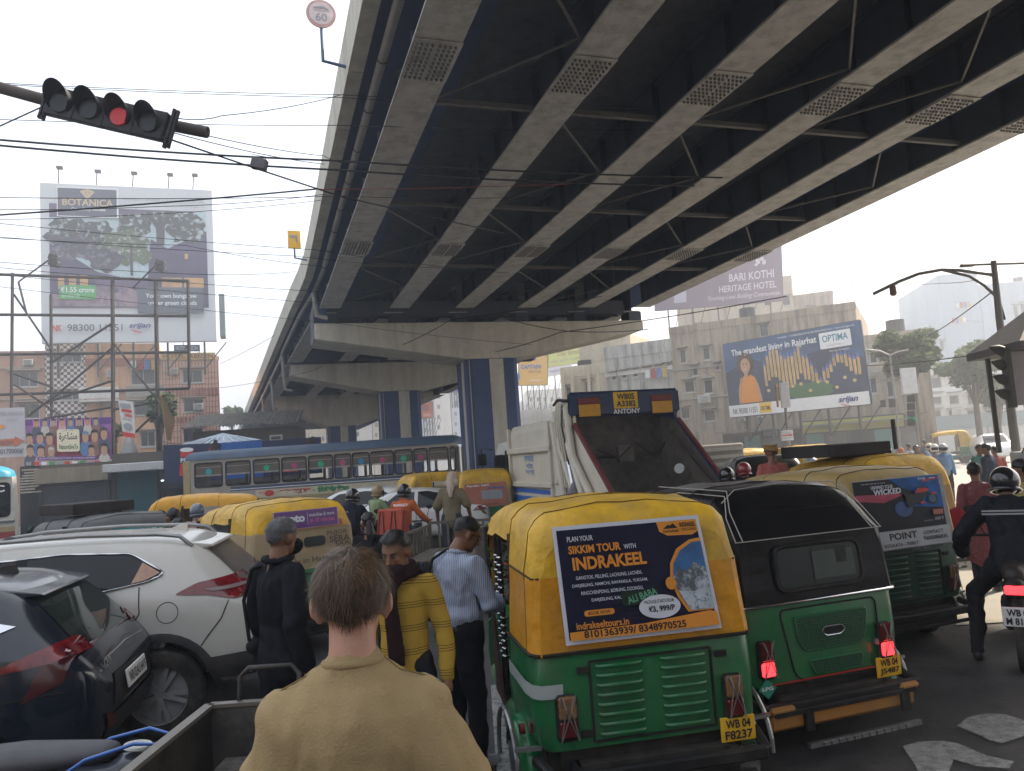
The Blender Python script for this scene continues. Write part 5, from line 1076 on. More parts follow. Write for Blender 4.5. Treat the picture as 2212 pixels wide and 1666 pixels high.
def sheet(t, p, m, name='poster'):
    """a thin sheet under a print, following the panel"""
    b = B(); vs = []; n = 8
    for j in range(n + 1):
        for i in range(n + 1): q = p.at(i / n, j / n, 0); vs.append(q + p.n * .003 * noise.noise(V3((i * 1.3, j * .8, 3))))
    b.add(vs, [(j * (n + 1) + i, j * (n + 1) + i + 1, (j + 1) * (n + 1) + i + 1, (j + 1) * (n + 1) + i) for j in range(n) for i in range(n)]); b.build(name, m, t, smooth=60, fix=False)

# nearest rickshaw with the tour poster
dknav = mat('poster dark navy', (.014, .015, .038), .3, var=.15, scale=6, spec=.25); oran = mat('poster orange', (.70, .27, .04), .35, var=.06); pwh = mat('poster white', (.62, .63, .70), .35, var=.06)
def r1x(t, ring):
    p = Panel(on_rear(-.47, .985, .03), on_rear(.455, .985, .03), on_rear(.395, 1.63, .03), on_rear(-.49, 1.63, .03), lift=.0012); sheet(t, p, pwh); W_ = pwh
    p.rect(.025, .04, .975, .965, dknav)
    p.poly([(.70, .965), (.975, .965), (.975, .86), (.93, .83), (.76, .84), (.71, .88)], oran); p.poly([(.74, .90), (.775, .935), (.79, .925), (.81, .945), (.83, .915), (.84, .90)], BLACK); p.text('Indrakeel', .735, .865, .845, .895, BLACK, .01, .3); p.text('INDRAKEEL', .855, .905, .965, .945, BLACK, .03); p.text('TOURS & TRAVELS', .86, .87, .965, .895, BLACK, .01)
    p.poly([(.975, .80), (.90, .79), (.80, .72), (.74, .60), (.72, .45), (.75, .30), (.80, .17), (.975, .17)], oran)
    p.poly([(.975, .77), (.91, .765), (.82, .70), (.76, .59), (.74, .45), (.77, .31), (.82, .18), (.975, .18)], mat('poster sky', (.04, .14, .34), .3, var=.4, scale=5, coat=.3))
    p.poly([(.745, .48), (.80, .55), (.84, .52), (.90, .59), (.975, .53), (.975, .18), (.82, .18), (.77, .31)], speck('poster mountain', (.10, .12, .13), (.45, .5, .55), 14, .5, .62)); p.poly([(.76, .36), (.86, .34), (.975, .38), (.975, .18), (.82, .18)], speck('poster snow', (.42, .47, .52), (.08, .1, .12), 22, .52, .62))
    p.text('PLAN YOUR', .085, .86, .255, .905, W_, .015); p.text('SIKKIM TOUR', .085, .755, .43, .825, oran, .03); p.text('WITH', .45, .76, .53, .80, W_, .015); p.text('INDRAKEEL', .10, .615, .585, .725, oran, .035)
    for k, (s_, a, e) in enumerate((('GANGTOK, PELLING, LACHUNG, LACHEN,', .11, .54), ('DARJEELING, NAMCHI, RAVANGLA, YUKSAM,', .08, .57), ('RINGCHENPONG, BORUNG, DZONGU,', .13, .53), ('DARJEELING, KALIMPONG.', .19, .48))): p.text(s_, a, .53 - .065 * k, e, .565 - .065 * k, W_, .008)
    p.ell(.715, .43, .035, .055, oran); p.rect(.38, .28, .62, .40, mat('poster dark green', (.012, .03, .02), .4)); p.text('ALI BABA', .42, .29, .62, .35, flat('mint letters', (.12, .36, .22)), .02, 0, 1, .22)
    p.ell(.615, .245, .135, .10, W_, 32); p.text('PACKAGE STARTS FROM', .52, .275, .71, .305, BLACK, .01); p.text('\u20b93, 999/P', .54, .195, .71, .255, BLACK, .03)
    p.rect(.13, .225, .32, .275, oran, .02); p.text('BOOK NOW', .155, .237, .295, .264, BLACK, .02); p.text('indrakeeltours.in', .07, .125, .40, .185, oran, .02); p.poly([(.025, .04), (.975, .04), (.975, .15), (.93, .17), (.5, .12), (.025, .11)], oran); p.text('8101363939/ 8348970525', .11, .05, .76, .112, BLACK, .03)
    p.done(t)
    # seam across the side and back, faded print below, tape and straps
    b = B(); pts = [ring(yy, .93) for yy in (.66, .4, .16, .05, .0)]
    for side in (-1, 1):
        line = [min(r_, key=lambda v: abs(v.z - 1.37) + (9 if v.x * side < 0 else 0)) + V3((side * .006, 0, 0)) for r_ in pts]; b.tube(line, .006, 5)
    b.build('seam', mat('dark stitching', (.05, .03, .01), .8), t)
    b = B(); R0 = [ring(yy, .93) for yy in (.66, .3, .05, -.005)]
    for side in (0, -1): b.tube([r_[side] + V3(((-.008 if side == 0 else .008), 0, .006)) for r_ in R0], .012, 6)
    b.tube([(-.60, -.012, .937), (.60, -.012, .937)], .012, 6); b.build('hem', mat('black hem rope', (.02, .015, .01), .8), t)
    p = rpanel(-.5, .945, .55, .975, .012); p.text('8 hour Doorstep Delivery', .0, .1, .55, .9, mat('faded print', (.42, .25, .03), .6), 0); p.text('free delivery', .62, .1, .98, .9, mat('faded print', 0), 0); p.done(t)
    st = mat('grey reflective strip', (.36, .40, .38), .35, dust=.2)
    b = B()
    for s_ in (-1,):
        rg = [[V3((-.685 - .0, yy, z)) if yy > .05 else V3((xx, yy, z)) for z in (.715, .79)] for xx, yy in ((0, .62), (0, .35), (-.682, .12))] + [[V3((x_, y_, z)) for z in (.705 - .0, .78)] for x_, y_ in ((-.66, .045), (-.645, .02), (-.62, -.004), (-.57, -.012), (-.50, -.013))]
        b.ring(rg, cap=False, closed=False)
    b.build('reflective_strip', st, t, smooth=60, fix=False)
    for yb_, rr in ((.98, .016), (1.12, .012)):
        b = B(); b.tube([(-.64, yb_, .42), (-.645, yb_, 1.5)], rr, 8); rb = b.build('grab_rail', blkpl, t)
        for k in range(14): z = .72 + .05 * k; b = B(); b.ell((-.645, yb_, z), (rr * 1.7, rr * 1.7, .012), 8, 5); b.build('bead', chrome, rb, smooth=80)
    b = B(); b.add([(-.66, 1.30, .42), (-.66, 1.0, .40), (-.66, 1.22, .95), (-.66, 1.3, .95), (-.675, 1.30, .42), (-.675, 1.0, .40), (-.675, 1.22, .95), (-.675, 1.3, .95)], [(0, 1, 2, 3), (4, 5, 6, 7), (1, 2, 6, 5), (0, 3, 7, 4), (0, 1, 5, 4), (2, 3, 7, 6)]); b.build('door_flap', mat('dark maroon rexine', (.06, .012, .012), .5), t)
    b = B(); rnd = random.Random(2)
    for k in range(160):
        c = V3((-.42 + rnd.gauss(0, .07), 1.75 + rnd.gauss(0, .07), 1.28 + rnd.gauss(0, .12))); d = V3((rnd.gauss(0, 1), rnd.gauss(0, 1), rnd.gauss(0, 1))).normalized() * .04; e = d.orthogonal().normalized() * .015; b.add([c - d, c - e, c + d, c + e], [(0, 1, 2, 3)], 0 if k % 7 else 1)
    b.build('garland', [leafA, REDP], t, fix=False)
    b = B(); b.box((-.66, .16, .52), (.02, .05, .05)); b.cyl((-.69, .2, .50), (-.72, .2, .50), .03, 12); b.build('side_reflector', redlens, t)
R1 = rickshaw('nearest yellow and green auto rickshaw with a large orange and navy tour poster', .655, 4.50, 11, (yel, yel2), grn, 1, .25, 1.60, 1.72, num=('WB 04', 'F8237'), extra=r1x)

def r2x(t, ring):
    wp = mat('white piping', (.35, .33, .3), .5, var=0)
    z1 = 1.37
    def surf(x, z): return on_rear(x, z, .012, .8, 1.37)
    for pts in ([surf(-.61, z1), surf(.61, z1)], [surf(-.605, z1), surf(-.575, 1.52), V3((-.51, .25, 1.665)), V3((-.51, .9, 1.68))], [surf(.605, z1), surf(.575, 1.52), V3((.51, .25, 1.665))], [surf(-.55, z1), surf(-.52, 1.56), V3((-.49, .25, 1.70)), V3((-.5, 1.2, 1.72))], [surf(.53, z1), surf(.50, 1.56), V3((.47, .25, 1.705))], [V3((-.54, .25, 1.62)), V3((-.42, .26, 1.705)), V3((0, .28, 1.725)), V3((.42, .26, 1.705)), V3((.54, .25, 1.62))]):
        b = B(); b.tube(pts, .0042, 5); b.build('piping', wp, t)
    b = B(); b.tube([(-.665, .66, .945), (-.67, .1, .945), (-.655, .02, .945), (-.61, -.02, .945), (.61, -.02, .945), (.655, .02, .945), (.67, .1, .945)], .012, 8); b.build('chrome_strip', chrome, t, smooth=60)
    fr_ = rrect(-.33, 1.02, .38, 1.31, .08, 5); b = B(); b.tube([on_rear(x, z, .012) for x, z in fr_], .018, 6, closed=True); b.build('window_frame', blkpl, t, smooth=60)
    b = B(); b.add([on_rear(x, z, .016) for x, z in rrect(-.31, 1.035, .36, 1.295, .07, 5)], [list(range(24))]); b.build('rear_window', mat('cloudy plastic window', (.012, .015, .014), .35, var=.4, scale=4, spec=.3), t, fix=False)
    p = rpanel(-.3, 1.05, .35, 1.28, .019); p.rect(.42, .1, .95, .9, mat('painted murky window reflection', (.045, .055, .05), .4)); p.rect(.72, .5, .86, .95, blkpl); p.done(t)  # reflection in the rear window painted on as a paler patch
    gm = bpy.data.materials.new('green perforated grille'); gm.use_nodes = True; n = gm.node_tree.nodes; l = gm.node_tree.links; tc = n.new('ShaderNodeTexCoord'); vo = n.new('ShaderNodeTexVoronoi'); vo.inputs['Scale'].default_value = 62; vo.inputs['Randomness'].default_value = .15
    l.new(tc.outputs['Object'], vo.inputs['Vector']); mr = n.new('ShaderNodeMapRange'); mr.inputs[1].default_value = .42; mr.inputs[2].default_value = .5; l.new(vo.outputs['Distance'], mr.inputs[0]); mx_ = n.new('ShaderNodeMix'); mx_.data_type = 'RGBA'; mx_.inputs[6].default_value = (.004, .012, .008, 1); mx_.inputs[7].default_value = (.008, .13, .045, 1); l.new(mr.outputs[0], mx_.inputs[0]); l.new(mx_.outputs[2], n['Principled BSDF'].inputs['Base Color']); n['Principled BSDF'].inputs['Roughness'].default_value = .4
    for poly in (smooth_poly([(-.23, .84), (.37, .84), (.34, .66), (.30, .61), (-.16, .61), (-.21, .68)], .03), smooth_poly([(-.14, .545), (.30, .545), (.28, .465), (.24, .45), (-.1, .45)], .03)):
        b = B(); b.prism(poly, Matrix.Identity(4), -.016, -.004); b.build('grille', gm, t)
        b = B(); b.tube([(x, -.012, z) for x, z in poly], .006, 5, closed=True); b.build('grille_rim', grn, t)
    b = B(); b.tube([(x, -.006, z) for x, z in smooth_poly([(-.34, .90), (.46, .90), (.46, .50), (.40, .41), (-.18, .41), (-.26, .47)], .05)], .006, 5, closed=True); b.build('lid_seam', blkpl, t)
    b = B(); b.tube([(x, -.022, z) for x, z in smooth_poly([(-.03, .725), (0, .755), (.14, .755), (.17, .725), (.13, .695), (.01, .695)], .015)], .004, 5, closed=True); b.build('badge_rim', chrome, t)
    b = B(); b.prism([(-.01, .725), (.01, .745), (.13, .745), (.15, .725), (.12, .705), (.02, .705)], Matrix.Identity(4), -.022, -.014); bd = b.build('badge', blkpl, t)
    b = B(); b.cyl((.42, -.005, .60), (.42, -.03, .60), .022, 12); b.build('lid_lock', steel, t)
    p = Panel((-.57, -.014, .40), (-.43, -.014, .40), (-.43, -.014, .52), (-.57, -.014, .52), lift=.001) if False else Panel((-.56, -.012, .35), (-.42, -.012, .35), (-.42, -.012, .48), (-.56, -.012, .48), lift=.001)
    p.poly([(0, .5), (.5, 0), (1, .5), (.5, 1)], mat('lpg sticker', (.03, .26, .18), .4)); p.text('LPG', .2, .42, .8, .60, WHITE, .03); p.done(t)
    p = Panel((-.60, -.012, .425), (.60, -.012, .425), (.60, -.012, .44), (-.60, -.012, .44), lift=.001); p.rect(.12, .1, 1, .9, mat('red pinstripe', (.35, .02, .02), .4)); p.done(t)
    om = mat('dirty orange bumper', (.33, .14, .02), .6, dust=.5)
    b = B(); b.box((-.03, -.15, .26), (1.16, .07, .12)); b.box((-.52, -.17, .33), (.2, .08, .05)); b.box((.50, -.17, .33), (.16, .08, .05)); bo = b.build('bumper_bar', om, t, bevel=.02)
    b = B(); b.box((-.02, -.195, .31), (1.12, .03, .035))
    for sx in (-.33, .45): b.box((sx, -.195, .25), (.07, .03, .15))
    b.build('bumper_strap', blkpl, t, bevel=.006)
    b = B()
    for k in range(12): b.box((-.25 + .06 * k, -.24, .10 + .0 * k), (.045, .02, .02))
    b.box((.08, -.22, .10), (.9, .03, .03)); b.build('lower_rail', steel, t)
R2 = rickshaw('green auto rickshaw with a glossy black rexine hood and lit red tail lamps', 2.0, 5.42, 18.5, (blkcan, blkcan), grn, 5, .8, 1.37, 1.69, lamp='low', num=('WB 04', 'J5487'), louvres=False, zsplit=1.37, extra=r2x)

def r3x(t, ring):
    wk = mat('poster black', (.012, .012, .018), .5, spec=.2); p = rpanel(-.56, .93, .565, 1.60, .02); sheet(t, p, mat('poster torn grey', (.34, .34, .35), .6, var=.2, dust=.2, spec=.2))
    p.rect(.0, .27, .945, .985, wk); p.poly([(.40, .985), (.945, .985), (.945, .62), (.8, .70), (.5, .86)], mat('poster blue glow', (.01, .09, .30), .5, var=.6, scale=4, spec=.2)); p.poly([(.0, .72), (.30, .66), (.50, .74), (.5, .77), (.0, .80)], mat('poster red glow', (.34, .03, .07), .4, var=.5, scale=5)); p.poly([(.75, .90), (.945, .93), (.945, .96), (.78, .95)], mat('poster red glow', 0)); p.ell(.50, .55, .10, .11, mat('poster deep blue', (.02, .06, .2), .4, var=.4, scale=6)); p.poly([(.55, .58), (.945, .52), (.945, .85), (.7, .86)], mat('poster blue glow', 0))
    p.text('UNWIND YOUR', .18, .86, .42, .91, pwh, .02); p.text('WICKED', .20, .775, .50, .855, pwh, .035, .1); p.text('THE NEW RANGE OF RACE', .08, .935, .34, .95, pwh); p.text('TVS', .70, .935, .79, .965, pwh, .03); p.rect(.83, .945, .90, .955, pwh)
    # motorcycle picture
    p.poly([(.52, .76), (.60, .745), (.66, .73), (.70, .80), (.76, .81), (.80, .76), (.74, .68), (.70, .62), (.60, .60), (.55, .64), (.53, .70)], BLACK); p.poly([(.64, .76), (.68, .82), (.76, .825), (.81, .78), (.76, .76), (.70, .755)], REDP); p.ell(.825, .66, .06, .085, BLACK); p.ell(.825, .66, .04, .058, flat('print rim blue', (.03, .12, .18))); p.ell(.575, .64, .05, .075, BLACK); p.poly([(.82, .72), (.87, .71), (.88, .74), (.83, .75)], REDP); p.poly([(.68, .60), (.74, .60), (.72, .635), (.69, .63)], REDP); p.poly([(.64, .83), (.66, .84), (.80, .83), (.80, .815)], BLACK)
    p.rect(.80, .43, .91, .50, mat('faded coral', (.4, .12, .09), .5), .01); p.text('SBT', .80, .35, .91, .39, GREYP, .03); p.text('RACING', .68, .345, .78, .365, GREYP, .01)
    p.rect(0, .02, .945, .265, mat('poster pale strip', (.42, .43, .45), .5, dust=.15)); p.text('POINT', .27, .14, .57, .235, BLACK, .035); p.text('KOLKATA - 700017', .2, .05, .57, .095, BLACK, .02); p.text('CONTACT:', .64, .17, .87, .22, BLACK, .02); p.text('7605086835', .63, .09, .90, .145, BLACK, .02)
    p.done(t)
    p = rpanel(-.5, .90, .55, .93, .012); p.text('the app now', .5, .1, .9, .9, GREYP); p.done(t)
R3 = rickshaw('auto rickshaw with a torn motorcycle poster right of the black hooded one', 3.66, 7.5, 20, (mat('dusty ochre tarpaulin', (.36, .25, .09), .5, bump=.5, bscale=5, dust=.4), yel), grn2, 7, .4, 1.45, 1.68, extra=r3x)
R4 = rickshaw('yellow hooded auto rickshaw carrying a black roof box ahead of the torn motorcycle poster', 5.25, 10.35, 17, (yel, mat('tan faded tarp', (.34, .22, .08), .6, dust=.3)), grn, 9, .3, 1.45, 1.72, zsplit=1.3)
b = B(); b.box((-.42, 1.0, 1.84), (1.0, 1.1, .17)); rk = b.build('roof_box', mat('matt black board', (.02, .015, .015), .8, dust=.1), R4, bevel=.01)
b = B(); b.beam((.2, .5, 1.80), (.2, .5, 2.22), .04); b.build('rack_post', rust, R4)

# mid-ground rickshaws on the left
def zx(t, ring):
    pu = mat('poster purple', (.10, .015, .16), .35, coat=.2); p = rpanel(-.36, 1.40, .42, 1.60, .03); p.poly([(-.06, -.05), (1.08, -.03), (1.06, .3), (-.02, .35)], flat('faded red paper', (.4, .08, .05))); p.rect(-.015, -.03, 1.015, 1.03, flat('pink paper edge', (.5, .3, .4))); p.rect(0, 0, 1, 1, pu); p.text('zepto', .06, .22, .47, .78, pwh, .05); p.rect(.51, .15, .515, .85, pwh); p.text('munchies & more', .54, .60, .95, .80, pwh, .01); p.text('in 10 minutes', .55, .25, .95, .5, mat('poster pink', (.6, .15, .35), .4), .015); p.done(t)
    bk = flat('print dark brown', (.09, .07, .05)); p = rpanel(-.55, .95, .6, 1.36, .014); p.text('PUJOR', .72, .78, .95, .93, bk, .015); p.text('SERA', .74, .6, .97, .78, bk, .02); p.text('SAAJ', .80, .44, .98, .6, bk, .015); p.text('only in Hatibagan', .25, .08, .9, .28, bk, .01); p.done(t)
    b = B(); b.add([on_rear(x, z, .018) for x, z in rrect(-.02, 1.18, .25, 1.29, .05, 5)], [list(range(24))]); b.build('rear_window', mat('cloudy plastic window', 0), t, fix=False)
    p = Panel((-.05, -.026, .5), (.25, -.026, .5), (.25, -.026, .9), (-.05, -.026, .9), .001); p.text('R1', .4, .8, .55, .95, WHITE, .01); p.text('40', .4, .6, .55, .72, WHITE); p.text('BATTERY', .1, .3, .9, .45, WHITE); p.done(t)
RZ = rickshaw('yellow and beige auto rickshaw with a small purple grocery poster behind the white SUV', -2.5, 9.05, 40, (yel, beige), grn, 11, .45, 1.42, 1.70, extra=zx, zsplit=1.38)
def fam(t, ring):
    tq = mat('turquoise sticker', (.02, .28, .30), .4); p = rpanel(-.36, 1.36, .36, 1.49, .05); p.rect(0, 0, 1, 1, tq); p.text('I', .06, .3, .09, .75, WHITE, .04); p.poly([(.14, .55), (.17, .75), (.20, .65), (.23, .75), (.26, .55), (.20, .25)], REDP); p.text('MY FAMILY', .32, .3, .96, .75, WHITE, .03); p.done(t)
    b = B(); b.box((-.1, 1.25, 1.76), (.8, 1.1, .14)); b.build('roof_box', mat('matt black board', 0), t, bevel=.01)
    b = B(); b.tube([(-.67, .7, 1.40), (-.69, 1.2, 1.44), (-.68, 1.8, 1.38), (-.67, 1.8, 1.32), (-.68, 1.2, 1.36), (-.67, .7, 1.32)], .012, 6, closed=True); b.build('side_rail', steel, t)
RG = rickshaw('worn grey black hooded auto rickshaw with a turquoise family sticker behind the white SUV', -4.95, 10.1, 52, (greycan, greycan), grn2, 13, .5, 1.42, 1.64, extra=fam)
def ylw(t, ring):
    b = B()
    for a, c in (((-.6, -.3, 1.35), (-.6, 1.2, 1.35)), ((.0, -.3, 1.35), (.0, 1.2, 1.35))): pass
RY = rickshaw('bright yellow auto rickshaw seen side on in front of the rear of the bus', -7.4, 15.6, -75, (mat('bright yellow canvas', (.66, .33, .02), .45, bump=.4, bscale=5, dust=.1), yel), grn, 17, .3, 1.45, 1.72, detail=False)
RM = rickshaw('yellow hooded auto rickshaw seen from its side behind the white saloon car', -3.2, 21.2, -62, (yel, yel), yel, 19, .3, 1.45, 1.78, detail=False)
def apx(t, ring):
    p = rpanel(-.5, .95, .5, 1.5, .02); p.rect(0, 0, 1, 1, mat('poster salmon', (.42, .15, .10), .5)); p.text('Apollo 24/7', .05, .84, .6, .95, WHITE, .03); p.rect(.4, .3, .9, .68, mat('poster grey pack', (.3, .33, .36), .5)); p.rect(.55, .75, .95, .8, BLUEP); p.text('PAYBACK POINTS', .2, .05, .8, .12, BLACK); p.done(t)
RA = rickshaw('auto rickshaw with a salmon pharmacy poster squeezed beside the garbage truck', -.8, 18.6, 4, (yel, beige), grn, 21, .3, 1.45, 1.80, detail=False, extra=apx)
RB = rickshaw('black hooded auto rickshaw beyond the red helmet right of the garbage truck', 4.75, 14.6, -4, (blkcan, blkcan), grn2, 23, .6, 1.45, 1.74, detail=False)
RC = rickshaw('small yellow auto rickshaw with a glossy back before the far white estate car', 7.35, 18.6, 12, (yel, mat('glossy dark rear', (.03, .04, .08), .2, coat=.6)), grn, 25, .3, 1.45, 1.85, detail=False)
RD = rickshaw('far yellow auto rickshaw just visible right of the garbage truck', 8.3, 27, 14, (yel, yel), grn, 27, .3, 1.45, 1.8, detail=False)
RE_ = rickshaw('green and yellow auto rickshaw crossing the sunlit road in the distance', 26.8, 46, 70, (yel, yel), grn, 29, .3, 1.45, 1.9, detail=False)
# ------------------------------------------------------------------ cars
def carbody(st, wheels, wr, sub=2):
    """stations: y, zb, zbelt, zroof, w, wb, wr ; returns evaluated body mesh with wheel arches cut"""
    rings = []
    for y, zb, zt_, zr, w_, wb, wrf in st:
        h = [(0, zb), (w_ * .75, zb), (w_ * .97, zb + .08), (w_, zb * .5 + zt_ * .5), (wb + .012, zt_ - .06), (wb, zt_), ((wb + wrf) / 2 + .01, (zt_ + zr) / 2), (wrf + .01, zr - .045), (wrf * .85, zr - .004), (wrf * .4, zr + .012)]
        rings.append([V3((-a, y, z)) for a, z in h] + [V3((0, y, zr + .016))] + [V3((a, y, z)) for a, z in h[:0:-1]])
    b = B(); b.ring(rings); me = b.mesh('body', [blkpl]); o = bpy.data.objects.new('tmp', me)
    s = o.modifiers.new('s', 'SUBSURF'); s.levels = sub; s.render_levels = sub
    cut = []
    for y, z in wheels:
        c = B(); c.cyl((-2, y, z), (2, y, z), wr, 40); cm_ = c.mesh('c', [blkpl]); co = bpy.data.objects.new('c', cm_); TS.collection.objects.link(co); cut.append(co)
        m = o.modifiers.new('b', 'BOOLEAN'); m.object = co; m.operation = 'DIFFERENCE'; m.solver = 'EXACT'
    ev = evalmesh(o)
    for c in cut + [o]: bpy.data.objects.remove(c)
    return ev
class Car:
    def __init__(s, name, label, cat, x, y, rz, st, wheels, tr, paint, arch=None, z0=0.):
        s.t = thing(name, label, cat, (x, y, z0), rz); me = carbody(st, wheels, arch or tr * 1.17); me.materials.clear(); me.materials.append(paint); me.shade_smooth(); me.set_sharp_from_angle(angle=R_(38)); me.name = 'body'
        s.body = put('body', me, s.t); bm = bmesh.new(); bm.from_mesh(me); s.bvh = BVHTree.FromBMesh(bm); bm.free(); s.paint = paint
        s.L = st[-1][0]; s.W = max(q[4] for q in st)
    def hit(s, a, c, view):
        if view in ('L', 'R'): sg = -1 if view == 'L' else 1; o, d = V3((sg * 3, a, c)), V3((-sg, 0, 0))
        elif view == 'B': o, d = V3((a, -3, c)), V3((0, 1, 0))
        elif view == 'F': o, d = V3((a, 9, c)), V3((0, -1, 0))
        elif view == 'T': o, d = V3((a, c, 5)), V3((0, 0, -1))
        h = s.bvh.ray_cast(o, d)
        if h[0] is None:
            h = s.bvh.find_nearest(o + d * (3 - s.W * .9 if view in 'LR' else 3))
        return h[0], (h[1] if h[1].dot(d) < 0 else -h[1])
    def patch(s, name, poly, view, m, lift=.004, step=.07, par=None, label=None):
        bm = bmesh.new(); bm.faces.new([bm.verts.new((a, c, 0)) for a, c in poly])
        for ax in (0, 1):
            lo = min(p[ax] for p in poly); hi = max(p[ax] for p in poly); n = int((hi - lo) / step)
            for k in range(1, n + 1):
                no = [0, 0, 0]; no[ax] = 1; co = [0, 0, 0]; co[ax] = lo + (hi - lo) * k / (n + 1)
                bmesh.ops.bisect_plane(bm, geom=bm.verts[:] + bm.edges[:] + bm.faces[:], plane_co=co, plane_no=no)
        bmesh.ops.triangulate(bm, faces=[f for f in bm.faces if len(f.verts) > 4])
        for v in bm.verts:
            p, n_ = s.hit(v.co.x, v.co.y, view); v.co = p + n_ * lift
        me = bpy.data.meshes.new(name); bm.to_mesh(me); bm.free(); me.materials.append(m); me.shade_smooth(); return put(name, me, par or s.t, label=label)
    def line(s, name, pts, view, m, r=.006, closed=False, lift=.003, par=None, dens=.06):
        out = []; P_ = list(pts) + ([pts[0]] if closed else [])
        for a, c in zip(P_[:-1], P_[1:]):
            n = max(1, int((Vector(c) - Vector(a)).length / dens))
            for k in range(n): f = k / n; p, n_ = s.hit(a[0] * (1 - f) + c[0] * f, a[1] * (1 - f) + c[1] * f, view); out.append(p + n_ * lift)
        if not closed: p, n_ = s.hit(*P_[-1], view); out.append(p + n_ * lift)
        b = B(); b.tube(out, r, 6, closed=closed); return b.build(name, m, par or s.t, smooth=60)
seam = mat('panel gap', (.01, .01, .01), .8, var=0)
silverp = mat('pearl white car paint', (.55, .53, .49), .30, var=.04, scale=2, dust=.22, coat=.6); whitep = mat('white car paint', (.68, .68, .67), .3, var=.03, scale=2, dust=.12, coat=.6); navyp = mat('dark navy car paint', (.006, .010, .022), .25, metal=.1, var=.1, scale=2, dust=.08, coat=.7)
clad = mat('grey black cladding', (.03, .03, .032), .6, dust=.35)
SUVST = [(0, .48, .78, .80, .66, .64, .58), (.05, .40, .90, .93, .84, .80, .66), (.12, .36, 1.02, 1.05, .875, .84, .66), (.38, .33, 1.08, 1.33, .885, .85, .64), (.62, .32, 1.10, 1.54, .89, .86, .635), (.9, .32, 1.11, 1.585, .89, .865, .64), (1.6, .31, 1.10, 1.615, .89, .87, .65), (2.3, .31, 1.08, 1.61, .89, .87, .65), (2.75, .31, 1.06, 1.55, .89, .87, .62), (3.1, .31, 1.05, 1.33, .89, .865, .62), (3.45, .31, 1.02, 1.09, .89, .85, .66), (3.9, .33, .95, .98, .87, .82, .66), (4.2, .36, .82, .85, .80, .74, .6), (4.27, .42, .68, .70, .66, .6, .5)]
HATST = [(0, .46, .74, .76, .62, .60, .56), (.05, .38, .86, .89, .80, .76, .64), (.14, .34, .97, 1.0, .84, .81, .64), (.34, .31, 1.02, 1.22, .86, .82, .62), (.56, .30, 1.04, 1.43, .865, .83, .60), (.85, .30, 1.03, 1.475, .87, .835, .60), (1.5, .29, 1.01, 1.505, .87, .84, .61), (2.1, .29, .98, 1.49, .87, .84, .6), (2.6, .29, .96, 1.38, .87, .84, .58), (3.0, .29, .95, 1.14, .87, .83, .6), (3.3, .29, .92, .97, .86, .82, .64), (3.7, .31, .84, .87, .83, .78, .6), (3.9, .34, .72, .75, .74, .68, .56), (3.97, .4, .6, .62, .6, .56, .5)]
SEDST = [(0, .5, .82, .84, .62, .60, .56), (.06, .4, .95, .98, .80, .76, .62), (.2, .36, 1.0, 1.03, .84, .80, .62), (.5, .33, 1.01, 1.05, .85, .81, .62), (.85, .32, 1.01, 1.24, .855, .815, .58), (1.25, .31, 1.0, 1.42, .86, .82, .585), (1.8, .31, .99, 1.48, .86, .825, .60), (2.3, .31, .97, 1.465, .86, .825, .59), (2.7, .31, .96, 1.34, .86, .82, .58), (3.15, .31, .94, 1.06, .855, .81, .6), (3.5, .32, .89, .92, .84, .8, .62), (3.85, .34, .78, .8, .77, .72, .58), (3.98, .42, .62, .64, .6, .56, .5)]
# white SUV: local rear at y=0, its left side (-x) faces the camera when it points to the left of the picture
def place(px, py, Y, ylocal, xlocal, rz):
    """ground origin so that local point (xlocal, ylocal) stands under the photo column px at depth Y"""
    w_ = P(px, py, Y); c, s_ = math.cos(R_(rz)), math.sin(R_(rz)); return (w_.x - (xlocal * c - ylocal * s_), w_.y - (xlocal * s_ + ylocal * c))
x, y = place(383, 1461, 6.4, .85, -.82, 101); x -= .14
S_ = Car('suv', 'dusty pearl white SUV with roof rails and a chrome window line on the left', 'car', x, y, 101, SUVST, [(.85, .36), (3.44, .36)], .34, silverp, .405)
for yy in (.85, 3.44):
    for sx in (-1, 1): wheel(S_.t, (sx * .80, yy, .345), .345, .22, mat('dark alloy', (.42, .42, .43), .4, metal=.25, dust=.3), 5, rimr=.66)
dlo = smooth_poly([(.80, 1.29), (1.08, 1.46), (1.6, 1.495), (2.5, 1.46), (2.95, 1.16), (2.3, 1.13), (1.42, 1.165), (.92, 1.235)], .05, 3)
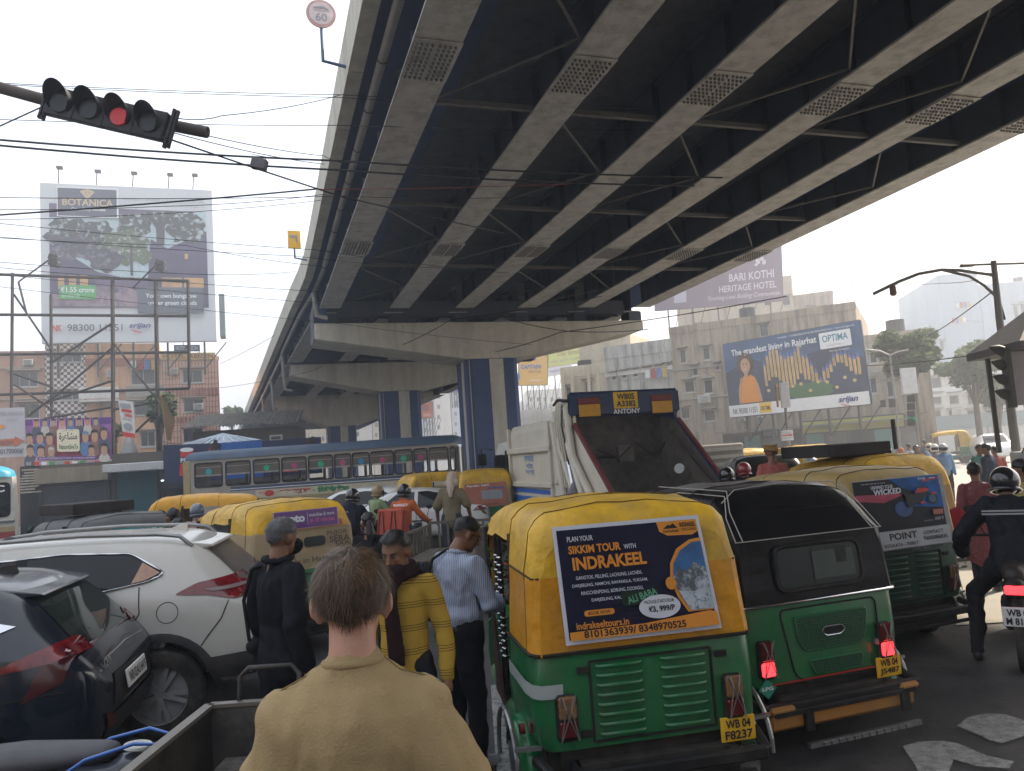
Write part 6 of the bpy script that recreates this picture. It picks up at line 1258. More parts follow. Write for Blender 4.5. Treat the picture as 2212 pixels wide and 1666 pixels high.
for v in 'LR':
    w1 = S_.patch('side_window', dlo, v, glass, .006); S_.line('window_trim', dlo, v, chrome, .011, True, .006)
    S_.patch('pillar_trim', [(1.86, 1.15), (1.93, 1.15), (1.93, 1.485), (1.86, 1.485)], v, blkpl, .012); S_.patch('quarter_glass', [(.84, 1.295), (.98, 1.385), (1.05, 1.23), (.95, 1.245)], v, mat('quarter glass with painted orange reflection', (.38, .19, .10), .15, var=.3, scale=12, coat=1), .012)  # quarter glass coloured amber to stand for an orange reflection
    S_.line('door_seam', [(.99, 1.2), (.98, 1.0), (1.10, .80), (1.22, .60)], v, seam, .004); S_.line('door_seam', [(1.95, 1.12), (1.97, .8), (1.95, .42)], v, seam, .004); S_.line('door_seam', [(3.02, 1.08), (3.05, .7), (2.98, .42)], v, seam, .004)
    S_.line('fuel_flap', circ(.77, .985, .082, .082, 24), v, seam, .003, True, .001, dens=.2); S_.patch('taillight', smooth_poly([(.72, 1.115), (.55, 1.19), (.30, 1.215), (.05, 1.22), (.04, 1.05), (.28, 1.045), (.46, 1.09)], .03), v, mat('deep red lamp', (.16, .008, .012), .12, var=.5, scale=14, coat=.6), .012, .05); S_.patch('taillight_strip', [(.5, 1.135), (.2, 1.14), (.2, 1.115), (.42, 1.11)], v, mat('clear lamp strip', (.22, .17, .17), .2), .018, .05)
    S_.line('bumper_seam', [(.30, 1.04), (.36, .9), (.46, .78), (.52, .70)], v, seam, .004); S_.patch('lower_cladding', [(1.26, .40), (3.02, .40), (3.02, .52), (1.28, .52)], v, clad, .008); S_.patch('lower_cladding', [(.06, .42), (.44, .42), (.47, .60), (.06, .63)], v, clad, .008)
    sg = -1 if v == 'L' else 1
    for yy in (.85, 3.44):
        b = B(); rg = []
        for th in range(-14, 195, 9):
            cs, sn = math.cos(R_(th)), math.sin(R_(th)); row = []
            for rr, dxx in ((.405, -.05), (.405, .008), (.45, .01), (.47, .002)):
                h_, _ = S_.hit(yy + cs * max(rr, .42), max(.36, .36 + sn * max(rr, .42)), v); row.append(V3((h_.x + sg * dxx, yy + cs * rr, .36 + sn * rr)))
            rg.append(row)
        b.ring(rg, cap=False, closed=False); b.build('arch_cladding', clad, S_.t, smooth=60, fix=False)
    for yy in (1.17, 2.15):
        h_, n_ = S_.hit(yy, 1.0, v); b = B(); b.tube([h_ + V3((0, -.09, 0)), h_ + V3((sg * .035, -.08, 0)), h_ + V3((sg * .035, .08, .005)), h_ + V3((0, .09, .005))], .014, 8); b.build('door_handle', chrome, S_.t, smooth=60)
    h1, _ = S_.hit(sg * .56, 1.0, 'T'); pts = []
    for yy in (.62, .72, .9, 1.5, 2.2, 2.5, 2.62): q, _ = S_.hit(sg * .60, yy, 'T'); pts.append(q + V3((0, 0, .0 if yy in (.62, 2.62) else .055)))
    b = B(); b.tube(pts, .018, 7); b.build('roof_rail', steel, S_.t, smooth=60)
S_.patch('rear_window', smooth_poly([(-.60, 1.12), (.60, 1.12), (.50, 1.46), (-.50, 1.46)], .06), 'B', mat('dusty rear glass', (.10, .09, .085), .35, var=.2, scale=8, dust=.5), .006)
for sx in (-1, 1): S_.patch('taillight', [(sx * .80, 1.06), (sx * .45, 1.04), (sx * .42, 1.14), (sx * .78, 1.2)], 'B', MATS['deep red lamp'], .012)
b = B(); b.ring([[V3((a * .56, .68, 1.515)), V3((a * .55, .47, 1.475)), V3((a * .53, .46, 1.455)), V3((a * .56, .66, 1.43))] for a in (-1, -.5, 0, .5, 1)]); b.build('spoiler', silverp, S_.t, bevel=.01)
b = B(); b.ring([[V3((-.02, .78, 1.57)), V3((.02, .78, 1.57)), V3((.015, .98, 1.59)), V3((-.015, .98, 1.59))], [V3((-.004, .79, 1.65)), V3((.004, .79, 1.65)), V3((.004, .83, 1.645)), V3((-.004, .83, 1.645))]]); b.build('roof_antenna', silverp, S_.t)
# dark blue hatchback
x, y = place(63, 1658, 4.75, .78, -.80, 103); x -= .42
H_ = Car('hatchback', 'dark navy hatchback with red tail lamps at the lower left', 'car', x, y, 103, HATST, [(.78, .33), (3.33, .33)], .31, navyp, .365)
for yy in (.78, 3.33):
    for sx in (-1, 1): wheel(H_.t, (sx * .77, yy, .315), .315, .2, mat('bright alloy', (.45, .45, .46), .3, metal=.8, dust=.3), 5, rimr=.70)
dlo = smooth_poly([(.60, 1.225), (.95, 1.37), (1.5, 1.405), (2.3, 1.36), (2.85, 1.03), (2.0, 1.02), (1.2, 1.06), (.85, 1.12)], .05, 3)
for v in 'LR':
    H_.patch('side_window', dlo, v, glass, .006); H_.line('window_trim', dlo, v, chrome, .010, True, .006); H_.patch('pillar_trim', [(.50, 1.20), (.62, 1.235), (.86, 1.125), (.80, 1.10)], v, chrome, .010)
    H_.patch('taillight', smooth_poly([(.66, .935), (.48, 1.01), (.28, 1.075), (.14, 1.085), (.10, 1.02), (.28, .975), (.48, .955)], .02), v, MATS['deep red lamp'], .012, .04)
    H_.patch('taillight', smooth_poly([(.34, .965), (.16, 1.0), (.20, .86), (.44, .76), (.38, .85)], .02), v, mat('dark red lamp', (.06, .008, .010), .2, coat=.5), .012, .04)
    H_.line('door_seam', [(.84, 1.1), (.90, .95), (1.08, .75), (1.14, .5)], v, seam, .004); H_.line('door_seam', [(1.85, 1.0), (1.87, .7), (1.85, .4)], v, seam, .004); H_.line('bumper_seam', [(.62, .92), (.60, .78), (.2, .80)], v, seam, .004); H_.line('body_crease', [(.64, .94), (1.2, .92), (2.4, .9)], v, navyp, .008)
H_.patch('rear_window', smooth_poly([(-.60, 1.02), (.60, 1.02), (.50, 1.36), (-.50, 1.36)], .08), 'B', mat('green tinted glass', (.02, .027, .023), .06, spec=.5, var=.3, scale=2), .006)
for sx in (-1, 1): H_.patch('taillight', [(sx * .70, .985), (sx * .48, .99), (sx * .50, 1.03), (sx * .70, 1.055)], 'B', MATS['deep red lamp'], .012)
H_.patch('rear_garnish', [(-.5, .60), (.5, .60), (.46, .80), (-.46, .80)], 'B', blkpl, .008); H_.patch('lower_bumper', [(-.66, .36), (.66, .36), (.62, .56), (-.62, .56)], 'B', blkpl, .010); H_.patch('rear_reflector', [(-.62, .50), (-.50, .50), (-.56, .58), (-.66, .60)], 'B', redlens, .016)
H_.line('chrome_bar', [(-.5, .9), (0, .92), (.5, .9)], 'B', chrome, .008)
b = B(); b.ring([[V3((a * .54, .66, 1.415)), V3((a * .53, .42, 1.365)), V3((a * .50, .41, 1.345)), V3((a * .54, .62, 1.34))] for a in (-1, -.5, 0, .5, 1)]); b.build('spoiler', navyp, H_.t, bevel=.01)
b = B(); b.ring([[V3((-.02, .74, 1.47)), V3((.02, .74, 1.47)), V3((.012, .98, 1.485)), V3((-.012, .98, 1.485))], [V3((-.004, .76, 1.525)), V3((.004, .76, 1.525)), V3((.004, .80, 1.525)), V3((-.004, .80, 1.525))]]); b.build('roof_antenna', blkpl, H_.t)
h_, n_ = H_.hit(-.05, .72, 'B'); plate(H_.t, h_ + V3((0, -.03, .0)), .50, .12, 'WB 02AU 6419', None, WHITE, (0, -1, .15))
h_, n_ = H_.hit(-.48, .885, 'B'); p = Panel(h_ + V3((-.08, -.015, -.03)), h_ + V3((.08, -.015, -.03)), h_ + V3((.08, -.006, .03)), h_ + V3((-.08, -.006, .03)), .001); p.text('i20', 0, 0, 1, 1, chrome, .03); p.done(H_.t)
b = B(); b.tube([(-.62, .34, 1.17), (-.3, .20, 1.08)], .006, 5); b.build('rear_wiper', blkpl, H_.t)
def smallcar(name, label, px, py, Y, rz, st, paint, zscale=1., wheels=None, lenx=1.):
    x, y = place(px, py, Y, st[-1][0] / 2, 0, rz); wl = wheels or [(.75, .33), (3.2, .33)]
    C = Car(name, label, 'car', x, y, rz, [(q[0], q[1], q[2], q[3]) + q[4:] for q in st], wl, .31, paint, .36)
    for yy, _ in wl:
        for sx in (-1, 1): wheel(C.t, (sx * .76, yy, .31), .31, .2, steel, 0)
    return C
W1 = smallcar('saloon_car', 'white saloon car facing left behind the orange jacketed rider', 890, 1090, 19.3, 88, SEDST, whitep)
dlo = smooth_poly([(.72, 1.04), (1.05, 1.30), (1.5, 1.40), (2.2, 1.39), (2.75, 1.0), (2.0, 1.01), (1.2, 1.03)], .05, 3)
for v in 'LR':
    W1.patch('side_window', dlo, v, glass, .008, .1); W1.patch('pillar_trim', [(1.72, 1.02), (1.80, 1.02), (1.80, 1.42), (1.72, 1.40)], v, whitep, .014); W1.patch('pillar_trim', [(1.02, 1.03), (1.07, 1.03), (1.12, 1.34), (1.06, 1.3)], v, blkpl, .014); W1.patch('taillight', [(.42, .88), (.05, .88), (.05, 1.0), (.3, .98)], v, MATS['deep red lamp'], .015); W1.line('door_seam', [(1.76, 1.0), (1.76, .4)], v, seam, .006)
W1.patch('windscreen', [(-.58, 1.06), (.58, 1.06), (.50, 1.38), (-.50, 1.38)], 'F', glass, .008, .1); W1.patch('rear_window', [(-.55, 1.08), (.55, 1.08), (.48, 1.36), (-.48, 1.36)], 'B', glass, .008, .1)
W2 = smallcar('hatchback', 'white hatchback half hidden behind the helmeted riders and the white saloon', 775, 1075, 22.6, 78, HATST, whitep)
for v in 'LR': W2.patch('side_window', smooth_poly([(.60, 1.225), (.95, 1.37), (1.5, 1.405), (2.3, 1.36), (2.85, 1.03), (2.0, 1.02), (1.2, 1.06)], .05, 3), v, glass, .008, .1); W2.patch('taillight', [(.4, .9), (.05, .9), (.05, 1.05)], v, MATS['deep red lamp'], .015)
W2.patch('windscreen', [(-.58, 1.04), (.58, 1.04), (.50, 1.38), (-.50, 1.38)], 'F', glass, .008, .1)
W3 = smallcar('estate_car', 'white estate car with roof rails far behind the small yellow rickshaw', 1765, 960, 25, 60, SUVST, whitep, wheels=[(.85, .34), (3.44, .34)])
for v in 'LR': W3.patch('side_window', smooth_poly([(.80, 1.2), (1.08, 1.46), (1.6, 1.495), (2.5, 1.46), (2.95, 1.16), (1.42, 1.13)], .05, 3), v, glass, .008, .1)
W3.patch('rear_window', [(-.55, 1.12), (.55, 1.12), (.5, 1.45), (-.5, 1.45)], 'B', glass, .008, .1); W3.patch('taillight', [(-.7, 1.0), (-.4, 1.0), (-.4, 1.1), (-.7, 1.1)], 'B', redlit, .012)
W4 = smallcar('van', 'white van on the sunlit road far away left of the kiosk', 2140, 950, 44, 160, SUVST, whitep, wheels=[(.85, .34), (3.44, .34)]); W4.patch('windscreen', [(-.58, 1.12), (.58, 1.12), (.52, 1.5), (-.52, 1.5)], 'F', glass, .008, .1)

# ------------------------------------------------------------------ bus
BS = Face(690, 27, 90)
bus = thing('bus', 'long blue roofed private bus with Bengali route lettering across the middle', 'bus', BS.o, BS.rz)
busg = mat('worn grey bus panel', (.34, .31, .27), .55, var=.12, scale=2, dust=.4); busb = mat('faded blue bus roof', (.05, .085, .14), .55, var=.15, scale=1.5, dust=.35); busy = mat('old yellow bus paint', (.36, .28, .14), .6, dust=.4)
wins = [(421, 1001, 480, 1057), (488, 998, 541, 1053), (548, 993, 604, 1048), (609, 988, 662, 1043), (667, 984, 719, 1038), (723, 980, 758, 1033), (762, 977, 798, 1029), (802, 974, 850, 1025), (853, 971, 891, 1021), (895, 969, 923, 1018), (928, 966, 968, 1014), (973, 966, 984, 1007)]
rs = [BS.rect(*q) for q in wins]; zc = sum(r[1] for r in rs) / len(rs); hh = sum(r[3] for r in rs) / len(rs); hs_ = [(r[0], zc, r[2], hh) for r in rs]
s0, s1 = BS.loc(396, 1020)[0], BS.loc(991, 1000)[0]; zr = zc + hh / 2 + .12; zt_ = 3.05
b = B(); wallholes(b, s0, s1, .55, zr, hs_, .05); b.build('side_panel', busg, bus, fix=False)
b = B(); b.add([(s0, 0, .55), (s0, 2.3, .55), (s0, 2.3, zr), (s0, 0, zr), (s1, 0, .55), (s1, 2.3, .55), (s1, 2.3, 1.5), (s1, 0, 1.5), (s0, 2.3, .55), (s1, 2.3, .55), (s1, 2.3, 1.45), (s0, 2.3, 1.45)], [(0, 1, 2, 3), (4, 5, 6, 7), (8, 9, 10, 11)]); b.box(((s0 + s1) / 2, 1.15, .9), (s1 - s0 - .1, 2.2, .05)); b.box((s1, .05, 1.8), (.1, .1, 1.6)); b.box((s1, 2.25, 1.8), (.1, .1, 1.6))
for r in hs_[:-1]: b.box((r[0] + r[2] / 2 + .06, 2.28, 2.0), (.1, .06, 1.2))
b.build('shell', busg, bus, fix=False)
rf = B(); k = 9
def rsec(s_, sc_): return [(s_, 1.15 - 1.2 * sc_ * math.cos(math.pi * i / k) , zr + (zt_ - zr) * sc_ * math.sin(math.pi * i / k) ** .6) for i in range(k + 1)]
rf.ring([rsec(s0 - .02, .8), rsec(s0 + .1, .95), rsec(s0 + .5, 1), rsec((s0 + s1) / 2, 1.0), rsec(s1 - .8, 1), rsec(s1 - .2, .95), rsec(s1 + .02, .75)]); rf.build('roof', busb, bus, smooth=50)
b = B(); b.box((s0 + .12, -.012, (zr + .55) / 2 + .3), (.24, .03, zr - 1.2)); b.build('corner_post', busy, bus)
for i, r in enumerate(hs_):
    c, z, w_, h = r; b = B(); b.tube([(c + a, -.012, z + e) for a, e in rrect(-w_ / 2, -h / 2, w_ / 2, h / 2, .09)], .022, 6, closed=True); wf = b.build('window', blkpl, bus, smooth=60)
    b = B(); b.box((c, .0, z - .03), (w_ + .06, .03, .03)); b.box((c, .02, z + h * .32), (w_, .025, .02)); b.box((c, .02, z - .0), (w_, .02, .02)); b.build('window_bar', steel, wf)
    b = B(); b.box((c, .03, z + h * .25), (w_ - .04, .008, h * .48)); b.build('pane', mat('brownish bus glass', (.09, .08, .07), .15, var=.2, scale=3, coat=.5), wf)
    if i in (0, 2, 3, 4, 5, 6, 7, 8, 9):
        cc = [(.02, .3, .36), 0, (.02, .36, .2), (.4, .06, .16), (.02, .36, .2), (.4, .06, .16), (.02, .22, .4), (.4, .06, .16), (.02, .36, .2), (.4, .06, .16)][i]; b = B(); b.cyl((c, .015, z + h * .14), (c, .024, z + h * .14), .105, 20); b.build('sticker', mat('sticker %s' % 'abcdefghij'[i], cc, .5), wf)
for i in range(14):
    s_ = s0 + .9 + i * (s1 - s0 - 2.4) / 13; b = B(); b.box((s_, .5, 1.35), (.12, .8, .8)); b.box((s_, 1.8, 1.35), (.12, .8, .8)); b.build('seat', mat('bus seat grey', (.10, .09, .09), .8), bus, bevel=.04)
pz = .55
def bz(y_px, x_px): return BS.loc(x_px, y_px)[1]
Lz = zc - hh / 2
p = Panel((s0, -.004, Lz - .50), (s1, -.004, Lz - .50), (s1, -.004, Lz - .02), (s0, -.004, Lz - .02), .004)
p.rect(.17, .62, 1, .92, mat('bus navy band', (.02, .05, .12), .5, dust=.3)); p.rect(.17, .70, 1, .75, WHITE); p.rect(.26, .02, 1, .58, mat('bus cream band', (.52, .46, .34), .6, dust=.25)); p.rect(.26, -.12, 1, .0, busy)
p.shapes([blob(.31 + .012 * math.cos(a), .30 + .16 * math.sin(a), .0065, .08, .05, 10, k_) for k_, a in enumerate([2 * math.pi * q / 8 for q in range(8)])] + [circ(.31, .30, .006, .07)], REDP)
p.text('\u09ac\u09be\u09b0\u09be\u09b8\u09be\u09a4', .348, .10, .46, .54, flat('bus red letters', (.4, .05, .03)), .055); p.ell(.472, .3, .003, .04, BLACK); p.text('\u09bf\u09a8\u0989\u099f\u09be\u0989\u09a8', .485, .10, .60, .56, flat('bus green letters', (.02, .22, .07)), .055)
p.shapes([blob(.82 + .012 * math.cos(a), .30 + .16 * math.sin(a), .0065, .08, .05, 10, k_) for k_, a in enumerate([2 * math.pi * q / 8 for q in range(8)])], REDP); p.text('EXIT', .275, .3, .30, .45, REDP)
p.done(bus)
b = B(); b.tube([(s0 - .01, .3, 1.8), (s0 - .01, .6, 2.4), (s0 - .01, .9, 1.8), (s0 - .01, .6, 1.2)], .02, 5, closed=True); b.build('end_ornament', steel, bus)
for s_ in (s0 + 2, s1 - 2): wheel(bus, (s_, .15, .45), .45, .25, steel, 0, (0, 1, 0)); wheel(bus, (s_, 2.1, .45), .45, .25, steel, 0, (0, 1, 0))
# second bus front at the left edge
o = P(8, 1060, 22); t = thing('bus', 'pale bus with a cyan roof dome cut off by the left edge', 'bus', (o.x - 1.0, 22, 0), 34)
b = B(); sec = lambda s_, sc_: [(-1.15 * sc_, s_, .5), (-1.2 * sc_, s_, 1.5), (-1.15 * sc_, s_, 2.5), (1.15 * sc_, s_, 2.5), (1.2 * sc_, s_, 1.5), (1.15 * sc_, s_, .5)]
b.ring([sec(-.02, .9), sec(.15, 1), sec(7, 1)]); b.build('body', mat('pale bus body', (.5, .5, .46), .5, dust=.3), t, smooth=30)
b = B(); k = 10; dsec = lambda s_, sc_: [(-1.16 * sc_ * math.cos(math.pi * i / k), s_, 2.5 + .42 * sc_ * math.sin(math.pi * i / k) ** .7) for i in range(k + 1)]; b.ring([dsec(-.1, .75), dsec(.1, .95), dsec(.5, 1), dsec(7, 1)]); b.build('roof', mat('cyan bus dome', (.03, .28, .42), .4, dust=.2), t, smooth=50)
b = B(); b.prism(rrect(-1.0, 1.35, 1.0, 2.35, .15), Matrix.Identity(4), -.04, -.02); b.build('windscreen', glass, t); p = Panel((-.95, -.045, 2.05), (.95, -.045, 2.05), (.95, -.045, 2.3), (-.95, -.045, 2.3)); p.text('W.B.S.T.C', .1, .1, .95, .9, WHITE, .03); p.done(t)
b = B(); b.beam((.62, -.06, 1.3), (.35, -.06, 2.35), .05); b.build('wiper', steel, t); b = B(); b.box((0, -.04, 1.22), (2.2, .05, .06)); b.build('trim', chrome, t)
p = Panel((-1.1, -.02, .75), (1.1, -.02, .75), (1.1, -.02, 1.15), (-1.1, -.02, 1.15)); p.rect(0, 0, 1, .45, mat('bus maroon', (.25, .04, .04), .5)); p.rect(0, .45, 1, .8, busy); p.done(t)

# ------------------------------------------------------------------ garbage truck
tk = thing('garbage_truck', 'beige garbage compactor truck with a raised dark blue open hopper and yellow plate', 'garbage truck', (2.43, 14.5, 0), 17)
tb = mat('cream truck paint', (.62, .57, .47), .45, var=.06, scale=2, dust=.22, coat=.2); tblue = mat('dark blue truck paint', (.012, .03, .085), .4, var=.15, scale=2, dust=.2); inside = mat('scraped rusty hopper steel', (.10, .085, .068), .7, metal=.1, var=.5, scale=6, dust=.35, bump=.4); redt = mat('red truck edge', (.13, .015, .015), .6, dust=.2)
hw = 1.12
YZ = lambda x: Matrix(((0, -1, 0, x), (1, 0, 0, 0), (0, 0, 1, 0), (0, 0, 0, 1)))
prof_ = [(-.9, .75), (-.95, 1.20), (.78, 2.62), (.80, 3.02), (1.35, 3.08), (2.0, 2.75), (2.1, .75)]
for sx in (-1, 1):
    b = B(); b.add([V3((sx * hw, y, z)) for y, z in prof_] + [V3((sx * (hw - .06), y, z)) for y, z in prof_], [list(range(7)), list(range(7, 14))] + [(i, (i + 1) % 7, (i + 1) % 7 + 7, i + 7) for i in range(7)]); b.build('hopper_side', tb if sx < 0 else tblue, tk)
    b = B(); b.beam((sx * (hw + .0), -.98, 1.18), (sx * hw, .74, 2.60), .09, .05, up=(1, 0, 0)); b.build('red_edge', redt, tk)
b = B(); b.box((0, .80, 2.98), (2 * hw + .16, .10, .50)); b.build('top_panel', tblue, tk, bevel=.05, seg=3)
b = B(); b.box((0, 1.45, 2.55), (2 * hw - .13, .05, 1.2), 0, None); b.box((0, .95, 1.05), (2 * hw - .13, 1.9, .06)); b.ring([[V3((a * (hw - .065), y, z)) for y, z in ((-.85, 1.22), (-.2, 1.0), (.6, .96), (1.2, 1.15), (1.5, 1.9), (1.45, 2.9))] for a in (-1, 1)], cap=False, closed=False)
for sx in (-1, 1): b.add([V3((sx * (hw - .063), y, z)) for y, z in ((-.9, 1.18), (.78, 2.60), (1.4, 2.7), (1.5, 1.0))], [(0, 1, 2, 3)])
b.build('hopper_inside', inside, tk, fix=False)
b = B(); b.box((0, .55, 1.45), (2 * hw - .2, .05, .75), 0, Matrix.Translation((0, .45, 0)) @ Matrix.Rotation(-.5, 4, 'X')); b.build('packer_plate', inside, tk, bevel=.01)
b = B(); b.box((-.0, .95, 1.98), (.34, .12, .34)); b.build('packer_bracket', inside, tk, bevel=.02)
b = B(); b.tube([(-.7, .72, 2.1), (-.3, .62, 1.9), (.1, .66, 2.2), (.5, .62, 1.85), (.75, .7, 2.15)], .02, 6); b.build('hose', blkpl, tk, smooth=60)
b = B(); b.cyl((.82, .32, 1.62), (.80, .30, 1.63), .1, 18); b.build('gauge', mat('white gauge', (.5, .5, .48), .4), tk)
b = B(); b.box((0, -.95, 1.05), (2 * hw, .14, .22)); b.build('lip', tblue, tk, bevel=.03)
b = B(); b.tube([(0.97, -.7, 1.3), (.9, .72, 2.4)], .03, 8); b.build('guide_rod', chrome, tk)
for sx in (-1, 1):
    b = B(); b.box((sx * .78, .735, 3.04), (.46, .06, .13)); b.build('taillight', mat('wired red lamp', (.16, .03, .025), .5, var=.5, scale=30), tk, bevel=.015); b = B(); b.box((sx * .78, .735, 2.86), (.44, .04, .24)); b.build('yellow_flap', mat('yellow plastic flap', (.55, .26, .01), .4, dust=.1), tk, bevel=.006)
plate(tk, (.0, .742, 3.03), .52, .32, 'WB05', 'A3382')
p = Panel((-.28, .747, 2.76), (.30, .747, 2.76), (.30, .747, 2.86), (-.28, .747, 2.86), .002); p.text('ANTONY', 0, 0, 1, 1, WHITE, .02); p.done(tk)
b = B(); b.ring([[V3((x_, y_, z_)) for x_, z_ in ((-hw, 1.0), (-hw, 2.62), (-hw + .12, 2.8), (hw - .12, 2.8), (hw, 2.62), (hw, 1.0))] for y_ in (2.05, 5.2)]); b.build('container', tb, tk, bevel=.02)
for z_, hh_ in ((2.2, .14), (1.42, .12)): b = B(); b.box((-hw - .04, 3.65, z_), (.1, 3.1, hh_)); b.build('side_rib', tb, tk, bevel=.02)
for y_ in (2.15, 5.1): b = B(); b.box((-hw - .03, y_, 1.9), (.08, .1, 1.7)); b.build('side_post', tb, tk, bevel=.01)
p = Panel((-hw - .006, 5.15, 1.0), (-hw - .006, 2.1, 1.0), (-hw - .006, 2.1, 1.4), (-hw - .006, 5.15, 1.4), .003); p.poly([(0, .1), (1, .1), (1, .35), (0, .42)], BLUEP); p.poly([(0, .6), (1, .55), (1, .78), (0, .86)], BLUEP); p.done(tk)
p = Panel((-hw - .006, 4.1, 1.6), (-hw - .006, 3.3, 1.6), (-hw - .006, 3.3, 2.1), (-hw - .006, 4.1, 2.1), .003); lb = flat('pale blue letters', (.2, .28, .5)); p.text('\u0995\u09b2\u0995\u09be\u09a4\u09be', .1, .68, .9, .98, lb, .02); p.text('\u09aa\u09cc\u09b0', .2, .36, .8, .64, lb, .02); p.text('\u09b8\u0982\u09b8\u09cd\u09a5\u09be', .1, .02, .9, .32, lb, .02); p.done(tk)
for (pts, r) in ((((-1.2, .9, 2.95), (-1.22, .7, 2.0), (-1.2, -.2, 1.1)), .075), (((-1.2, 1.2, 2.7), (-1.22, .3, 1.2)), .07), (((-1.22, 1.5, 2.9), (-1.22, 1.3, 2.1), (-1.2, .7, 1.1)), .06), (((-1.2, 1.75, 2.7), (-1.2, 1.35, 1.1)), .07)):
    b = B(); b.tube(pts, r, 9); b.build('hydraulic_arm', tb, tk, smooth=60)
b = B(); b.tube([(-1.23, .95, 1.9), (-1.23, .7, 1.2)], .03, 8); b.build('piston_rod', chrome, tk)
for k in range(5): b = B(); b.tube([(-1.24, 1.0 + .12 * k, 3.0 - .02 * k), (-1.3, .95 + .1 * k, 2.6), (-1.24, .9 + .12 * k, 2.0), (-1.2, .95 + .1 * k, 1.4)], .016, 6); b.build('hose', [tb, blkpl][k == 0], tk, smooth=60)
for y_, z_ in ((.95, 2.5), (.6, 1.7), (1.3, 2.0), (1.7, 1.5), (.9, 1.35)): b = B(); b.box((-1.19, y_, z_), (.1, .16, .12)); b.build('bracket', tb, tk, bevel=.02)
b = B(); b.tube([(-1.2, 1.6, 3.05), (-1.25, 1.2, 3.12), (-1.0, .9, 3.05)], .03, 7); b.build('hose', blkpl, tk, smooth=60)
b = B(); b.tube([(-1.2, .65, 1.6), (-1.3, .62, 1.3), (-1.25, .6, 1.0)], [.03, .12, .1], 8); b.build('rag', mat('grey checked rag', (.22, .2, .24), .9, bump=.6), tk, smooth=60)
cabw = mat('white truck cab', (.58, .57, .54), .4, dust=.3, coat=.3)
b = B(); b.ring([[V3((x_ * s_, y_, z_)) for x_, z_ in ((-1.08, .55), (-1.10, 1.3), (-1.0, zt2), (1.0, zt2), (1.10, 1.3), (1.08, .55))] for y_, s_, zt2 in ((5.45, .98, 2.42), (5.6, 1, 2.48), (6.6, 1, 2.45), (7.0, .98, 2.2), (7.15, .96, 1.5), (7.2, .95, 1.0))]); cabo = b.build('cab', cabw, tk, smooth=30)
b = B(); b.prism(rrect(5.85, 1.45, 6.85, 2.15, .1), Matrix(((0, 1, 0, -1.08), (1, 0, 0, 0), (0, 0, 1, 0), (0, 0, 0, 1))), -.012, .02); b.build('side_window', glass, tk); b = B(); b.prism(rrect(5.52, 1.5, 5.78, 2.25, .1), Matrix(((0, 1, 0, -1.08), (1, 0, 0, 0), (0, 0, 1, 0), (0, 0, 0, 1))), -.012, .02); b.build('side_window', glass, tk)
b = B(); b.cyl((-.95, 5.6, 2.47), (-.95, 5.6, 2.68), .07, 12); b.build('beacon', mat('orange beacon', (.6, .14, .01), .3), tk)
b = B(); b.tube([(-1.1, 6.9, 2.3), (-1.35, 7.1, 2.35), (-1.35, 7.1, 1.5), (-1.1, 6.95, 1.35)], .02, 6); mi_ = b.build('mirror_arm', blkpl, tk)
for z_ in (2.05, 1.65): b = B(); b.box((-1.35, 7.08, z_), (.24, .06, .32)); b.build('mirror', blkpl, mi_, bevel=.03)
b = B(); b.box((-1.1, 5.4, 1.35), (.1, .35, .25), 0, Matrix.Rotation(.0, 4, 'X')); b.build('air_pipe', mat('faded red pipe', (.35, .12, .1), .5), tk, bevel=.04)
b = B(); b.box((0, 3.6, .75), (1.0, 6.8, .35)); b.build('chassis', dkchas, tk)
for y_ in (1.9, 6.2):
    for sx in (-1, 1): wheel(tk, (sx * .95, y_, .45), .45, .28, steel, 0)
# striped grey lorry right of the truck
o = P(1546, 985, 21); t = thing('lorry', 'grey slatted lorry body just right of the garbage truck hopper', 'truck', (o.x, 21, 0), 12)
b = B(); b.box((0, 1.5, 1.4), (1.7, 3, 1.3)); b.build('body', mat('grey lorry paint', (.25, .24, .23), .6, dust=.3), t, bevel=.04)
for k in range(6): b = B(); b.box((0, -.03, .9 + .2 * k), (1.6, .06, .09)); b.build('slat', mat('pale lorry slat', (.42, .40, .38), .6), t)
for sx in (-1, 1): wheel(t, (sx * .7, .6, .35), .35, .2)
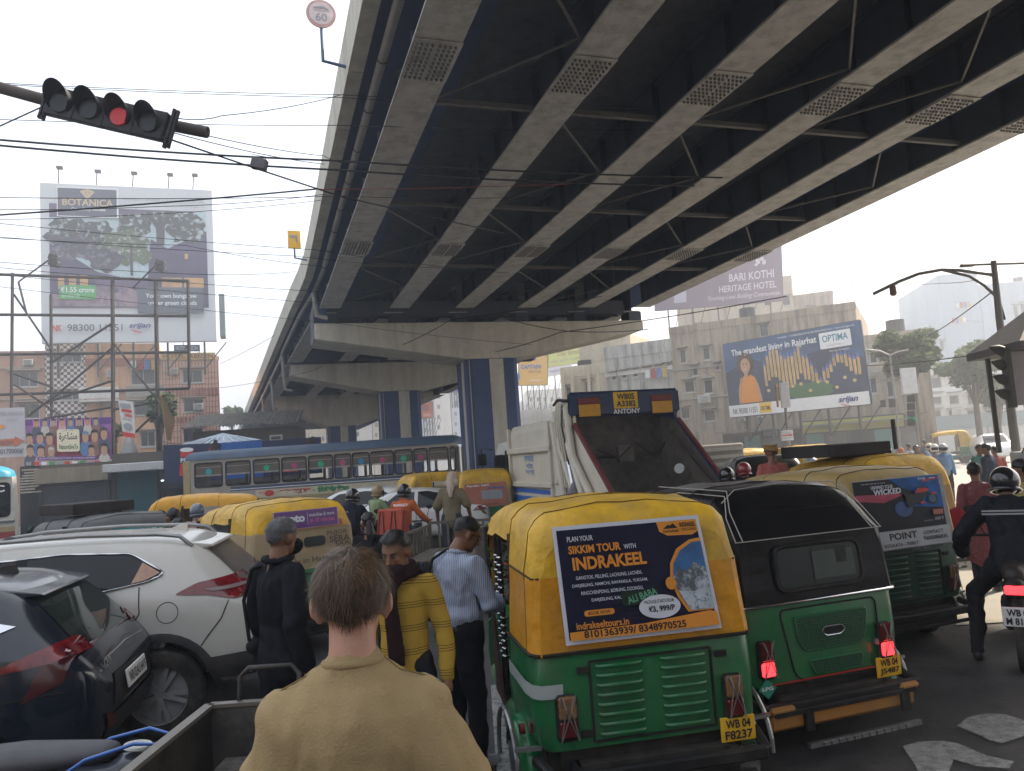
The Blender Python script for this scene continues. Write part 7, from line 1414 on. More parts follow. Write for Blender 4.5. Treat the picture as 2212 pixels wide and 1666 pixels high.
# ------------------------------------------------------------------ people
def caps(b, p, q, r1, r2, sy=1., n=14, mi=0):
    p, q = Vector(p), Vector(q); d = q - p; L = max(d.length, 1e-5); t = d / L; x = t.orthogonal().normalized(); y = t.cross(x); rings = []
    for k in range(5): a = -math.pi / 2 + (math.pi / 2) * (k + .15) / 4.15; rings.append((r1 * math.sin(a), r1 * math.cos(a), 0))
    for k in range(5): a = (math.pi / 2) * k / 4.15; rings.append((r2 * math.sin(a) + L, r2 * math.cos(a), 1))
    R = []
    for s_, rr, _ in rings:
        c = p + t * s_; f = min(1, max(0, s_ / L)); R.append([])
        for j in range(n):
            v = c + (x * math.cos(2 * math.pi * j / n) + y * math.sin(2 * math.pi * j / n)) * rr; v.y = c.y + (v.y - c.y) * sy; R[-1].append(v)
    b.ring(R, mi)
def remesh(name, b, vox, mats, sm=4, disp=None, parent=None, matf=None, smooth=True):
    me = b.mesh(name, [blkpl]); o = bpy.data.objects.new('tmp', me)
    m = o.modifiers.new('r', 'REMESH'); m.mode = 'VOXEL'; m.voxel_size = vox; m.use_smooth_shade = True
    s = o.modifiers.new('s', 'SMOOTH'); s.factor = .5; s.iterations = sm
    ev = evalmesh(o); bpy.data.objects.remove(o); bpy.data.meshes.remove(me)
    if disp:
        ns = [v.normal.copy() for v in ev.vertices]
        for v, n_ in zip(ev.vertices, ns): v.co += disp(v.co, n_)
    ev.materials.clear()
    for m_ in (mats if isinstance(mats, (list, tuple)) else [mats]): ev.materials.append(m_)
    if matf:
        for p in ev.polygons: p.material_index = matf(p.center, p.normal)
    ev.name = name; ev.shade_smooth(); return put(name, ev, parent)
skinb = mat('brown skin', (.20, .10, .06), .5, var=.12, scale=12, bump=.1, bscale=80); skinl = mat('light skin', (.50, .27, .19), .5, var=.1, scale=12, bump=.1, bscale=80)
hairb = mat('black hair', (.010, .009, .009), .45, var=.3, scale=30); hairg = mat('greying hair', (.09, .09, .095), .5, var=.5, scale=60); hairbr = mat('brown hair', (.075, .045, .026), .42, var=.5, scale=40); hairbr2 = mat('light brown hair', (.15, .095, .055), .4, var=.35, scale=40)
eyem = mat('eye white', (.22, .18, .16), .3, var=0); lipm = mat('lips', (.18, .06, .05), .5, var=0)
def clothm(name, c, rough=.85, **k): return mat(name, c, rough, bump=.25, bscale=160, spec=.12, **k)
def person(label, x, y, rz, h=1.7, skin=skinb, hair=hairb, top=None, sleeve='long', bottom=None, shoes=None, lean=0., yaw=0., nod=0., arms=None, legs=None, vox=.010, face=False, build=1., hem=.86, fold=.010, headgear=None, hairlen=.0, group=None, z0=0., jacket=0., extra=None, hands=True, tilt=(0, 0), strands=0, hipz=None, hd=.125, shz=1.40, mustache=False, bald=0., topf=None, name='person', neckr=.056):
    t = thing(name, label, 'person', (x, y, z0), rz, group, tilt); k = h / 1.75; V = lambda a, c, e: V3((a, c, e)) * k
    hz_ = .93 if hipz is None else hipz; pv = V(0, 0, hz_); RL = Matrix.Rotation(R_(-lean), 3, 'X'); up = lambda a, c, e: pv + RL @ (V(a, c, e) - V(0, 0, .93))
    neck = up(0, -.015, 1.49); HM = RL.to_4x4() @ Matrix.Rotation(R_(-yaw), 4, 'Z') @ Matrix.Rotation(R_(-nod), 4, 'X') if True else None
    hc = neck + HM.to_3x3() @ V(0, .028, hd); H = lambda a, c, e: hc + HM.to_3x3() @ V(a, c, e)
    sh = {s: up(s * .163 * build, -.015, shz) for s in (-1, 1)}
    arms = arms or {}; A = {}
    for s in (-1, 1):
        e, w_ = arms.get(s, ((.222, -.03, 1.12), (.232, .04, .865))); A[s] = (up(s * e[0], e[1], e[2]), up(s * w_[0], w_[1], w_[2]))
    legs = legs or {}; Lg = {}
    for s in (-1, 1):
        kn, an = legs.get(s, ((.105, .015, .50), (.11, -.03, .085))); Lg[s] = (V(s * kn[0], kn[1], kn[2]), V(s * an[0], an[1], an[2]))
    hip = {s: pv + V(s * .085, 0, -.02) for s in (-1, 1)}
    b = B(); n = 10 if vox > .015 else 16
    caps(b, up(0, 0, .97), up(0, 0, 1.10), .135 * k * build, .118 * k * build, .72, n); caps(b, up(0, 0, 1.10), up(0, -.005, 1.30), .118 * k * build, .145 * k * build, .68, n)
    for s in (-1, 1): caps(b, up(s * .06, -.01, 1.34), sh[s] + V(0, 0, -.01), .085 * k, .058 * k, .85, n)
    caps(b, up(0, -.015, 1.41), neck, .075 * k, neckr * k, 1, n); caps(b, neck, H(0, -.015, -.05), neckr * k, neckr * .98 * k, 1, n)
    E = lambda c, r: b.ell((0, 0, 0), tuple(q * k for q in r), n + 2, n, 0, Matrix.Translation(c) @ HM)
    E(H(0, -.008, .02), (.075, .094, .093)); E(H(0, .028, -.045), (.058, .062, .066)); E(H(0, .055, -.088), (.030, .028, .024)); E(H(0, .062, .028), (.050, .028, .030))
    if face or vox < .012:
        b.tube([H(0, .082, .018), H(0, .103, -.012), H(0, .112, -.030), H(0, .092, -.040)], [.009 * k, .012 * k, .017 * k, .010 * k], 8); E(H(-.030, .066, -.018), (.022, .02, .018)); E(H(.030, .066, -.018), (.022, .02, .018)); E(H(0, .083, -.062), (.026, .012, .009)); E(H(0, .086, .022), (.045, .010, .008)); E(H(0, .074, -.092), (.022, .016, .016))
    for s in (-1, 1): E(H(s * .077, -.008, -.015), (.010, .019, .032)); E(H(s * .090, -.018, -.004), (.008, .013, .028))
    for s in (-1, 1):
        el, wr = A[s]; caps(b, sh[s], el, .052 * k, .040 * k, 1, n); caps(b, el, wr, .040 * k, .027 * k, 1, n)
        d = (wr - el).normalized(); side = d.cross(V3((0, 1, 0))).normalized() if abs(d.y) < .9 else V3((1, 0, 0)); fw = side.cross(d).normalized()
        if hands:
            pm = wr + d * .05 * k; caps(b, wr, pm, .026 * k, .030 * k, 1, 10); caps(b, wr + d * .03, pm + fw * .018, .018, .022, 1, 8); caps(b, wr + d * .03, pm - fw * .018, .018, .020, 1, 8)
            for j, (o_, ln) in enumerate(((.033, .062), (.011, .072), (-.011, .067), (-.032, .052))):
                p0 = pm + fw * o_ * k + d * .018 * k; p1 = p0 + d * ln * .5 * k - side * s * .006; p2 = p1 + (d * .8 - side * s * .6).normalized() * ln * .45 * k * 1.0
                caps(b, p0, p1, .0095 * k, .0088 * k, 1, 8); caps(b, p1, p2, .0088 * k, .0075 * k, 1, 8)
            p0 = wr + fw * .022 * k + d * .02 * k; p1 = p0 + (fw * .7 + d * .7).normalized() * .035 * k; caps(b, p0, p1, .013 * k, .011 * k, 1, 8); caps(b, p1, p1 + d * .03 * k, .011 * k, .009 * k, 1, 8)
        kn, an = Lg[s]; caps(b, hip[s], kn, .083 * k, .055 * k, 1, n); caps(b, kn, an, .053 * k, .036 * k, 1, n); caps(b, an - V(0, .03, .035), an + V(0, .13, -.045), .036 * k, .028 * k, 1, n)
    remesh('body', b, vox, skin, 3 if vox < .012 else 2, None, t)
    seed = abs(hash(label)) % 97 if False else sum(map(ord, label)) % 97
    def fd(co, n_):
        q = V3((co.x * 6 + seed, co.y * 6, co.z * 4.5)); r = noise.noise(q) + .9 * (.45 - abs(noise.noise(V3((co.x * 11 + seed, co.y * 11, co.z * 5.5 + co.x * 5))))) * 1.4 + .35 * noise.noise(V3((co.x * 26, co.y * 26, co.z * 12 + seed))); a = 0
        if co.z < 1.2 * k: a = .35 * math.sin(co.z * 55 + 4 * noise.noise(V3((co.x * 6, co.y * 6, seed))))
        return n_ * fold * (r * .9 + a * .35)
    top = top or clothm('plain dark cloth', (.03, .03, .035))
    j = .014 + jacket; b = B()
    caps(b, up(0, 0, hem + .07), up(0, 0, 1.10), (.150 + j) * k * build, (.134 + j) * k * build, .76, n); caps(b, up(0, 0, 1.10), up(0, -.008, 1.30), (.134 + j) * k * build, (.150 + j) * k * build, .74, n)
    for s in (-1, 1):
        caps(b, up(s * .05, -.012, 1.35), sh[s] + V(0, 0, -.010), (.086 + j) * k, (.050 + j * .8) * k, .88, n); caps(b, up(s * .035, -.015, 1.415), sh[s] + V(s * -.03, 0, .0), (.044 + j) * k, (.040 + j * .8) * k, .95, n); el, wr = A[s]
        if sleeve == 'short': q = sh[s].lerp(el, .88); caps(b, sh[s] + V(-s * .006, 0, -.030), q, (.050 + j) * k, (.068 + j) * k, 1, n); caps(b, sh[s] + V(-s * .05, 0, -.03), sh[s].lerp(el, .5) + V(-s * .03, 0, 0), (.06 + j) * k, (.06 + j) * k, 1, n)
        elif sleeve == 'rolled': caps(b, sh[s], el, (.054 + j) * k, (.046 + j) * k, 1, n); caps(b, el, el.lerp(wr, .35), (.046 + j) * k, (.046 + j) * k, 1, n)
        else: caps(b, sh[s], el, (.050 + j) * k, (.042 + j) * k, 1, n); caps(b, el, wr.lerp(el, .06), (.042 + j) * k, (.028 + j) * k, 1, n)
    caps(b, up(0, -.012, 1.40), up(0, -.015, 1.448), (.084 + j * .6) * k, (.060 + j * .4) * k, .95, n)
    tp = remesh('top', b, vox * 1.1, top, 5 if vox < .012 else 2, fd, t, topf)
    b = B(); c = up(0, -.014, 1.474 if sleeve != 'short' else 1.464); rr = (.064 + j * .35 - (.004 if sleeve == 'short' else 0)) * k
    b.tube([c + RL @ V3((rr * math.cos(a), rr * .95 * math.sin(a), .008 * math.sin(a + math.pi))) for a in [2 * math.pi * i / 20 for i in range(20)]], (.010 if sleeve != 'short' else .0085) * k, 6, closed=True); b.build('collar', top if not isinstance(top, (list, tuple)) else top[0], t, smooth=60)
    bottom = bottom or clothm('dark trousers', (.018, .018, .022)); b = B(); caps(b, pv + V(-.05, 0, .03), pv + V(.05, 0, .03), .125 * k * build, .125 * k * build, .82, n)
    for s in (-1, 1): kn, an = Lg[s]; caps(b, hip[s], kn, .100 * k * build, .072 * k, 1, n); caps(b, kn, an + V(0, 0, .01), .070 * k, .058 * k, 1, n)
    remesh('trousers', b, vox * 1.2, bottom, 4 if vox < .012 else 2, fd, t)
    for s in (-1, 1):
        kn, an = Lg[s]; b = B(); caps(b, an + V(0, -.035, -.038), an + V(0, .04, -.03), .046 * k, .050 * k, 1, n); caps(b, an + V(0, .04, -.035), an + V(0, .15, -.05), .047 * k, .040 * k, 1, n); sx = remesh('shoe', b, max(vox, .010), shoes or mat('black shoe', (.015, .015, .016), .5, dust=.3), 2, None, t)
    hd = None
    if face:
        for s in (-1, 1):
            b = B(); E2 = lambda c, r: b.ell((0, 0, 0), tuple(q * k for q in r), 12, 8, 0, Matrix.Translation(c) @ HM); E2(H(s * .029, .080, .003), (.012, .009, .005)); ey = b.build('eye', eyem, t, smooth=80)
            b = B(); b.ell((0, 0, 0), (.0055 * k, .003 * k, .0048 * k), 10, 6, 0, Matrix.Translation(H(s * .029, .0875, .002)) @ HM); b.build('iris', hairb, ey, smooth=80)
            b = B(); b.tube([H(s * .014, .096, .020), H(s * .03, .097, .026), H(s * .046, .086, .021)], .0035 * k, 5); b.build('eyebrow', hairb, t)
        b = B(); b.tube([H(-.022, .090, -.060), H(-.01, .096, -.058), H(0, .097, -.059), H(.01, .096, -.058), H(.022, .090, -.060)], .0045 * k, 6); b.build('mouth', lipm, t, smooth=60)
        if mustache: b = B(); [b.tube([H(-.024 + .004 * q, .092, -.050), H(-.026 + .0043 * q, .097, -.055)], .0028 * k, 5) for q in range(13)]; b.build('mustache', hairg, t)
    if headgear in (None, 'scarf'):
        b = B(); nu, nv = 34, 18; vs = {}; idx = {}
        for jn in range(nv + 1):
            el_ = -38 + 128 * jn / nv
            for i in range(nu):
                az_ = 360 * i / nu; ca, sa = math.cos(R_(el_)), math.sin(R_(el_)); ax, ay = math.sin(R_(az_)), math.cos(R_(az_))
                lim = 34 - bald * 0 if ay > .55 else (12 - 40 * (0.55 - ay) / .95 - hairlen if abs(ax) > 0 else 0)
                if abs(ax) > .80 and ay > -.45: lim = max(lim, 6)
                if ay < -.45: lim = (-36 if hairlen >= 0 else -22) + 16 * abs(ax)
                if el_ < lim - 6: continue
                th = (.012 if sa > .1 else .004) + .010 * noise.noise(V3((ax * 3 + seed, ay * 3, sa * 3))) + .004 * noise.noise(V3((ax * 14, ay * 14, sa * 14))); th *= min(1, max(.05, (el_ - lim + 8) / 16)); th += .002 + (.006 if hairlen > 5 else 0)
                vs[jn, i] = H((.075 + th) * ca * ax, -.008 + (.094 + th) * ca * ay, .02 + (.093 + th) * sa)
        for q in vs: idx[q] = len(b.v); b.v.append(vs[q])
        for jn in range(nv):
            for i in range(nu):
                q = [(jn, i), (jn, (i + 1) % nu), (jn + 1, (i + 1) % nu), (jn + 1, i)]
                if all(z in idx for z in q): b.f.append([idx[z] for z in q]); b.m.append(0)
        if strands:
            rnd = random.Random(5); cr = V3((.02, -.35, .94)).normalized()
            for _ in range(strands):
                a = rnd.uniform(0, 2 * math.pi); sa = rnd.uniform(-.60, 1); ca = math.sqrt(max(0, 1 - sa * sa)); d = V3((ca * math.sin(a), ca * math.cos(a), sa))
                lim = .48 if d.y > .55 else (.12 if d.y > -.1 else (.0 if d.y > -.40 else -.60 + .35 * abs(d.x)))
                if sa < lim: continue
                tn = (d - cr * 1.0); tn = (tn - d * tn.dot(d)); 
                if tn.length < .05: tn = d.orthogonal()
                tn.normalize(); cl = V3((noise.noise(d * 4.5), noise.noise(d * 4.5 + V3((9, 0, 0))), noise.noise(d * 4.5 + V3((0, 9, 0))))) * (2.2 if d.z > .0 else .7); tn = (tn + cl + V3((rnd.gauss(0, .22), rnd.gauss(0, .22), rnd.gauss(0, .12)))); tn = (tn - d * tn.dot(d)).normalized(); L_ = rnd.uniform(.35, .75) if d.z > 0 else rnd.uniform(.15, .38); wv = rnd.uniform(.0004, .0009); pts = []
                o0 = rnd.uniform(.006, .022) * (.45 if d.z < .25 else 1); lift = rnd.uniform(-.002, .012) + (rnd.random() < .14) * .012
                for q in range(4): dd = (d + tn * L_ * q / 3).normalized(); rr_ = V3(((.075 + o0) * dd.x, -.008 + (.094 + o0) * dd.y, .02 + (.093 + o0) * dd.z)) + dd * lift * (q / 3) ** 1.5; pts.append(H(*rr_))
                sd_ = (pts[1] - pts[0]).cross(HM.to_3x3() @ d).normalized() * wv; k0 = len(b.v); mi_ = 1 if (d.z > .45 and rnd.random() < .5) or rnd.random() < .12 else 0
                for q, p in enumerate(pts): w2 = sd_ * (1 - q / 3.3); b.v += [p - w2, p + w2]
                b.f += [[k0 + 2 * q, k0 + 2 * q + 1, k0 + 2 * q + 3, k0 + 2 * q + 2] for q in range(3)]; b.m += [mi_] * 3
        hd = b.build('hair', [hair, hairbr2 if hair is hairbr else hair], t, smooth=70, fix=False)
    if headgear and headgear[0] == 'helmet':
        b = B(); b.ell((0, 0, 0), (.125 * k, .145 * k, .135 * k), 24, 16, 0, Matrix.Translation(H(0, -.005, .02)) @ HM); b.tube([H(.12 * math.cos(a), -.005 + .13 * math.sin(a), -.07) for a in [2 * math.pi * i / 20 for i in range(20)]], .014, 6, closed=True); hm = b.build('helmet', headgear[1], t, smooth=60)
        b = B(); b.add([H(.128 * math.sin(R_(a)), -.005 + .148 * math.cos(R_(a)), e) for a in range(-70, 71, 14) for e in (-.045, .04)], [(2 * i, 2 * i + 2, 2 * i + 3, 2 * i + 1) for i in range(10)]); b.build('visor', glass, hm, smooth=60, fix=False)
    if headgear and headgear[0] == 'turban':
        b = B()
        for q in range(4): b.tube([H(.088 * math.cos(a), -.008 + .108 * math.sin(a), .03 + .022 * q + .012 * math.sin(a * 2 + q)) for a in [2 * math.pi * i / 18 for i in range(18)]], .020 - .002 * q, 7, closed=True)
        b.ell((0, 0, 0), (.07, .085, .06), 12, 8, 0, Matrix.Translation(H(0, -.01, .055))); b.build('turban', headgear[1], t, smooth=60)
    if headgear and headgear[0] == 'wrap':
        b = B(); E3 = lambda c, r: b.ell((0, 0, 0), tuple(q * k for q in r), 16, 10, 0, Matrix.Translation(c) @ HM); E3(H(0, -.008, .02), (.09, .108, .106)); caps(b, H(0, -.09, -.02), H(.01, -.12, -.2), .05, .06); caps(b, H(0, -.12, -.2), H(.02, -.15, -.34), .06, .03); caps(b, H(-.05, -.03, -.09), H(.05, -.03, -.09), .07, .07)
        remesh('head_cloth', b, max(vox, .012), headgear[1], 3, fd, t)
    if headgear and headgear[0] == 'veil':
        b = B(); E3 = lambda c, r: b.ell((0, 0, 0), tuple(q * k for q in r), 16, 10, 0, Matrix.Translation(c) @ HM); E3(H(0, -.015, .02), (.095, .11, .11)); caps(b, H(0, -.04, -.1), up(0, -.03, 1.2), .10, .18); remesh('veil', b, max(vox, .015), headgear[1], 2, fd, t)
    if extra: extra(t, H, up, A, Lg, RL, k)
    return t
# foreground man in the tan T-shirt
tan = clothm('tan cotton', (.36, .265, .14), var=.07, scale=4)
def fgx(t, H, up, A, Lg, RL, k):
    tm = next(c for c in t.children if c.name.startswith('top')).data; tb_ = BVHTree.FromPolygons([v.co for v in tm.vertices], [list(p.vertices) for p in tm.polygons]); snap = lambda p: tb_.find_nearest(p)[0]
    b = B()
    for s in (-1, 1):
        q = [up(s * (.075 + .145 * f), -.02 - .012 * math.sin(f * 3), 1.475 - .055 * f) for f in (0, .3, .6, 1)]
        b.tube([snap(p_) for p_ in q], .0022, 5)
    for s in (-1, 1):
        c0 = up(s * .172, -.015, 1.385); ax_ = (A[s][0] - c0).normalized(); x_ = ax_.orthogonal().normalized(); y_ = ax_.cross(x_)
        0 and b.tube([snap(c0 + ax_ * .015 + (x_ * math.cos(a) + y_ * math.sin(a)) * .09) for a in [2 * math.pi * i / 30 for i in range(30)]], .0013, 5, closed=True)
    b.build('shoulder_seam', clothm('tan seam', (.22, .155, .07)), t)
def fgf(c, n): return 0
FG = person('young man with tousled brown hair in a plain tan T-shirt seen from behind in front', -.44, 1.98, 8, 1.865, skinl, hairbr, tan, 'short', clothm('dark shorts', (.03, .03, .04)), None, yaw=2, nod=4, hd=.104, shz=1.362, arms={-1: ((.215, .0, 1.13), (.22, .12, .92)), 1: ((.225, .0, 1.13), (.22, .12, .92))}, vox=.007, build=.97, hem=.80, fold=.013, strands=14000, hairlen=3, extra=fgx, jacket=.004, neckr=.055)
# man in black jacket
def bjx(t, H, up, A, Lg, RL, k):
    b = B(); caps(b, up(-.23, -.02, .98), up(-.24, .02, .86), .05, .06, 1); caps(b, up(-.23, -.06, .96), up(-.23, .10, .88), .045, .05); remesh('shoulder_bag', b, .012, clothm('black bag', (.02, .02, .022)), 3, None, t)
    b = B(); b.tube([up(-.12, -.12, 1.44), up(-.20, -.13, 1.25), up(-.235, -.08, 1.0)], .012, 6); b.tube([up(-.12, -.12, 1.44), up(-.09, .05, 1.46)], .012, 6); b.build('bag_strap', clothm('black bag', 0), t)
    b = B(); caps(b, H(.0, .075, -.06), H(.02, .085, -.05), .052, .052, 1); remesh('face_mask', b, .01, clothm('black mask', (.012, .012, .014)), 2, None, t)
    b = B(); b.tube([up(.075 * math.cos(a), -.014 + .078 * math.sin(a), 1.488 + .006 * math.sin(2 * a)) for a in [2 * math.pi * i / 20 for i in range(20)]], [.02 + .006 * math.sin(3 * i) for i in range(20)], 8, closed=True); b.build('raised_collar', clothm('black jacket', 0), t, smooth=60)
q = P(604, 1170, 4.85)
person('grey haired man in a black jacket with a shoulder bag walking past the white SUV', q.x, 4.85, -38, 1.78, skinb, hairg, clothm('black jacket', (.009, .010, .014), .7), 'long', clothm('black trousers', (.010, .010, .013)), None, yaw=-8, nod=6, vox=.009, build=.98, hem=.80, fold=.016, jacket=.008, strands=1500, extra=bjx, arms={1: ((.23, -.08, 1.13), (.26, -.03, .88)), -1: ((.22, -.03, 1.12), (.22, .06, .90))}, legs={1: ((.11, .10, .50), (.12, .14, .085)), -1: ((.10, -.02, .50), (.11, -.18, .10))})
# man in yellow striped sweater facing the camera
ysw = clothm('mustard sweater', (.42, .27, .045), var=.12); nds = ysw.node_tree.nodes; lks = ysw.node_tree.links; bs = nds['Principled BSDF']; src_ = bs.inputs['Base Color'].links[0].from_socket
tcx = nds.new('ShaderNodeTexCoord'); sp_ = nds.new('ShaderNodeSeparateXYZ'); lks.new(tcx.outputs['Object'], sp_.inputs[0])
def mnode(op, a, c=None):
    m_ = nds.new('ShaderNodeMath'); m_.operation = op
    for i_, v_ in enumerate((a, c)):
        if v_ is None: continue
        if isinstance(v_, (int, float)): m_.inputs[i_].default_value = v_
        else: lks.new(v_, m_.inputs[i_])
    return m_.outputs[0]
f1 = mnode('FRACT', mnode('DIVIDE', sp_.outputs[2], .125)); f2 = mnode('FRACT', mnode('DIVIDE', sp_.outputs[2], .0139)); msk = mnode('MULTIPLY', mnode('LESS_THAN', f1, .33), mnode('LESS_THAN', f2, .34))
mxx = nds.new('ShaderNodeMix'); mxx.data_type = 'RGBA'; lks.new(msk, mxx.inputs[0]); lks.new(src_, mxx.inputs[6]); mxx.inputs[7].default_value = (.13, .085, .02, 1); lks.new(mxx.outputs[2], bs.inputs['Base Color'])
def ysx(t, H, up, A, Lg, RL, k):
    sc_ = clothm('dark maroon knit scarf', (.022, .010, .012)); b = B()
    for q in range(3): b.tube([up((.070 + .008 * q) * math.cos(a), -.005 + (.078 + .012 * q) * math.sin(a), 1.515 - .028 * q + .012 * math.sin(a * 2 + q)) for a in [2 * math.pi * i / 18 for i in range(18)]], .022, 8, closed=True)
    caps(b, up(.03, .13, 1.47), up(.02, .165, 1.32), .045, .042, .6); caps(b, up(.02, .165, 1.32), up(-.0, .16, 1.06), .042, .05, .45); caps(b, up(-.02, .12, 1.49), up(.03, .15, 1.42), .05, .05, .8)
    for q in range(7): b.tube([up(-.045 + .015 * q, .162, 1.06), up(-.05 + .017 * q, .165, .985)], .006, 5)
    remesh('scarf', b, .009, sc_, 2, None, t)
q = P(862, 1170, 4.45)
person('middle aged man in a mustard striped sweater and dark scarf walking towards the camera', q.x, 4.45, 172, 1.70, skinb, hairb, ysw, 'long', clothm('dark trousers', (.018, .018, .022)), None, yaw=10, nod=16, vox=.008, face=True, build=.94, jacket=-.005, mustache=True, hem=.84, fold=.010, strands=1200, hairlen=-6, extra=ysx, arms={1: ((.225, -.03, 1.12), (.235, .07, .90)), -1: ((.235, -.03, 1.13), (.25, .03, .88))})
# man in the striped blue shirt
bsh = clothm('blue pinstripe shirt', (.34, .38, .48), .7, var=.05); nds = bsh.node_tree.nodes; lks = bsh.node_tree.links; bs = nds['Principled BSDF']; src_ = bs.inputs['Base Color'].links[0].from_socket
tcx = nds.new('ShaderNodeTexCoord'); sp_ = nds.new('ShaderNodeSeparateXYZ'); lks.new(tcx.outputs['Object'], sp_.inputs[0]); f1 = mnode('FRACT', mnode('MULTIPLY', mnode('ADD', sp_.outputs[0], mnode('MULTIPLY', sp_.outputs[1], .8)), 62.)); msk = mnode('MULTIPLY', mnode('LESS_THAN', f1, .28), .75)
mxx = nds.new('ShaderNodeMix'); mxx.data_type = 'RGBA'; lks.new(msk, mxx.inputs[0]); lks.new(src_, mxx.inputs[6]); mxx.inputs[7].default_value = (.04, .06, .14, 1); lks.new(mxx.outputs[2], bs.inputs['Base Color'])
def bsx(t, H, up, A, Lg, RL, k):
    b = B(); b.tube([up(-.10, -.155, 1.43), up(-.165, -.17, 1.22), up(-.20, -.10, 1.0), up(-.18, .02, .95)], .010, 6); b.tube([up(-.10, -.155, 1.43), up(-.09, -.03, 1.49), up(-.06, .09, 1.44)], .010, 6); b.build('bag_strap', clothm('black bag', 0), t)
    b = B(); b.tube([up(.155 * math.cos(a), .122 * math.sin(a), .965) for a in [2 * math.pi * i / 20 for i in range(20)]], .020, 6, closed=True); b.build('belt', mat('black belt', (.02, .018, .016), .4), t, smooth=60)
    b = B(); b.tube([H(-.08, .0, .005), H(-.075, .07, .005), H(-.045, .10, .0)], .0025, 5); b.tube([H(.08, .0, .005), H(.075, .07, .005), H(.045, .10, .0)], .0025, 5); b.build('spectacles', blkpl, t)
q = P(985, 1250, 5.35)
person('man in a blue pinstriped shirt and black trousers leaning to the yellow rickshaw', q.x, 5.35, -42, 1.69, skinb, hairb, bsh, 'rolled', clothm('black trousers', 0), mat('grey rubber clogs', (.30, .31, .33), .6), yaw=22, nod=24, lean=4, vox=.008, face=True, hem=.97, fold=.02, build=1.04, strands=1200, hairlen=-6, extra=bsx, arms={1: ((.25, .05, 1.13), (.17, .30, 1.12)), -1: ((.23, .06, 1.13), (.10, .28, 1.10))}, legs={1: ((.10, .03, .50), (.11, .02, .085)), -1: ((.09, .02, .50), (.10, .0, .085))})
# motorcycles and riders
def motorcycle(label, x, y, rz, paint, lit=True, num=None, scoot=False, z0=0., lab2=None):
    t = thing('motorcycle', label, 'motorcycle', (x, y, z0), rz)
    for yy in (0.0, 1.27): wheel(t, (0, yy, .30), .30, .10, steel, 5, rimr=.72)
    b = B(); b.tube([(0, 0, .30), (0, .35, .42), (0, .75, .35), (0, 1.0, .8), (0, 1.1, .95)], .035, 7); b.build('frame', dkchas, t, smooth=60)
    b = B(); caps(b, (0, .62, .72), (0, .90, .80), .11, .14, 1); remesh('tank', b, .02, paint, 3, None, t)
    b = B(); caps(b, (0, -.18, .80), (0, .55, .76), .09, .12, 1); remesh('seat', b, .02, seatm, 3, None, t)
    b = B(); caps(b, (0, -.30, .74), (0, .3, .62), .07, .12, 1); remesh('tail', b, .02, paint, 3, None, t)
    b = B(); b.box((0, -.36, .72), (.16, .04, .07)); b.build('taillight', redlit if lit else redlens, t, bevel=.012)
    b = B(); b.box((0, .45, .40), (.28, .35, .28)); b.build('engine', dkchas, t, bevel=.04)
    b = B(); b.tube([(.14, .5, .28), (.16, .1, .25), (.17, -.3, .32)], [.03, .045, .05], 8); b.build('exhaust', steel, t, smooth=60)
    b = B(); b.tube([(-.36, .82, 1.02), (-.2, .98, 1.0), (.2, .98, 1.0), (.36, .82, 1.02)], .014, 6); b.build('handlebar', blkpl, t, smooth=60)
    b = B(); b.tube([(-.07, 1.27, .30), (-.06, 1.05, .98)], .022, 6); b.tube([(.07, 1.27, .30), (.06, 1.05, .98)], .022, 6); b.build('fork', steel, t)
    b = B(); b.tube([(.07 * 0, 1.27 + .33 * math.cos(R_(a)), .30 + .33 * math.sin(R_(a))) for a in range(30, 151, 20)], .05, 6); b.build('mudguard', paint, t, smooth=60)
    for s in (-1, 1): b = B(); b.tube([(s * .22, .9, 1.02), (s * .30, .86, 1.22)], .006, 5); b.ell((s * .31, .85, 1.26), (.06, .015, .04), 12, 8); b.build('mirror', blkpl, t)
    if num: plate(t, (0, -.40, .52), .22, .15, *num, m=WHITE)
    return t
RIDE = {-1: ((.20, .36, .62), (.17, .30, .20)), 1: ((.20, .36, .62), (.17, .30, .20))}; RA_ = {-1: ((.30, .14, 1.18), (.34, .42, 1.10)), 1: ((.30, .14, 1.18), (.34, .42, 1.10))}
def rider(label, mx_, my_, rz, h, top, helm, lean=12, seat=.80, back=.28, **k):
    c, s_ = math.cos(R_(rz)), math.sin(R_(rz)); return person(label, mx_ - back * s_, my_ + back * c, rz, h, top=top, headgear=helm, lean=lean, hipz=seat / (h / 1.75) + .04, arms=k.pop('arms', RA_), legs=k.pop('legs', RIDE), vox=k.pop('vox', .016), **k)
q = P(752, 1200, 13.2); rp = mat('dark red bike paint', (.12, .01, .015), .3, coat=.5)
motorcycle('dark red motorcycle with a glowing tail lamp ridden by the man with the navy backpack', q.x, 13.2, -4, rp, num=('WB 12', '7731'))
def bpx(t, H, up, A, Lg, RL, k):
    b = B(); caps(b, up(0, -.24, 1.08), up(0, -.24, 1.36), .14, .13, .72); caps(b, up(0, -.30, 1.06), up(0, -.30, 1.20), .11, .11, .6); remesh('backpack', b, .016, clothm('navy backpack', (.02, .025, .045)), 3, None, t)
    b = B(); b.box((0, 0, 0), (.1, .01, .022), 0, Matrix.Translation(up(-.02, -.345, 1.30))); b.build('patch', GREYP, t)
rider('helmeted rider in a black jacket wearing a navy backpack', q.x, 13.2, -4, 1.72, clothm('black rider jacket', (.015, .015, .02)), ('helmet', mat('glossy black helmet', (.012, .012, .014), .15, coat=1)), extra=bpx, seat=.86)
q = P(790, 1160, 16.5); motorcycle('motorcycle of the tan helmeted rider hidden beside the white cars', q.x, 16.5, -40, rp)
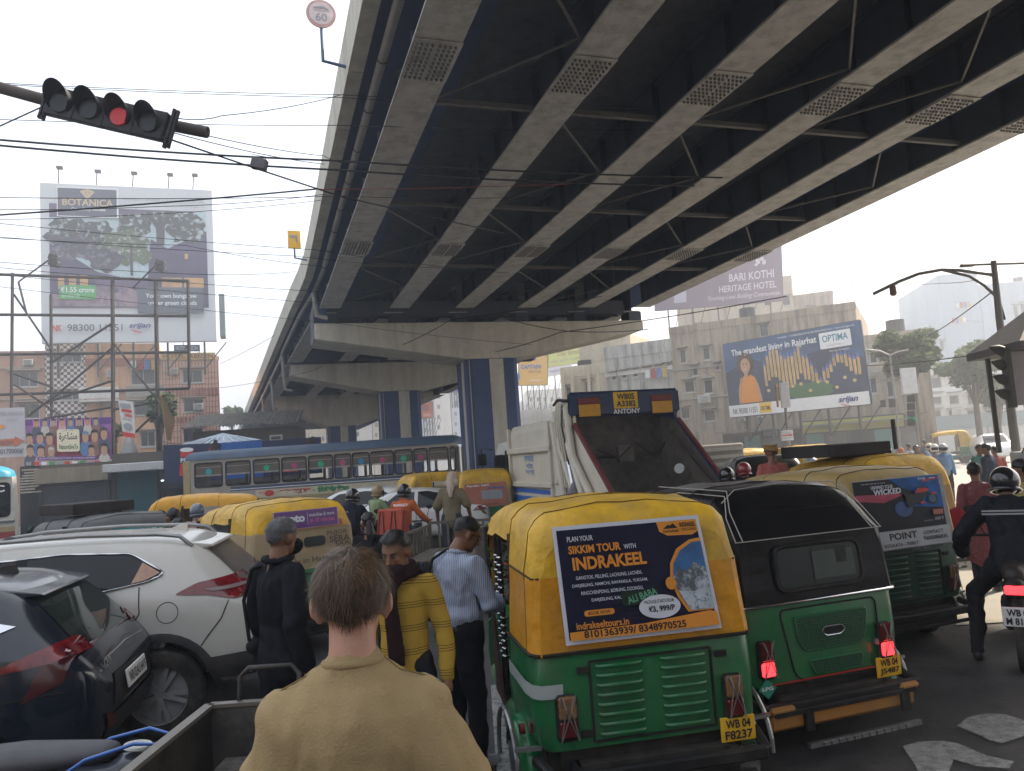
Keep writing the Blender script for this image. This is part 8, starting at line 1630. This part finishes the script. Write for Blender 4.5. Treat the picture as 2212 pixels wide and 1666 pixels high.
rider('rider in a tan helmet and pale green top looking to the right', q.x, 16.5, -40, 1.72, clothm('pale green shirt', (.25, .32, .17)), ('helmet', mat('tan helmet', (.30, .22, .11), .35, coat=.5)), yaw=15, lean=8)
q = P(862, 1200, 13.6); motorcycle('dark motorcycle under the food delivery rider in orange', q.x, 13.6, -12, blkpl, num=('WB 20', '4410'))
orj = clothm('orange delivery jacket', (.52, .13, .035), .7)
def swx(t, H, up, A, Lg, RL, k):
    bx_ = mat('coral delivery box', (.45, .07, .035), .6, bump=.3, bscale=8)
    b = B(); b.box((0, 0, 0), (.48, .34, .46), 0, Matrix.Translation(up(-.06, -.33, 1.04)) @ RL.to_4x4()); bo = b.build('delivery_box', bx_, t, bevel=.03)
    for i_ in range(5): b = B(); a = -.27 + .11 * i_; b.beam(up(a, -.51, .84), up(a + .03 * (-1) ** i_, -.51, 1.22), .018, .012); b.build('strap', blkpl, bo)
    p = Panel(up(-.14, -.150, 1.335), up(.14, -.150, 1.335), up(.14, -.135, 1.385), up(-.14, -.135, 1.385), .003); p.text('SWIGGY', 0, 0, 1, 1, WHITE, .03); p.done(t)
rider('delivery rider in an orange jacket with a coral box on his back', q.x, 13.6, -12, 1.74, orj, ('helmet', MATS['glossy black helmet']), extra=swx, lean=10, seat=.86, bottom=clothm('blue jeans', (.05, .08, .14)))
q = P(800, 1180, 8.6)
person('woman with tied black hair in a black top seen from behind beyond the scarfed man', q.x, 8.6, -10, 1.56, top=clothm('black knit top', (.012, .012, .014)), hair=hairb, yaw=-25, vox=.012, build=.95, hairlen=8, extra=lambda t, H, up, A, Lg, RL, k: (lambda b: (caps(b, H(0, -.10, .0), H(.01, -.13, -.14), .035, .05), caps(b, H(.01, -.13, -.14), H(.0, -.14, -.28), .05, .02), remesh('ponytail', b, .01, hairb, 2, None, t)))(B()))
q = P(975, 1100, 12.6)
person('thin man in khaki with a pale head cloth pedalling the slatted cycle cart', q.x, 12.6, -8, 1.70, top=clothm('dusty khaki shirt', (.17, .14, .085), .9, dust=.2), sleeve='short', headgear=('wrap', clothm('pale head cloth', (.42, .34, .28))), lean=12, nod=8, vox=.013, bottom=clothm('dark jeans', (.03, .035, .05)), z0=.22, arms={1: ((.27, .02, 1.15), (.28, .20, .95)), -1: ((.26, .02, 1.13), (.28, .18, .93))})
q = P(1587, 1020, 12.2); motorcycle('motorcycle carrying the two helmeted riders right of the garbage truck', q.x + .15, 12.2, -6, blkpl)
rider('rider in a glossy black helmet behind the black hooded rickshaw', q.x, 12.4, -6, 1.70, clothm('black rider jacket', 0), ('helmet', MATS['glossy black helmet']), seat=.82)
q = P(1617, 1010, 12.9)
rider('rider in a deep red helmet close beside the black helmeted rider', q.x, 12.9, -6, 1.72, clothm('charcoal top', (.03, .03, .035)), ('helmet', mat('deep red helmet', (.22, .012, .018), .2, coat=1)), seat=.86)
q = P(1668, 1000, 11.6)
person('man in a salmon pink shirt with a brown and black turban seen from behind', q.x, 11.6, -5, 1.76, top=clothm('salmon shirt', (.40, .12, .10)), headgear=('turban', clothm('brown turban cloth', (.30, .19, .07))), vox=.013, sleeve='short', z0=.24)
q = P(1720, 1010, 14.5); rider('rider in a pale blue helmet facing right between the yellow hoods', q.x, 14.5, -60, 1.72, clothm('dark slate top', (.05, .06, .08)), ('helmet', mat('pale blue helmet', (.25, .35, .45), .25, coat=1)), seat=.84); motorcycle('motorcycle of the pale blue helmeted rider between the yellow hoods', q.x, 14.5, -60, rp)
q = P(1748, 1020, 12.6); rider('stooping rider in a dark striped jacket left of the black roof box', q.x, 12.6, -20, 1.66, clothm('dark striped jacket', (.04, .05, .06)), ('helmet', mat('dark striped helmet', (.03, .04, .05), .3, coat=.6)), lean=30); motorcycle('motorcycle of the stooping rider left of the black roof box', q.x, 12.6, -20, blkpl)
# cycle cart
woodm = mat('weathered grey wood', (.13, .11, .09), .85, var=.4, scale=8, bump=.4)
o = G(975, 1210, .1); o = P(975, 1180, 11.2); t = thing('cycle_cart', 'slatted wooden cycle cart with side rails left of the nearest rickshaw', 'cart', (o.x, 11.2, 0), -8)
for i in range(9): b = B(); b.box((-.45 + .11 * i, .0, .74), (.10, 1.5, .03)); b.build('plank', woodm, t, bevel=.004)
for sx in (-1, 1):
    for i in range(9): b = B(); b.beam((sx * .5, -.7 + .17 * i, .76), (sx * .5, -.7 + .17 * i, 1.10), .03); b.build('slat', woodm, t)
    b = B(); b.beam((sx * .5, -.75, 1.10), (sx * .5, .72, 1.10), .04); b.build('rail', woodm, t)
for i in range(8): b = B(); b.beam((-.48 + .137 * i, .72, .76), (-.48 + .137 * i, .72, 1.14), .03); b.build('slat', woodm, t)
b = B(); b.beam((-.52, .72, 1.14), (.52, .72, 1.14), .04); b.build('rail', woodm, t)
for sx in (-1, 1): wheel(t, (sx * .58, 0, .36), .36, .05, steel, 6, rimr=.9)
wheel(t, (0, 1.7, .33), .33, .05, steel, 6, rimr=.9); b = B(); b.tube([(0, .7, .6), (0, 1.3, .55), (0, 1.65, .95)], .025, 6); b.tube([(-.25, 1.5, 1.0), (.25, 1.5, 1.0)], .015, 6); b.build('frame', blkpl, t)
o = P(1668, 1100, 11.4); t = thing('hand_cart', 'low wooden cart under the man in the salmon shirt', 'cart', (o.x, 11.6, 0), -5); b = B(); b.box((0, 0, .19), (.8, 1.4, .05)); b.build('deck', woodm, t)
for sx in (-1, 1): wheel(t, (sx * .45, -.3, .2), .2, .05, steel)
# right edge: motorcyclist, woman, others
mo = P(2200, 1300, 6.6); motorcycle('dark scooter with a lit red tail lamp cut off by the right edge', mo.x, 6.6, -33, blkpl, num=('WB 01', 'M 8142'))
def mrx(t, H, up, A, Lg, RL, k):
    b = B(); p = Panel(up(-.2, -.192, 1.285), up(.2, -.192, 1.285), up(.2, -.192, 1.30), up(-.2, -.192, 1.30), .002); p.rect(0, 0, 1, 1, GREYP); p.rect(0, 1.8, 1, 2.8, GREYP); p.done(t)
rider('motorcyclist in a black padded jacket with grey stripes at the right edge', mo.x, 6.6, -33, 1.70, clothm('black padded jacket', (.014, .014, .02), .6), ('helmet', MATS['glossy black helmet']), lean=16, vox=.010, jacket=.02, fold=.02, extra=mrx, arms={-1: ((.40, .06, 1.16), (.42, .38, 1.04)), 1: ((.36, .12, 1.18), (.36, .42, 1.06))}, legs={-1: ((.34, .20, .56), (.36, -.04, .09)), 1: ((.2, .36, .62), (.17, .3, .2))}, seat=.84)
q = P(2115, 1100, 9.8)
def wbx(t, H, up, A, Lg, RL, k):
    b = B(); caps(b, up(-.28, -.04, 1.02), up(-.29, .02, .90), .12, .13, .8); remesh('red_bag', b, .02, clothm('dark red bag', (.25, .02, .03)), 3, None, t)
    b = B(); caps(b, up(0, 0, .9), V3((0, .02, .45)), .15, .19, .8); remesh('tunic', b, .016, clothm('maroon print tunic', 0), 3, None, t)
person('woman in a maroon patterned tunic carrying a dark red bag by the sunlit road', q.x, 9.8, -20, 1.60, top=speck('maroon print tunic', (.16, .035, .04), (.35, .22, .22), 40, .58, .64) and clothm('maroon print tunic', 0), hairlen=8, vox=.012, extra=wbx)
q = P(2204, 1000, 8.2); person('person in a pale yellow shirt at the right edge below the kiosk', q.x, 8.2, 20, 1.68, top=clothm('pale yellow shirt', (.42, .36, .14)), vox=.016)
cr = [(1921, 965, 23, 'white shirt', (.6, .6, .6), None, 'man in a white cap and white shirt alone on the sunlit crossing'), (1945, 968, 22, 'orange veil', (.5, .2, .12), ('veil', clothm('orange veil', (.5, .2, .12))), 'woman with an orange veil on the sunlit crossing'), (1962, 960, 27, 'grey shirt', (.3, .3, .32), None, 'person in grey just left of the pale blue shirt'), (1978, 962, 21, 'pale blue shirt', (.3, .42, .6), None, 'broad man in a pale blue shirt with raised arms on the crossing'), (1996, 958, 30, 'dark shirt', (.06, .06, .08), None, 'person in dark clothes behind the pale blue shirt'), (2006, 956, 27, 'dark brown shirt', (.1, .06, .05), ('helmet', mat('cream helmet', (.5, .42, .3), .3)), 'cream helmeted rider waiting in the far crowd'), (2017, 957, 23, 'patterned shirt', (.2, .17, .15), ('helmet', mat('white helmet', (.6, .6, .58), .3)), 'white helmeted rider in a patterned shirt on the crossing'), (2036, 962, 21, 'denim blue dress', (.16, .26, .42), ('helmet', mat('silver helmet', (.45, .45, .47), .3)), 'person in a denim blue dress and silver helmet near the far rickshaw'), (2113, 950, 17, 'teal shirt', (.1, .22, .2), None, 'person in teal behind the woman in maroon'), (2128, 955, 16, 'navy shirt', (.03, .04, .07), None, 'person in navy just left of the kiosk'), (2147, 965, 18, 'brick shirt', (.3, .07, .05), None, 'person in brick red beside the kiosk base')]
for i, (px, py, Y, cn_, cc, hg, lab) in enumerate(cr):
    q = P(px, py, Y); person(lab, q.x, Y, [160, 150, 20, 180, 0, 170, 175, 165, 190, 30, 0][i], 1.58 + .03 * (i % 5), top=clothm(cn_, cc), headgear=hg, vox=.024, hands=False, group='people on the sunlit crossing', arms={-1: ((.35, .05, 1.35), (.20, .15, 1.55)), 1: ((.35, .05, 1.35), (.20, .15, 1.55))} if i == 3 else None)
q = P(2095, 960, 15); t = thing('bicycle', 'bicycle parked by the woman in maroon at the sunlit road', 'bicycle', (q.x, 15, 0), -70)
for yy in (0, 1.05): b = B(); b.tube([(0, yy + .33 * math.cos(a), .35 + .33 * math.sin(a)) for a in [2 * math.pi * i / 24 for i in range(24)]], .018, 6, closed=True); b.build('wheel', tyre, t, smooth=60)
b = B(); b.tube([(0, 0, .35), (0, .35, .80), (0, .85, .78), (0, 1.05, .35)], .018, 6); b.tube([(0, .35, .8), (0, .45, .35), (0, .85, .78)], .018, 6); b.tube([(-.25, .85, 1.0), (.25, .85, 1.0)], .012, 6); b.build('frame', blkpl, t)
# heads on the left
for lab, px, py, Y, rz, hh_, tp, yw in (('young man with curly black hair in profile beside the yellow rickshaw', 373, 1078, 9.6, 60, 1.72, 'dark green shirt', 20), ('man seen from behind just below the curly haired man', 385, 1104, 9.0, -20, 1.62, 'black knit top', 0), ('man in a lilac shirt behind the grey black rickshaw', 347, 1103, 10.8, 30, 1.66, 'lilac shirt', 10), ('left of the two men standing before the dark shutter', 228, 1093, 15, -10, 1.66, 'white shirt', 0), ('right of the two men standing before the dark shutter', 257, 1091, 15.4, 30, 1.68, 'grey shirt', 20), ('dark haired man at the left edge behind the white SUV', 20, 1150, 7.4, -30, 1.62, 'black knit top', 0)):
    q = P(px, py + 20, Y); person(lab, q.x, Y, rz, hh_, top=clothm(tp, {'dark green shirt': (.03, .05, .04), 'lilac shirt': (.5, .3, .45)}.get(tp, 0) or (.3, .3, .3)), yaw=yw, vox=.014)
q = P(433, 1084, 13); rider('rider in a dark grey helmet in front of the yellow rickshaw', q.x, 13, 30, 1.70, clothm('pink grey shirt', (.4, .28, .26)), ('helmet', mat('grey blue helmet', (.10, .12, .16), .3, coat=.6))); motorcycle('motorcycle of the grey helmeted rider by the yellow rickshaw', q.x, 13, 30, blkpl)
# people inside the bus
for i, (px, cc, cn_) in enumerate(((520, (.3, .27, .25), 'checked bus shirt'), (637, (.5, .42, .3), 'cream bus shirt'), (945, (.45, .4, .35), 'driver bus shirt'))):
    q = P(px, 1040, 27.8); person(('bus passenger in a checked shirt leaning on the window', 'bus passenger in a cream shirt in the fourth window', 'bus driver seen through the front side window')[i], q.x, 27.75, 90, 1.65, top=clothm(cn_, cc), vox=.024, hands=False, z0=.55, hipz=.55, legs=RIDE)
# ------------------------------------------------------------------ foreground cart and scooter
cm_ = mat('scuffed black steel', (.03, .028, .026), .5, metal=.4, var=.5, scale=6, dust=.35, bump=.2); em = mat('worn steel edge', (.22, .20, .18), .45, metal=.6, dust=.3)
t = thing('tipper_cart', 'dark steel rubbish cart with worn rim edges and a loop handle behind the tan shirt', 'cart', (-1.12, 3.0, 0), 0)
c4 = [(-.50, -1.1), (-.50, 1.0), (.42, 1.0), (.42, -1.1)]
for i in range(4):
    a, c = c4[i], c4[(i + 1) % 4]; b = B(); b.add([V3((a[0], a[1], .90)), V3((c[0], c[1], .90)), V3((c[0] * .85, c[1] * .85, .35)), V3((a[0] * .85, a[1] * .85, .35)), V3((a[0] * .985, a[1] * .985, .90)), V3((c[0] * .985, c[1] * .985, .90)), V3((c[0] * .83, c[1] * .83, .36)), V3((a[0] * .83, a[1] * .83, .36))], [(0, 1, 2, 3), (4, 5, 6, 7), (0, 1, 5, 4), (3, 2, 6, 7)]); b.build('side_panel', cm_, t)
    b = B(); b.beam((a[0], a[1], .905), (c[0], c[1], .905), .05, .018); b.beam((a[0] * 1.01, a[1] * 1.01, .88), (c[0] * 1.01, c[1] * 1.01, .88), .012, .06); b.build('rim', em, t)
b = B(); b.box((0, 0, .36), (.8, 1.8, .02)); b.build('floor', cm_, t)
b = B(); b.tube([(-.36, 1.02, .88), (-.36, 1.05, 1.02), (-.32, 1.06, 1.06), (-.10, 1.06, 1.06), (-.06, 1.05, 1.02), (-.06, 1.02, .88)], .014, 8); b.build('handle', cm_, t, smooth=60)
for sx in (-1, 1): wheel(t, (sx * .40, -.2, .2), .2, .06, steel)
rnd = random.Random(11)
for k, (cc, nm) in enumerate((((.5, .5, .55), 'clear plastic wrap'), ((.05, .06, .12), 'navy wrapper'), ((.4, .04, .05), 'red wrapper'), ((.03, .15, .35), 'blue wrapper'), ((.55, .38, .03), 'yellow handle'), ((.4, .4, .4), 'crumpled bag'))):
    for j in range(3):
        b = B(); c = V3((rnd.uniform(-.25, .3) , rnd.uniform(-.75, .35), .74 + rnd.uniform(-.03, .07))); b.ell((0, 0, 0), (.10, .07, .045), 10, 7, 0, Matrix.Translation(c) @ Matrix.Rotation(rnd.uniform(0, 3), 4, 'Z')); b.v = [v + V3((noise.noise(v * 14), noise.noise(v * 15 + V3((3, 0, 0))), noise.noise(v * 13 + V3((0, 5, 0))))) * .035 for v in b.v]
        o = b.build('litter', mat(nm, cc, .25, var=.4, scale=25, coat=.4), None, smooth=30); o.location = t.location; tag(o, ('crumpled %s lying in the rubbish cart' % nm), 'litter', 'litter in the rubbish cart')
b = B(); b.box((0, 0, .52), (.74, 1.7, .36)); o = b.build('rubbish_pile', mat('mixed rubbish', (.08, .07, .06), .8, var=.7, scale=18, bump=.8), None); o.location = t.location; tag(o, 'dark heap of mixed rubbish filling the steel cart', 'rubbish', kind='stuff')
t = thing('scooter', 'grey seated electric scooter with blue trim at the bottom left corner', 'scooter', (-1.95, 3.80, 0), 97)
sg_ = mat('grey scooter seat', (.085, .083, .09), .55, var=.12, bump=.2, bscale=150); sb = mat('slate scooter plastic', (.06, .065, .085), .3, coat=.5); blu = mat('blue trim', (.01, .10, .42), .3, coat=.8)
b = B(); caps(b, (0, .10, .79), (0, .45, .80), .085, .13, 1); caps(b, (0, .45, .80), (0, 1.0, .79), .13, .12, 1); b.v = [V3((v.x, v.y, .79 + (v.z - .79) * .55)) for v in b.v]; remesh('seat', b, .012, sg_, 4, None, t)
b = B(); caps(b, (0, -.22, .72), (0, .2, .68), .045, .13, 1); caps(b, (0, .2, .62), (0, .9, .55), .15, .16, 1); caps(b, (0, -.02, .74), (0, -.22, .745), .085, .05, 1); b.v = [V3((v.x, v.y, .70 + (v.z - .70) * .6 if v.z > .55 else v.z)) for v in b.v]; remesh('body', b, .014, sb, 4, None, t)
b = B(); b.lathe([(0, .012), (.035, .012), (.045, .006), (.052, .010), (.062, .010), (.066, 0)], (0, -.06, .795), (0, -.1, 1), 28); b.build('charging_cap', mat('off white cap', (.5, .5, .48), .35), t, smooth=40)
for s in (-1, 1): b = B(); b.tube([(s * .05, -.25, .80), (s * .11, -.08, .84), (s * .14, .12, .80), (s * .16, .3, .70)], [.005, .009, .009, .007], 8); b.build('grab_rail', blu, t, smooth=60)
for yy in (.05, 1.35): wheel(t, (0, yy, .25), .25, .1, steel, 5)
b = B(); b.box((0, 1.2, .75), (.3, .1, .7)); b.build('front_apron', sb, t, bevel=.04)
for o_ in list(TS.objects): bpy.data.objects.remove(o_)
bpy.data.scenes.remove(TS)
# ------------------------------------------------------------------ haze
hz = bpy.data.materials.new('smog air'); hz.use_nodes = True; hn = hz.node_tree.nodes; hn.clear()
pv = hn.new('ShaderNodeVolumePrincipled'); pv.inputs['Color'].default_value = (.86, .89, .95, 1); pv.inputs['Density'].default_value = .0045; pv.inputs['Anisotropy'].default_value = .35
ho = hn.new('ShaderNodeOutputMaterial'); hz.node_tree.links.new(pv.outputs[0], ho.inputs['Volume'])
b = B(); b.box((60, 150, 17), (560, 470, 38)); o = b.build('haze', hz); o['kind'] = 'stuff'
